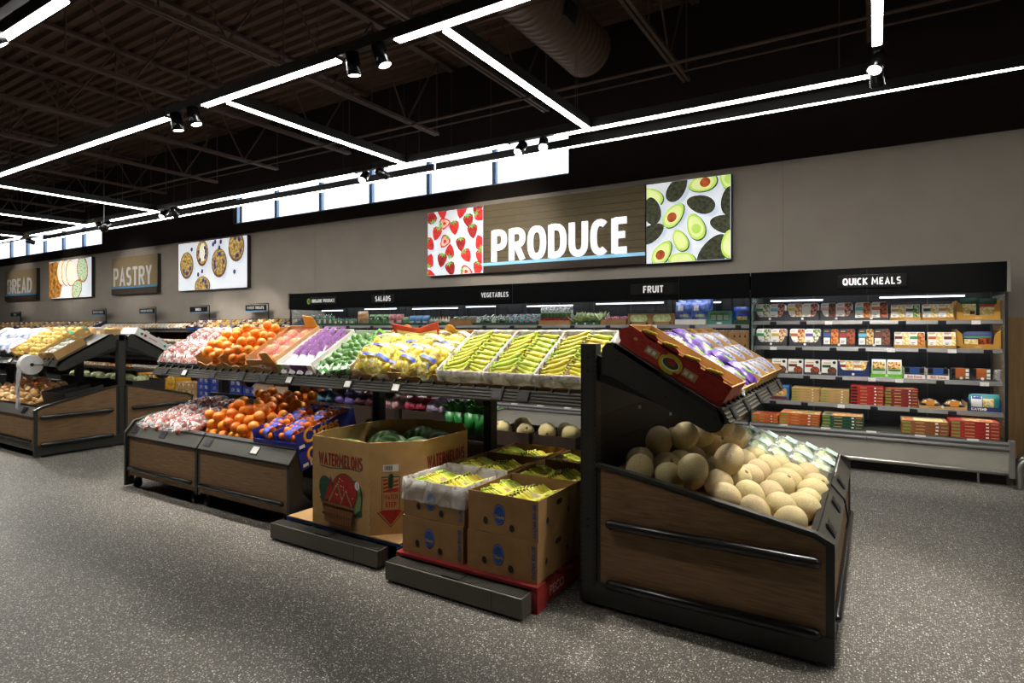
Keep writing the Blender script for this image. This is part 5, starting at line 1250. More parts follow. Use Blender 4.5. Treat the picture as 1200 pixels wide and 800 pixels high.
# right chamfer face: arrow, bar code, hand hole
a_, c_ = Vector(OCT[1]), Vector(OCT[2]); dv = (c_ - a_).normalized(); nv = Vector((dv.y, -dv.x)); mid = (a_ + c_) / 2
PC2 = Matrix(((dv.x, 0, nv.x, mid.x + nv.x * .0006 - dv.x * .035), (dv.y, 0, nv.y, mid.y + nv.y * .0006 - dv.y * .035), (0, 1, 0, 0), (0, 0, 0, 1)))
d = Decal(.0005); AR = [(-.05, .36), (.05, .36), (.05, .16), (.075, .15), (0, .06), (-.075, .15), (-.05, .16)]
def grow(p, k): return [(x * k, (y - .2) * (1 + (k - 1) * .6) + .2) for x, y in p]
d.add(grow(AR, 1.18), M_wdk); d.add(grow(AR, 1.1), M_kraft); d.add(AR, M_wred)
for k in range(3): d.add([(-.05, .285 + k * .025), (.05, .305 + k * .025), (.05, .315 + k * .025), (-.05, .295 + k * .025)], M_kraft)
d.add([(-.048, .16), (.048, .16), (.048, .275), (-.048, .275)], M_kraft); d.add(rr(-.016, .30, .016, .395, .015), M_wm)
d.rect(-.05, .41, .05, .455, M_white)
for k in range(9): d.rect(-.04 + k * .006, .42, -.038 + k * .006 + .002 * (k % 2), .448, M_blackink)
d.build('warning_print', t, PC2)
word(t, 'WATCH', M_wred, PC2 @ T(0, .245, .0062), .034, .085, .17, .5, .1, .0003); word(t, 'STEP', M_wred, PC2 @ T(0, .195, .0062), .034, .07, .17, .5, .1, .0003)
word(t, 'WATERMELONS', M_wdk, PR(.4408, .004, .446), .085, .42, .2, .56, .07, .0002, 'lettering_shadow'); word(t, 'WATERMELONS', M_wred, PR(.4414, 0, .45), .085, .42, .2, .56, .07, .0003)
WMM = MB().ell((0, 0, 0), (.165, .135, .135), 20, 14).mesh('watermelon', M_wm, True)
r_ = random.Random(4)
tag(MB().poly([(WX + x * .95, WY0 + y * .95, WZ + .275) for x, y in OCT]).poly([(WX + x * .95, WY0 + y * .95, WZ + .265) for x, y in OCT]).build('cardboard_pad', M_kraftd), 'cardboard pad inside the watermelon bin', 'cardboard pad')
wp = [(-.25, -.26, 'front left'), (.05, -.27, 'front middle'), (.22, -.05, 'right'), (-.10, .03, 'middle'), (-.27, .16, 'left back'), (.16, .24, 'right back'), (-.06, .32, 'centre back')]
for x, y, nm in wp: tag(obj('watermelon', WMM, None, T(WX + x, WY0 + y, WZ + .415 + r_.uniform(-.01, .03)) @ RZ(r_.uniform(0, 180)) @ RY(r_.uniform(-12, 12))), 'striped green watermelon at the %s of the watermelon bin' % nm, 'watermelon', 'watermelons in the bin')
# ---- wheeled bins: bagged apples, oranges, mandarins
def deck(y): return .40 + (y - 2.89) * .2 / .77
def DK(x, y, z=0): return T(x, y, deck(y) + z) @ RX(14.5)
tag(MB().prism([(2.9, .41), (2.9, .50), (3.6, .70), (3.6, .595)], 'x', -5.95, -4.9).build('cardboard_filler', M_kraft2), 'cardboard filler lifting the fruit in the corner wheeled bin', 'cardboard filler')
k = 0
for r in range(3):
    for c in range(4):
        AB[k % 3](DK(-5.82 + c * .2, 3.06 + r * .2, .115 + .02 * (c % 2)) @ RZ(RND.uniform(-25, 25)), 'crumpled bag of red apples, %s of the %s row in the wheeled bin' % (['far left', 'left middle', 'right middle', 'far right'][c], ['front', 'middle', 'back'][r]), 'bagged apples in the corner wheeled bin'); k += 1
o = carton('orange_tray', 'low torn kraft tray full of loose oranges between bagged apples and mandarins', .86, .70, .05, T(-5.06, 2.945, .505) @ RX(14.5), M_kraft2)
for (x, y, z) in pile(118, .047, (-5.0, -4.27), (3.0, 3.62), lambda x, y: .515 + (y - 2.945) * .25):
    fruit('orange', ORANGE, x, y, z + .004, .0465, 'loose orange heaped in the wheeled bins', 'orange', 'oranges heaped in the wheeled bins')
M_cut = mat('carton_royal_blue', '#1e2a8c', .5, 0, .08, 20); M_cuty = mat('print_gold', '#e8b53a', .5); M_cuto = mat('print_orange', '#d8461e', .5)
for c in range(2):
    for lv in range(2):
        x0 = -4.19 + c * .262; z0 = .42 + lv * .143; w, d, h = .255, .60, .14
        o = carton('mandarin_carton', '%s blue mandarin carton of the %s stack in the wheeled bin' % (['lower', 'upper'][lv], ['left', 'right'][c]), w, d, h, T(x0, 2.965 - lv * .035, z0) @ RX(13.5), M_cut, front=[(0, 0), (w, 0), (w, h * .5), (0, h * .5)] if lv else None, group='blue mandarin cartons')
        if c == 1:
            text(o, 'Cuties', M_cuto, PR(w + .0008, .245, .085), .15, .9, .005, .0003, 'lettering_shadow'); text(o, 'Cuties', M_cuty, PR(w + .0016, .25, .088), .15, .9, .003, .0003)
            q = Decal(); q.rect(.18, .018, .4, .032, M_cuto); q.rect(.02, .02, .07, .045, M_white); 
            if lv == 0: q.rect(.09, .012, .2, .05, M_white); [q.rect(.1 + i * .009, .018, .1 + i * .009 + .004, .045, M_blackink) for i in range(10)]
            q.build('side_print', o, PR(w + .0006, 0, 0))
        if lv == 1:
            for i in range(5):
                MBG[i % 2](T(x0, 2.965 - .035, z0) @ RX(13.5) @ T(w / 2 + RND.uniform(-.01, .01), .10 + i * .105, .062 + .012 * (i % 2)) @ RZ(90 + RND.uniform(-20, 20)) @ SC(.92, .92, 1), 'blue banded net bag of mandarins, %s from the front in the %s blue carton' % (ORD[i], ['left', 'right'][c]), 'bagged mandarins')
# cartons behind the wheeled bins on the rear side of the long table
M_art = mat('carton_white_brown', '#9a8068', .7, 0, .08, 8)
def rear_box(label, x0, w, y0, d, z0, h, m, art=None):
    o = carton('produce_carton', label, w, d, h, T(x0, y0, z0) , m, group='cartons on the rear side of the long table')
    if art:
        q = Decal(); q.add(circ(w * .72, h * .45, h * .2, h * .26, 14), art); q.add(circ(w * .4, h * .55, h * .15, h * .12, 12), M_blackink); q.rect(w * .3, h * .25, w * .55, h * .32, M_red); q.build('print', o, PF(0, -.0006, 0))
    return o
ry = 4.18
rear_box('printed carton with a red apple picture behind the heaped oranges', -6.0, .36, ry, .4, .53, .34, M_art, M_red); rear_box('second printed carton right of the apple picture carton', -5.62, .36, ry, .4, .53, .33, M_art, M_red)
BN = [('orange net', -5.33, '#c8641e'), ('blue net', -4.98, '#3a5f74'), ('purple net', -4.70, '#6b5a9a'), ('dark red net', -4.42, '#3d1520'), ('pale pink net', -4.06, '#b58a8a'), ('deep red net', -3.76, '#8f1f38'), ('lilac net', -3.5, '#b0a0ba')]
M_dkbox = mat('shade_brown_carton', '#33241a', .7, 0, .1, 9)  # dark printed card, with the shade behind the table put into its brown
def mk_sack(col, nm):
    m = mat('sack_' + nm.replace(' ', '_'), col, .5, 0, .35, 26, bump=.6, bsc=34)
    def make():
        t = thing('net_sack', '', 'net sack')
        def fn(d): return 1 + .16 * noise.noise(d * 4.5 + Vector((len(nm), 0, 0))) + .08 * noise.noise(d * 11)
        MB().ell((0, 0, .075), (.11, .11, .085), 18, 12, 0, None, fn).build('sack_body', m, t, True)
        MB().tube([(0.02, 0, .14), (.03, -.01, .175), (.07, -.02, .2)], [.03, .012, .03], 8).build('tied_neck', m, t, True)
        return t
    return Proto(make)
for nm, x, col in BN:
    if x > -5.4: rear_box('dark brown shade-toned carton under %s sacks on the rear side' % nm, x - .01, .26, ry, .42, .515, .22, M_dkbox)
    pr_ = mk_sack(col, nm)
    for k in range(4): pr_(T(x + .06 + (k % 2) * .13, ry + .12 + (k // 2) * .2, .655 + .03 * (k // 2 == 0)) @ RZ(RND.uniform(0, 360)), '%s vegetable sack, %s of four, on the long table rear side' % (nm, ['front left', 'front right', 'rear left', 'rear right'][k]), 'net sacks on the rear side')
# leafy greens in green sleeves
M_leaf = mat('leaf_dark_green', '#1f5a25', .45, 0, .3, 14, col2='#4f9a45', rnd=.1)
M_sleeve = mat('sleeve_green', '#1f6a30', .4, 0, .1, 12)
def mk_green():
    t = thing('greens_bunch', '', 'greens')
    MB().lathe([(.035, 0), (.05, .12), (.075, .22)], 12).build('sleeve', M_sleeve, t, True)
    b = MB(); r_ = random.Random(2)
    for i in range(14):
        a = r_.uniform(0, 6.3); s_ = r_.uniform(.05, .09); M = T(0, 0, .2) @ Matrix.Rotation(a, 4, 'Z') @ RX(-r_.uniform(15, 55)) @ T(0, 0, .02)
        b.grid(3, 4, lambda u, v: ((u - .5) * s_ * 1.2 * math.sin(PI * min(1, .15 + v * .85)) , .03 * v * v + noise.noise(Vector((u * 4, v * 4, a))) * .02, v * .14), 0, M)
    b.build('leaves', M_leaf, t, True); return t
GB = Proto(mk_green)
for k in range(8): GB(T(-3.24 + (k % 4) * .11 - .03 * (k // 4), 4.20 + (k // 4) * .14, .56) @ RX(-14) @ SC(1, 1, .85) @ RZ(k * 50), 'dark leafy greens in a green sleeve, %s of the %s row by the cantaloupe boxes' % (ORD[k % 4], ['front', 'rear'][k // 4]), 'sleeved leafy greens')
# ---- melons
def cantm():
    b = MB().ell((0, 0, 0), (1, 1, 1.17), 30, 18, 0, None, lambda d: 1 + .016 * math.cos(10 * math.atan2(d.y, d.x)) * (1 - abs(d.z)))
    b.cyl((0, 0, 1.145), .14, .025, 10, 1); b.ell((.96, .05, .25), (.035, .1, .1), 8, 5, 2)
    return b.mesh('cantaloupe', [M_cant, M_stem, M_stick], True)
CANT = cantm()
boxz = .545
for k, (x0, m) in enumerate(((-2.08, M_kraft2), (-1.93 + .14, M_kraft2), (-1.42 - .02, M_kraft))):
    pass
for k, x0 in enumerate((-2.78, -2.36)):
    rear_box('%s brown carton of cantaloupes on the rear side of the long table' % ['left', 'right'][k], x0, .38, 4.17, .4, .51, .13, M_dkbox)
for k, (x, y) in enumerate(((-2.70, 4.26), (-2.60, 4.42), (-2.48, 4.26), (-2.27, 4.25), (-2.18, 4.42), (-2.06, 4.26))):
    tag(obj('cantaloupe', CANT, None, T(x, y, .635 + .02 * (k % 2)) @ rrot() @ SC(.073, .073, .073)), 'cantaloupe %s from the left in the rear cartons under the banana shelf' % ORD[k], 'melon', 'cantaloupes in the rear cartons')
t = thing('pineapple_crown', 'spiky dark pineapple top beside the end cap post', 'pineapple', T(-1.82, 4.24, .50)); 
b = MB(); r_ = random.Random(9)
for i in range(26):
    a = i * 2.4; e_ = rad(20 + i * 2.4); L_ = .09 + .05 * r_.random()
    tip = Vector((math.cos(a) * math.cos(e_), math.sin(a) * math.cos(e_), math.sin(e_))) * L_; sd = Vector((-math.sin(a), math.cos(a), 0)) * .009
    b.poly([sd, tip, -sd]); b.poly([-sd + Vector((0, 0, .006)), tip, sd + Vector((0, 0, .006))])
b.build('leaves', mat('pineapple_leaf', '#4a6a4a', .5, 0, .2, 12), t); MB().ell((0, 0, -.07), (.06, .06, .08), 12, 8).build('fruit_body', mat('pineapple_skin', '#8a6a2a', .6, 0, .3, 40, kind='voronoi'), t, True)
# melon bin of the end cap
ECX = -1.32
def mfloor(x): return .66 - (x + 1.27) * .24 / 1.07
tag(MB().prism([(-1.26, .665), (-1.26, .70), (-.24, .49), (-.2, .435)], 'y', 3.02, 4.22).build('cardboard_filler', M_kraft2), 'torn cardboard flats under the cantaloupes in the end cap', 'cardboard filler')
MP = [(-1.08, 3.08), (-.93, 3.12), (-.80, 3.09), (-.655, 3.14), (-.50, 3.09), (-.345, 3.1), (-1.14, 3.25), (-1.0, 3.29), (-.86, 3.27), (-.72, 3.31), (-.56, 3.29), (-.41, 3.28), (-1.11, 3.43), (-.97, 3.47), (-.82, 3.45), (-.66, 3.48), (-.48, 3.46), (-.32, 3.40), (-1.1, 3.62), (-.95, 3.65), (-.79, 3.63), (-.62, 3.66), (-.46, 3.63), (-.31, 3.58),
      (-1.1, 3.81), (-.94, 3.83), (-.77, 3.82), (-.6, 3.84), (-.44, 3.80), (-.30, 3.76), (-1.06, 4.0), (-.88, 4.02), (-.72, 4.0), (-.57, 4.02), (-.43, 3.99), (-.30, 3.96), (-.36, 4.13), (-.52, 4.15), (-.68, 4.16)]
r_ = random.Random(12); placed = []
def mel(x, y, z, r, lab): tag(obj('cantaloupe', CANT, None, T(x, y, z) @ rrot() @ SC(r, r, r)), lab, 'melon', 'cantaloupes heaped in the end cap')
for i, (x, y) in enumerate(MP):
    r = r_.uniform(.070, .079); z = mfloor(x) + .045 + r
    for (a, b_, c, q) in placed:
        d2 = (x - a) ** 2 + (y - b_) ** 2
        if d2 < (r + q) ** 2: z = max(z, c + math.sqrt((r + q) ** 2 - d2) * .9) if math.sqrt(d2) < (r + q) * .9 else z
    placed.append((x, y, z, r)); mel(x, y, z, r, 'netted tan cantaloupe in the heap in the end cap bin')
for (x, y) in [(-1.06, 3.35), (-.92, 3.38), (-1.02, 3.55), (-.88, 3.56), (-1.02, 3.72), (-.86, 3.73), (-.76, 3.54), (-1.0, 3.91), (-.72, 3.73), (-.68, 3.38)]:
    r = r_.uniform(.07, .077); z = 0
    for (a, b_, c, q) in placed:
        d2 = (x - a) ** 2 + (y - b_) ** 2
        if d2 < (r + q) ** 2: z = max(z, c + math.sqrt((r + q) ** 2 - d2) * .96)
    placed.append((x, y, z, r)); mel(x, y, z, r, 'netted tan cantaloupe in the heap in the end cap bin')
# carton of bagged lettuce at the far end of the melon bin
M_greyc = mat('grey_white_carton', '#aaa89c', .7, 0, .06, 9)
Ml = T(-.245, 4.27, .475) @ RZ(90) @ RX(13)
for k in range(2):
    M = T(-.235, 4.235 + k * .325, .475) @ RZ(90) @ RX(13)
    w = .315; o = carton('lettuce_carton', '%s pale carton of bagged lettuce in the end cap bin' % ['near', 'far'][k], w, .72, .11, M, M_greyc, group='lettuce cartons in the end cap', front=[(0, 0), (w, 0), (w, .12), (w - .08, .12), (w - .09, .09), (.09, .09), (.08, .12), (0, .12)])
    q = MB()
    for j in range(3): q.box(w - .0065, w + .0005, .06 + j * .22, .12 + j * .22, .11, .125)
    q.build('stacking_tabs', M_whitecard, o)
    MB().box(.02, w - .02, -.001, .0, .02, .1).build('white_print', M_whitecard, o)
    for j in range(5):
        t = thing('lettuce_bag', 'clear bag of green lettuce, %s from the front in the %s pale carton' % (ORD[j], ['near', 'far'][k]), 'bagged lettuce', M @ T(w / 2, .09 + j * .132, .05) @ RX(14), 'bagged lettuce')
        pillow(.27, .16, .10, j + k * 7, .02, 12).build('bag_film', M_film, t, True)
        MB().ell((0, 0, .045), (.11, .06, .038), 14, 8, 0, None, lambda d_: 1 + .25 * noise.noise(d_ * 5)).build('lettuce', mat('lettuce_green', '#8fbf4a', .5, 0, .2, 20, col2='#dfe8b8'), t, True)
        MB().box(-.06, .06, -.05, .03, .098, .101).build('bag_print', mat('print_pale_teal', '#bfd8d2', .4), t)
# end cap sloped shelf: red tomato carton, carrot bags, pouch cartons
def SE(x, y, z=.002): return FE @ T(x, y, z)
M_tred = mat('carton_tomato_red', '#a3261c', .55, 0, .12, 26, col2='#b83526')
w, d, h = .36, .60, .115
o = carton('tomato_carton', 'red printed tomato carton with yellow round label lying on the end cap shelf', w, d, h, SE(.035, .005), M_kraft, side_h=h)
MB().box(-.002, 0, .0, d, 0, h).build('red_side', M_tred, o); MB().box(0, w, -.002, 0, 0, h).build('red_front', M_tred, o)
PLs = Matrix(((0, 0, -1, -.0022), (-1, 0, 0, d), (0, 1, 0, 0), (0, 0, 0, 1)))       # the side facing the camera: x runs down the slope
q = Decal(.0005); M_yel = mat('label_yellow', '#c9b52a', .55); M_tomg = mat('tomato_dark', '#2f5a3a')
M_pat = mat('print_red_light', '#c4503e', .6)
for cx in (.06, d - .09):
    q.add(circ(cx, .06, .09, .055, 22), M_pat); q.add(circ(cx, .06, .087, .052, 22), M_tred)
q.rect(.14, .035, .22, .075, M_kraft); q.rect(.36, .035, .44, .075, M_kraft); q.rect(.15, .045, .17, .065, M_white); q.rect(.18, .045, .2, .065, M_white); q.rect(.37, .045, .39, .065, M_white); q.rect(.40, .045, .42, .065, M_white)
q.add(circ(.29, .052, .066, .05, 26), M_yel); q.add(circ(.29, .052, .05, .03, 20), M_ylabel); q.add(circ(.29, .055, .045, .025, 20), M_tomg); q.add(circ(.29, .064, .026, .018, 16), COL['red'])
for cx, cy in ((.24, .09), (.335, .018)): q.add(circ(cx, cy, .013, .011, 12), COL['red'])
q.rect(.16, .012, .24, .018, M_pat); q.rect(.36, .012, .46, .018, M_pat); q.add(circ(.07, .07, .011, .008, 12), M_kraft)
q.build('side_print', o, PLs)
tb = MB()
for k in range(4):
    y = .10 + k * .125; M = T(-.001, y, h)
    tb.prism([(-.05, -.01), (.05, -.01), (.05, .012), (.035, .022), (-.03, .02), (-.05, .01)], 'x', -.001, .004, 0, M)
    for i in range(3): MB().ell((-.004, -.025 + i * .025, .024), (.005, .017, .009), 8, 5, 0, M @ RX(-12)).build('printed_fruit', M_yel, o, True)
tb.build('card_tabs', COL['red'], o)
text(o, '', M_white, T(0, 0, 0), .02) if False else None
# inner divider
MB().box(.17, .176, .02, d - .02, .006, .10).build('divider', M_kraft, o)
M_greyb = film('carrot_bag', '#cfd4cf', .4, .66, .25, .7, 20, .25); M_purp = mat('bag_purple', '#3d2166', .3, 0, .2, 20, col2='#64409a'); M_limep = mat('bag_lime', '#8fc23a', .4)
tr = carton('kraft_tray', 'kraft tray of silver bags beside the tomato carton', .2, .6, .06, SE(.405, .005), M_kraft)
t2 = carton('kraft_tray', 'kraft tray of purple printed bags on the end cap shelf', .34, .6, .06, SE(.615, .005), M_kraft)
def mk_pbag(m, lbl):
    def make():
        t = thing('produce_bag', '', 'bag of vegetables'); pillow(.17, .19, .07, 4 if lbl else 8, .014, 12).build('bag_film', m, t, True)
        if lbl:
            b = MB(); b.ell((.01, .0, .062), (.05, .055, .012), 12, 5); b.build('bag_print', M_limep, t, True); MB().ell((.01, 0, .071), (.03, .035, .006), 10, 4).build('bag_emblem', M_purp, t, True)
        else: MB().ell((0, 0, .035), (.06, .075, .025), 10, 6).build('contents', mat('contents_green', '#7a8a5a', .5, 0, .3, 30), t, True)
        return t
    return Proto(make)
PBs, PBp = mk_pbag(M_greyb, False), mk_pbag(M_purp, True)
for k in range(5): PBs(SE(.50, .09 + k * .115, .02 + .02 * (k % 2)) @ RZ(RND.uniform(-15, 15)) @ RX(10), 'silver clear bag, %s from the bottom in the tray beside the tomato carton' % ORD[k], 'silver bags on the end cap shelf')
for k in range(8): PBp(SE(.70 + (k % 2) * .16, .11 + (k // 2) * .13, .022 + .025 * (k % 2)) @ RZ(RND.uniform(-30, 30)) @ RX(10), 'purple bag with lime label, %s of the %s row up the end cap shelf' % (['left', 'right'][k % 2], ORD[k // 2]), 'purple bags on the end cap shelf')
M_pouch = mat('pouch_print', '#98989c', .35, 0, .5, 40, col2='#3a4a8a', lo=.48, hi=.56)
for c in range(3):
    x0 = .985 + c * .325; w = .315
    o = carton('pouch_carton', '%s kraft carton of silver pouches from the camera side of the end cap shelf' % ORD[c], w, .6, .09, SE(x0, .005), M_kraft, group='pouch cartons on the end cap shelf')
    for k in range(6):
        t = thing('vegetable_pouch', 'silver blue pouch, %s of the %s row in the %s pouch carton' % (['left', 'right'][k % 2], ORD[k // 2], ORD[c]), 'pouch', SE(x0 + .085 + (k % 2) * .146, .11 + (k // 2) * .185, .035) @ RX(10), 'silver pouches on the end cap shelf')
        pillow(.14, .17, .06, k, .008, 9).build('pouch_film', M_pouch, t, True)
# ================================================================ onion table on the left
def SL(x, y, z=.002): return FL @ T(x, y, z)
M_bagw = mat('bag_white_blue', '#cfd3df', .35, 0, .3, 16, col2='#5a78c0', lo=.5, hi=.7)
M_bagy = film('yellow_mesh', '#f6dc8a', .5, .78, .03, .35, 26, .4); M_tealtag = mat('teal_tag', '#1f8a6a', .5)
def mk_white():
    t = thing('potato_bag', '', 'bag of potatoes'); pillow(.24, .30, .12, 2, .02, 12).build('bag_film', M_bagw, t, True)
    for x, y in ((-.05, -.05), (.05, -.06), (0, .04)): kid('potato', YPOT, t, x, y, .06, .035)
    return t
WBp = Proto(mk_white)
YB = [bag_proto('yellow_onion_bag', 'bag of onions', YPOT, .036, lay2(3, 4, .036, 0), .24, .32, .12, M_bagy, (.86, .99, M_tealtag, None), None, s) for s in (21,)]
# garlic box at the right end, two onion boxes, then white bags
o = carton('garlic_tray', 'kraft tray of white garlic nets at the right end of the onion table shelf', .32, .36, .10, SL(-.40, .01), M_kraft)
for k in range(6):
    t = thing('garlic_net', 'white garlic net, %s of the %s row in the kraft tray' % (['left', 'right'][k % 2], ORD[k // 2]), 'garlic', SL(-.32 + (k % 2) * .15, .08 + (k // 2) * .1, .035) @ RZ(RND.uniform(-40, 40)), 'garlic nets')
    for q in range(3): kid('garlic_bulb', ballmesh('garlic_bulb', None, lambda d: 1 + .35 * max(0, d.z - .85) / .15, (1, 1, .85), 10, 7, mats=[M_garlic]), t, -.045 + q * .045, RND.uniform(-.01, .01), .03, .028)
    pillow(.15, .09, .07, k, .01, 8).build('net_film', M_film, t, True)
    if k % 2 == 0: MB().box(-.06, .06, .03, .05, .062, .066).build('net_tag', M_tealtag, t)
for k in range(2):
    x0 = -.86 - k * .44
    o = carton('onion_carton', '%s kraft carton of yellow onion bags on the left table shelf' % ['right', 'left'][k], .43, .6, .12, SL(x0, .01), M_kraft, front=notch(.43, .08, .05), group='onion cartons on the left table')
    for j in range(6): YB[0](SL(x0 + .115 + (j % 2) * .2, .16 + (j // 2) * .16, .012 + .03 * (j // 2 == 1)) @ RZ(RND.uniform(-15, 15)) @ RX(6), 'yellow mesh onion bag, %s in the %s kraft carton of the left table' % (['front left', 'front right', 'middle left', 'middle right', 'back left', 'back right'][j], ['right', 'left'][k]), 'yellow onion bags')
for c in range(6):
    for r in range(2): WBp(SL(-1.48 - c * .25, .17 + r * .27, .01 + .02 * (c % 2)) @ RZ(RND.uniform(-18, 18)), 'white blue potato bag, %s of the %s column left of the onion cartons' % (['lower', 'upper'][r], ORD[c]), 'white potato bags on the left table')
# cartons along the ridge
def ridge(label, M, w, d, h, m): 
    o = carton('ridge_carton', label, w, d, h, M, m); return o
ridge('closed kraft carton with white label on the ridge of the left table', T(-.55, 3.72, 1.424) @ RZ(5), .30, .2, .08, M_kraft)
MB().box(.0, .3, .0, .2, .078, .083).build('lid', M_kraft, C.objects[-2] if False else [q for q in bpy.data.objects if q.name.startswith('ridge_carton')][0])
YB[0](T(-8.85, 3.98, 1.40) @ RZ(80) @ SC(.8, .8, .8), 'yellow onion bag lying behind the ridge carton of the left table', 'yellow onion bags')
o = [q for q in bpy.data.objects if q.name.startswith('ridge_carton')][0]; o.matrix_basis = T(-8.78, 3.74, 1.40) @ RZ(4)
d = Decal(); d.rect(.12, .02, .2, .06, M_white); d.build('label', o, PF(0, -.0006, 0))
# rear slope: white tomato cartons seen past the post, brown cartons further left
def SLr(x, y, z=.002): return FLr @ T(x, y, z)
w, d_, h = .38, .6, .10
o = carton('white_tomato_carton', 'white carton with red and green tomato print on the rear slope of the onion table', w, d_, h, SLr(.02, .005), M_whitecard)
PLr = Matrix(((0, 0, -1, -.0008), (-1, 0, 0, d_), (0, 1, 0, 0), (0, 0, 0, 1)))
q = Decal(.0005)
for cx, m in ((.08, M_tealtag), (.13, COL['red']), (.42, M_tealtag), (.5, M_tealtag)): q.add(circ(cx, .05, .02, .018, 12), m)
q.rect(.18, .04, .3, .06, COL['pink']); q.build('side_print', o, PLr)
tb = MB()
for k in range(3): tb.box(0, .006, .08 + k * .18, .14 + k * .18, h, h + .018)
tb.build('stacking_tabs', M_whitecard, o)
for k in range(6):
    x = .42 + k * .42; carton('brown_carton', '%s brown carton from the aisle end on the rear slope of the onion table' % ORD[k], .4, .58, .12, SLr(x, .01), [M_kraft2, mat('dark_carton', '#2a2622', .6), M_kraft][k % 3], group='cartons on the rear slope of the onion table')
# loose onions in the front bin
tag(MB().prism([(2.98, .44), (2.98, .50), (3.62, .66), (3.62, .56)], 'x', -10.5, -8.95).build('cardboard_filler', M_kraft2), 'cardboard filler under the loose onions', 'cardboard filler')
for (x, y, z) in pile(150, .042, (-10.4, -9.02), (3.02, 3.62), lambda x, y: .505 + (y - 2.98) * .25 - max(0, x + 9.4) * .15):
    fruit('onion', ONION, x, y, z + .004, .0415, 'loose brown onion in the heap on the left table', 'onion', 'loose onions in the left table bin')
for k in range(4):
    t = thing('net_sack', 'orange net bag lying among the loose onions, %s from the right' % ORD[k], 'net sack', T(-9.2 - k * .3, 3.35 + .1 * (k % 2), .74) @ RZ(k * 40), 'orange nets in the onion heap')
    pillow(.2, .22, .07, k, .02, 10).build('net_film', film('orange_mesh', '#d85a22', .45, .7, .1, .45, 30, .5), t, True); kid('onion', ONION, t, 0, 0, .04, .035)
# dark cartons with cabbages in the rear bin
for k in range(5):
    x0 = -8.72 - k * .42; carton('dark_carton', '%s dark carton from the aisle end in the rear bin of the onion table' % ORD[k], .40, .42, .2, T(x0, 4.02, .60), mat('dark_carton', '#2a2622', .6), group='dark cartons in the rear bin of the onion table')
    for j in range(3): fruit('cabbage', ballmesh('cabbage', None, lambda d: 1 + .06 * noise.noise(d * 5), mats=[mat('cabbage_leaf', '#a8b86a', .5, 0, .25, 9, col2='#e0e4c0')]), x0 + .08 + j * .12, 4.16 + .1 * (j % 2), .80, .062, 'pale green cabbage in the %s dark carton of the onion table rear bin' % ORD[k], 'cabbage', 'cabbages in the dark cartons')
for k in range(2): carton('dark_carton', '%s empty dark carton beside the loose onions' % ['left', 'right'][k], .33, .42, .14, T(-8.96 + k * .335, 3.28, .56) @ RX(12), mat('dark_carton', '#2a2622', .6), group='dark cartons beside the onions')
# roll of produce bags on its arm
t = thing('bag_roll', 'white roll of produce bags hanging on the front rail of the onion table', 'bag roll', T(-8.62, 3.02, 1.06))
MB().cyl((-.05, 0, 0), .118, .10, 32, 0, 'x').build('roll', mat('roll_white', '#e6e4e2', .5, 0, .04, 12), t)
b = MB(); b.cyl((-.06, 0, 0), .02, .115, 12, 0, 'x'); b.tube([(.05, 0, 0), (.075, 0, 0), (.075, .12, -.01)], .005, 6); b.build('roll_arm', M_black, t)
b = MB(); b.grid(4, 14, lambda u, v: ((u - .5) * .05 * (1 - .3 * v) + .01 * math.sin(v * 9), -.119 + .02 * math.sin(u * 7 + v * 5), -.02 - v * .50)); b.build('bag_tail', mat('bag_film_white', '#dcdce0', .3, 0, .15, 30), t, True)

# ================================================================ bakery shelves along the back wall
BXL, BXR = -30.0, -9.5
M_bak = mat('bakery_backing', '#6b4630', .6, 0, .1, 4, col2='#7d553a', stretch=(1, 1, 8)); M_baks = mat('bakery_shelf', '#34332f', .5)
t = thing('bakery_shelving', 'long low bakery shelving with brown backing along the back wall', 'shelving', T(0, 0, 0))
MB().box(BXL, BXR, 8.16, 8.22, .1, 1.60).build('backing_board', M_bak, t); MB().box(BXL, BXR, 8.14, 8.24, 1.60, 1.64).build('top_rail', M_dark, t)
MB().box(BXL, BXR, 7.36, 8.2, .0, .16).build('base_plinth', M_baks, t)
LV = [(.50, 7.42), (.82, 7.46), (1.14, 7.52)]
for z, y in LV:
    s_ = MB().box(BXL, BXR, y, 8.16, z - .02, z).build('shelf', M_bak, t); MB().box(BXL, BXR, y - .02, y, z - .035, z + .01).build('price_rail', M_dark, s_)
b = MB()
for k in range(18): b.box(BXL + k * 1.2, BXL + k * 1.2 + .04, 8.1, 8.16, .1, 1.64)
b.build('upright', M_dark, t)
MB().box(BXR - .03, BXR, 7.4, 8.16, .1, 1.3).build('end_panel', M_dark, t)
M_loaf = mat('loaf_wrap', '#c99a4a', .35, 0, .3, 22, col2='#efe6d4', lo=.45, hi=.6); M_loafw = mat('loaf_wrap_white', '#e8e2d6', .3, 0, .3, 25, col2='#9a7a4a', lo=.5, hi=.65); M_roll = mat('bun_crust', '#b8742e', .5, 0, .15, 9)
def mk_loaf(m):
    def make():
        t = thing('bread_loaf', '', 'bread')
        MB().ell((0, 0, .05), (.055, .13, .052), 12, 8, 0, None, lambda d: 1 + .06 * noise.noise(d * 6)).build('loaf', m, t, True)
        MB().tube([(0, -.12, .05), (0, -.15, .055), (.01, -.18, .06)], [.018, .006, .022], 7).build('bag_twist', M_film, t, True); return t
    return Proto(make)
LF = [mk_loaf(M_loaf), mk_loaf(M_loafw), mk_loaf(M_roll)]
k = 0
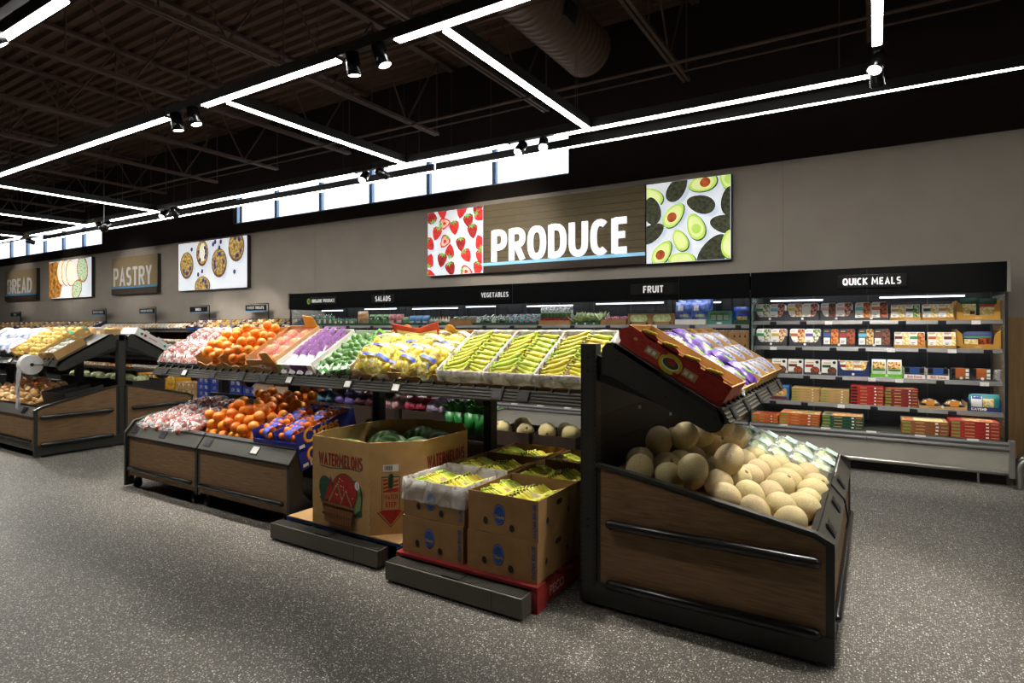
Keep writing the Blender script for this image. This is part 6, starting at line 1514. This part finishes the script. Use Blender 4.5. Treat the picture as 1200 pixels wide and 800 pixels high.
for li, (z, y) in enumerate(LV):
    x = -9.75; i = 0
    while x > -20.5:
        if not (li == 1 and i % 4 == 3): LF[(li + i // 5) % 3](T(x, y + .17, z + .003) @ RZ(RND.uniform(-12, 12)), '%s bread loaf in the row on the %s bakery shelf' % (['gold wrapped', 'white wrapped', 'brown crusted'][(li + i // 5) % 3], ['low', 'middle', 'high'][li]), 'bread loaves on the %s bakery shelf' % ['low', 'middle', 'high'][li])
        x -= .17 if li else .24; i += 1
# tilted top display of trays
def mk_tray(m, content):
    def make():
        t = thing('bakery_tray', '', 'bakery tray'); b = MB(); b.box(-.17, .17, 0, .006, 0, .09); b.box(-.17, -.164, 0, .38, 0, .10); b.box(.164, .17, 0, .38, 0, .10); b.box(-.17, .17, .374, .38, 0, .10); b.box(-.17, .17, 0, .38, 0, .006); b.build('tray_body', m, t)
        q = MB()
        for i in range(3):
            for j in range(3): q.ell((-.10 + i * .1, .07 + j * .12, .06), (.048, .055, .05), 8, 6)
        q.build('pastries', content, t, True); MB().box(-.165, .165, -.003, 0, .02, .07).build('tray_label', COL['blue'] if m is M_navy else M_kraftd, t)
        return t
    return Proto(make)
TR = [mk_tray(M_navy, mat('pastry_mix', '#8a5a3a', .4, 0, .4, 30, col2='#e6dcc8', kind='voronoi')), mk_tray(M_kraft2, mat('pastry_gold', '#c98f3a', .4, 0, .3, 30, col2='#efe0c0', kind='voronoi')), mk_tray(mat('tray_tan', '#a8845a', .6), mat('pastry_yellow', '#d8b83a', .4, 0, .4, 26, col2='#7a6a9a', kind='voronoi'))]
MB().prism([(7.50, 1.40), (7.55, 1.40), (8.08, 1.60), (8.12, 1.58), (8.12, 1.56)], 'x', BXL, BXR - .1).build('sloped_top', M_dark, t)
x = -9.8; i = 0
while x > -29.6:
    if not (-17.6 < x < -13.1):
        TR[(i * 7 // 3) % 3](T(x, 7.53, 1.44) @ RX(25), 'tilted tray of wrapped pastries, %s on the bakery top %s the gap' % ((ORD[i] if i < 20 else 'one further along'), 'right of' if x > -15 else 'left of') if x > -15 else 'tilted tray of wrapped pastries on the bakery top left of the gap', 'tilted bakery trays')
    x -= .36; i += 1
x = -13.3
while x > -17.4:
    LF[1 if int(x * 3) % 2 else 0](T(x, 7.75, 1.50) @ RX(20) , 'bagged loaf on the bakery top in front of the brown backing', 'bagged loaves on the bakery top'); x -= .15
# yellow bread crates and blue cartons standing on the floor before the shelves
M_ycr = mat('crate_yellow', '#c9971f', .5, 0, .06, 9); M_bcr = mat('crate_blue', '#27409a', .5, 0, .06, 9)
M_goods = mat('mixed_goods', '#8a4a34', .5, 0, .4, 30, col2='#efe8e0', kind='voronoi')
def mk_crate(m, kind):
    def make():
        t = thing('bread_crate', '', 'crate'); w, h, d = .34, .125, .34; b = MB()
        b.box(0, w, 0, d, 0, .012); b.box(0, .012, 0, d, 0, h); b.box(w - .012, w, 0, d, 0, h); b.box(0, w, d - .012, d, 0, h)
        b.box(0, w, 0, .012, 0, .03); b.box(0, w, 0, .012, h - .025, h); b.box(0, .05, 0, .012, 0, h); b.box(w - .05, w, 0, .012, 0, h); b.box(w / 2 - .02, w / 2 + .02, 0, .012, 0, h)
        b.build('crate_body', m, t); MB().box(.02, w - .02, .03, d - .03, .013, h - .02, 0, .01).build('goods', M_goods, t); return t
    return Proto(make)
CY, CB, CT = mk_crate(M_ycr, 0), mk_crate(M_bcr, 1), mk_crate(M_tan, 2)
for c, x in enumerate((-13.95, -13.57, -13.19, -12.81)):
    for lv in range(4): CY(T(x, 6.85, lv * .126 + .001) @ SC(1.05, 1, 1), 'yellow bread crate, %s of the %s stack in front of the bakery' % (['bottom', 'second', 'third', 'top'][lv], ORD[c]), 'yellow bread crates')
for c, x in enumerate((-12.42, -12.06)):
    for lv in range(3): CT(T(x, 6.85, lv * .126 + .001), 'tan bread crate, %s of the %s tan stack in front of the bakery' % (['bottom', 'middle', 'top'][lv], ORD[c]), 'tan bread crates')
for c, x in enumerate((-11.65, -11.2, -10.6, -10.15, -9.5, -9.05)):
    z0 = .001
    for lv in range(4 if c < 4 else 3): CB(T(x, 6.85, z0 + lv * .126) @ SC(1.2 if c < 4 else 1.1, 1, 1), 'blue snack carton, %s of the %s blue stack from the left behind the apples' % (['bottom', 'second', 'third', 'top'][lv], ORD[c]), 'blue snack cartons')
# sign posts of the bakery
for x, s, nm in ((-23.7, 'BREAD', 'far left'), (-18.1, 'SPECIALTY BREAD', 'second'), (-15.55, 'ENGLISH MUFFINS', 'third'), (-13.25, 'BAGELS', 'fourth'), (-11.1, 'SWEET TREATS', 'rightmost')):
    t = thing('shelf_sign', 'small black hanging bakery shelf sign on a bent post, %s of five reading %s' % (nm, s), 'sign', T(x, 8.02, 1.52), 'bakery shelf signs')
    MB().tube([(.1, 0, .06), (.1, 0, .49), (.09, 0, .5), (-.72, 0, .5)], .014, 6).build('sign_post', M_black, t)
    p = MB().box(-.68, .02, -.012, .012, .34, .475, 0, .003).build('sign_plate', M_signplate, t); MB().box(-.68, .02, -.014, -.011, .34, .355).build('blue_edge', M_blueline2, p)
    word(p, s, mat('sign_white', '#d8d8d8', .5), PF(-.33, -.012, .415), .06, None if len(s) < 9 else .58, .17, .56, .10, .002)
# ================================================================ produce cooler goods; z = shelf tops
z1, z2, z3 = 1.536, 1.246, .821; yc = 7.47
M_dgr = mat('tray_green', '#1d4a2f', .5, 0, .08, 9)
M_salad = mat('salad_mix', '#3f6a2a', .5, 0, .4, 34, col2='#9ab85a', kind='voronoi'); M_saladp = mat('salad_purple', '#5a3050', .5, 0, .4, 34, col2='#7a9a4a', kind='voronoi')
M_clam = film('clamshell', '#e6efe8', .4, .8, .12, .4, 9, .1)
def tray_row(x0, x1, label, m=M_dgr, h=.045, z=z1): 
    return carton('display_tray', label, x1 - x0, .45, h, T(x0, yc, z), m, group='display trays in the produce cooler')
def pb(x, w, h, m, label, prints=(), group='bagged salads in the produce cooler', z=z1 + .007, y=yc + .08, d=.09, seed=0): return bag(w, h, d, m, label, T(x, y, z), prints, group, 'salad_bag', 'bagged salad', seed)
M_sgb = mat('salad_bag_green', '#2f7a46', .35, 0, .3, 18, col2='#a8c890'); M_srb = mat('salad_bag_red', '#a8324a', .35, 0, .3, 18, col2='#e0a0a0'); M_sbl = mat('salad_bag_blue', '#2f6fae', .35, 0, .3, 18, col2='#7ab0d8'); M_pot = mat('sweet_potato_bag', '#b5855a', .4, 0, .3, 14, col2='#e0c8a8')
def pack_box(x0, w, h, label, m, n, pm, plab, pcat, cols, pz=.03, tint=None):
    o = carton('produce_carton', label, w, .45, h, T(x0, yc, z1), m, group='cartons in the produce cooler')
    for i in range(n):
        c, r = i % cols, i // cols
        t = thing(pcat.replace(' ', '_'), '%s, %s of row %s in its carton' % (plab, ORD[c], ['one', 'two', 'three', 'four'][r]), pcat, T(x0 + w * (c + .5) / cols, yc + .10 + r * .13, z1 + pz) @ RX(12), plab + 's in the produce cooler')
        pillow(w / cols * .95, .15, .07, i, .01, 8).build('pack_film', film(plab.replace(' ', '_') + '_film', tint or '#e8f0e8', .45, .75, .12, .6, 18, .15), t, True)
        MB().ell((0, 0, .035), (w / cols * .4, .06, .03), 10, 6, 0, None, lambda d: 1 + .2 * noise.noise(d * 5)).build('contents', pm, t, True)
    return o
M_cuc = mat('cucumber_green', '#1f3f22', .4, 0, .2, 20, col2='#3f6a3a'); M_cel = mat('celery_green', '#a8c078', .5, 0, .25, 20, col2='#dfe6b8'); M_rad = mat('radish_red', '#a8203a', .4); M_brocc = mat('broccoli_green', '#2a4a22', .7, 0, .4, 40, col2='#4f7a38')
M_rom = mat('romaine_green', '#a8bf6a', .5, 0, .25, 16, col2='#e4ead0')
def mk_rom():
    t = thing('romaine_lettuce', '', 'lettuce'); b = MB(); r_ = random.Random(5)
    for i in range(12):
        a = r_.uniform(0, 6.3); M = Matrix.Rotation(a, 4, 'Z') @ RX(-r_.uniform(8, 42))
        b.grid(3, 4, lambda u, v: ((u - .5) * .09 * math.sin(PI * min(1, .2 + v * .8)), .02 * v * v + noise.noise(Vector((u * 5, v * 5, a))) * .02, v * .17), 0, M)
    b.build('leaves', M_rom, t, True); MB().lathe([(.012, 0), (.025, .02), (.02, .06)], 10).build('heart', mat('lettuce_heart', '#e6ead0'), t, True); return t
RM = Proto(mk_rom)

tray_row(-9.2, -8.46, 'left long green display tray under the salad clamshells'); tray_row(-8.45, -7.86, 'right long green display tray under the salad clamshells'); tray_row(-7.85, -6.65, 'long green display tray under the bagged salads')
for i in range(9):
    x = -9.14 + i * .142; hh = .21 if i < 5 else .14
    t = thing('salad_clamshell', 'clear salad clamshell, %s from the left in the produce cooler' % ORD[i], 'clamshell', T(x, yc + .02, z1 + .007) @ RX(-6), 'salad clamshells')
    MB().box(0, .13, 0, .07, 0, hh, 0, .02).build('shell', M_clam, t, True); MB().box(.008, .122, .008, .062, .008, hh * .8, 0, .02).build('salad', M_salad if i % 3 else M_saladp, t, True)
    d = Decal(); d.rect(.04, hh * .2, .09, hh * .55, M_white); d.add(circ(.065, hh * .72, .03, .02), COL['purple'] if i < 3 else COL['teal']); d.build('label', t, PF(0, -.0006, 0))
pb(-7.72, .27, .25, M_pot, 'tan bag with orange band at the left of the bagged salads', ((.1, .9, .62, .78, COL['orange']),), seed=1)
for i in range(3): pb(-7.48 + i * .165, .17, .19, M_sgb, 'green salad bag, %s of three in the produce cooler' % ORD[i], ((.15, .85, .5, .8, COL['dgreen']), (.2, .6, .55, .7, M_white)), seed=2 + i)
for i in range(2): pb(-7.02 + i * .17, .18, .19, M_srb, '%s red pink salad bag right of the green salad bags' % ['left', 'right'][i], ((.2, .8, .2, .45, M_white),), seed=6 + i)
pb(-6.72, .13, .14, M_sgb, 'small pale green bag beside the blue salad bags', (), seed=11)
tray_row(-6.64, -6.2, 'green display tray under the blue salad bags')
for i in range(3): pb(-6.57 + i * .145, .155, .16, M_sbl, 'blue salad bag, %s of three in the produce cooler' % ORD[i], ((.2, .8, .2, .4, M_white),), seed=14 + i)
tray_row(-6.19, -5.76, 'green display tray under the dressing bottles')
for i in range(7):
    t = thing('dressing_bottle', 'white dressing bottle, %s from the left beside the cucumber carton' % ORD[i], 'bottle', T(-6.15 + i * .06, yc + .05, z1 + .007), 'dressing bottles')
    MB().lathe([(.026, 0), (.028, .01), (.028, .085), (.014, .105), (.013, .115)], 12).build('bottle', M_whitecard, t, True); MB().lathe([(.016, .112), (.016, .135), (.012, .138)], 12).build('cap', [COL['green'], COL['orange'], M_white][i // 3], t, True)
    MB().lathe([(.0284, .02), (.0284, .06)], 12).build('label_band', [COL['yellow'], COL['green'], COL['orange']][i % 3], t)
pack_box(-5.74, .42, .11, 'brown carton of dark cucumber packs in the produce cooler', M_kraft2, 6, M_cuc, 'dark cucumber pack', 'cucumber pack', 3, .08)
tray_row(-5.29, -4.70, 'green tray under the dark wrapped vegetables')
for i in range(8):
    t = thing('wrapped_vegetable', 'dark wrapped vegetable pack, %s of the %s row right of the cucumber carton' % (ORD[i % 4], ['front', 'rear'][i // 4]), 'vegetable pack', T(-5.21 + (i % 4) * .145, yc + .1 + .15 * (i // 4), z1 + .012 + .03 * (i // 4)), 'dark wrapped vegetables')
    pillow(.14, .16, .13, i, .012, 9).build('pack_film', M_film, t, True); MB().ell((0, 0, .06), (.06, .06, .05), 10, 6, 0, None, lambda d: 1 + .25 * noise.noise(d * 6)).build('contents', M_brocc, t, True); MB().box(-.035, .035, -.078, -.074, .03, .075).build('label', M_blackink if i % 2 else M_white, t)
tray_row(-4.69, -4.15, 'green tray under the blue topped vegetable bags')
for i in range(5): pb(-4.63 + i * .108, .125, .16, film('salad_film', '#dfeff0', .45, .72, .2, .7, 18, .15), 'clear vegetable bag with blue print, %s of five in the produce cooler' % ORD[i], ((.2, .5, .3, .55, COL['sky']), (.55, .8, .2, .4, COL['red']), (.2, .8, .1, .22, COL['green'])), 'clear vegetable bags with blue print', seed=30 + i)
o = carton('radish_carton', 'brown carton of radishes under tall clear bags in the produce cooler', .50, .45, .07, T(-4.13, yc, z1), M_kraft2)
for i in range(8): pb(-4.09 + i * .06, .10, .27, film('radish_film', '#eaf0ea', .42, .7, .2, .75, 20, .15), 'tall clear bag of radish bunches, %s of eight in the brown radish carton' % ORD[i], ((.2, .8, .20, .36, M_rad), (.2, .8, .36, .62, M_brocc)), 'radish bags', seed=40 + i)
tray_row(-3.61, -3.18, 'green tray with white circles under the romaine lettuce'); q = Decal(); [q.add(circ(.08 + k * .13, .022, .014, None, 10), M_tagwhite) for k in range(3)]; q.build('emblem', [o for o in bpy.data.objects if o.name.startswith('display_tray')][-1], PF(0, -.0005, 0))
for i in range(10): RM(T(-3.56 + (i % 5) * .083, yc + .08 + .15 * (i // 5), z1 + .012 + .02 * (i // 5)) @ RX(14) @ RZ(i * 37), 'pale romaine lettuce in the green tray, %s of the %s row' % (ORD[i % 5], ['front', 'rear'][i // 5]), 'romaine lettuces')
pack_box(-3.17, .36, .08, 'brown carton of purple carrot bags in the produce cooler', M_kraft2, 6, mat('carrot_orange', '#d8702a', .5, 0, .3, 30, col2='#6b3a8a'), 'purple and orange carrot bag', 'carrot bag', 3, .055, '#c0a0d0')
for k, x0 in enumerate((-2.785, -2.475)):
    o = pack_box(x0, .30, .15, '%s brown carton of wrapped celery in the produce cooler' % ['left', 'right'][k], M_kraft2, 6, M_cel, '%s carton wrapped celery' % ['left', 'right'][k], 'celery', 2, .05)
    q = Decal(); q.add(rr(.035, .045, .265, .135, .04), M_cel); q.add(circ(.04, .025, .014, None, 10), M_blackink); q.add(circ(.26, .025, .014, None, 10), M_blackink); q.build('front_print', o, PF(0, -.0006, 0))
M_bl = mat('cabbage_bag_blue', '#2a45a8', .3, 0, .3, 16, col2='#8aa0d8')
for k in range(2):
    carton('white_tray', '%s white tray under the big blue bags in the produce cooler' % ['left', 'right'][k], .19, .4, .07, T(-2.16 + k * .195, yc, z1), M_whitecard, group='white trays in the produce cooler')
    for j in range(3): pb(-2.065 + k * .195, .22, .22, M_bl, 'big blue printed bag, %s in the %s white tray' % (['front', 'middle', 'rear'][j], ['left', 'right'][k]), ((.2, .5, .5, .8, M_white), (.3, .8, .15, .3, M_cel)), 'big blue bags', z1 + .07 + .06 * j, yc + .09 + .12 * j, .12, seed=60 + j + k * 3)
o = pack_box(-1.755, .285, .17, 'teal carton of asparagus packs in the produce cooler', mat('carton_teal', '#4a8a80', .55), 6, M_cuc, 'asparagus pack', 'asparagus pack', 3, .06)
q = Decal(); q.add(rr(.03, .05, .255, .15, .02), M_brocc); [q.rect(.04 + k * .075, .06, .1 + k * .075, .12, mat('asp_film', '#8a9a8a', .4)) for k in range(3)]; q.add(circ(.14, .022, .035, .012), M_white); q.build('front_print', o, PF(0, -.0006, 0))
tray_row(-1.455, -1.25, 'dark green tray under the shiny blue bag', M_dgr, .06)
pb(-1.355, .22, .21, mat('bag_bright_blue', '#1f45b8', .25, 0, .2, 14, col2='#4a70d8'), 'shiny bright blue bag with pale food picture at the right of the produce cooler', ((.2, .75, .15, .45, F_['cheese']), (.2, .8, .6, .8, M_navy)), None, seed=70)
# second shelf: shipping cartons seen between and behind the lemons
M_bb = mat('blueberry_dark', '#22274a', .4, 0, .3, 40, col2='#4a5490', kind='voronoi')
for i, (x0, w, m, h) in enumerate(((-7.9, .55, M_kraftd, .14), (-7.3, .5, M_kraftd, .13), (-6.2, .5, M_kraft, .14), (-5.4, .5, M_kraft, .12), (-4.6, .5, M_kraft, .12))):
    carton('shipping_carton', 'plain cardboard carton on the second produce shelf, %s from the left' % ORD[i], w, .5, h, T(x0, yc - .03, z2), m, group='plain cartons on the second produce shelf')
for k in range(4):
    x0 = -2.33 + k * .275
    for lv in range(2):
        zb = z2 - .305 * 0 - .0 + lv * .11 - .0
        o = carton('berry_carton', '%s kraft berry carton, %s from the left on the second produce shelf' % (['lower', 'upper'][lv], ORD[k]), .27, .45, .108, T(x0, yc - .03, z2 + lv * .109), M_kraft2, group='berry cartons')
        q = Decal(); [q.add([(.06 + i * .06, .03), (.085 + i * .06, .03), (.072 + i * .06, .075)], M_blackink) for i in range(3)]; q.build('front_print', o, PF(0, -.0006, 0))
        if lv:
            for i in range(6): 
                t = thing('berry_clamshell', 'blueberry clamshell, %s of the %s row in the %s berry carton' % (['left', 'middle', 'right'][i % 3], ['front', 'rear'][i // 3], ORD[k]), 'berries', T(x0 + .01 + (i % 3) * .085, yc - .015 + .2 * (i // 3), z2 + .109 + .05), 'blueberry clamshells')
                MB().box(0, .08, 0, .17, 0, .06, 0, .01).build('shell', M_clam, t, True); MB().box(.006, .074, .006, .164, .004, .05, 0, .01).build('berries', M_bb, t, True); MB().box(.02, .06, .04, .12, .06, .0615).build('label', M_white, t)
# lower shelf goods glimpsed under the banana shelf
for i in range(12): carton('shipping_carton', 'cardboard carton on the lowest produce cooler deck, %s from the right' % ORD[i], .42, .6, .10 + .02 * (i % 3), T(-1.75 - i * .5, 7.28, .425), [M_kraft, M_kraft2, M_whitecard][i % 3], group='cartons on the lowest produce cooler deck')
MB().box(.01, 8.1, 7.245, 8.1, .37, .424).build('floor_grille', M_rail, PC)
# ---- lettering as plain meshes
_dg = bpy.context.evaluated_depsgraph_get()
for o in [o for o in bpy.data.objects if o.type == 'FONT']:
    me = bpy.data.meshes.new_from_object(o.evaluated_get(_dg)); nm = o.name; p, M = o.parent, o.matrix_basis.copy(); bpy.data.objects.remove(o, do_unlink=True)
    obj(nm, me, p, M)
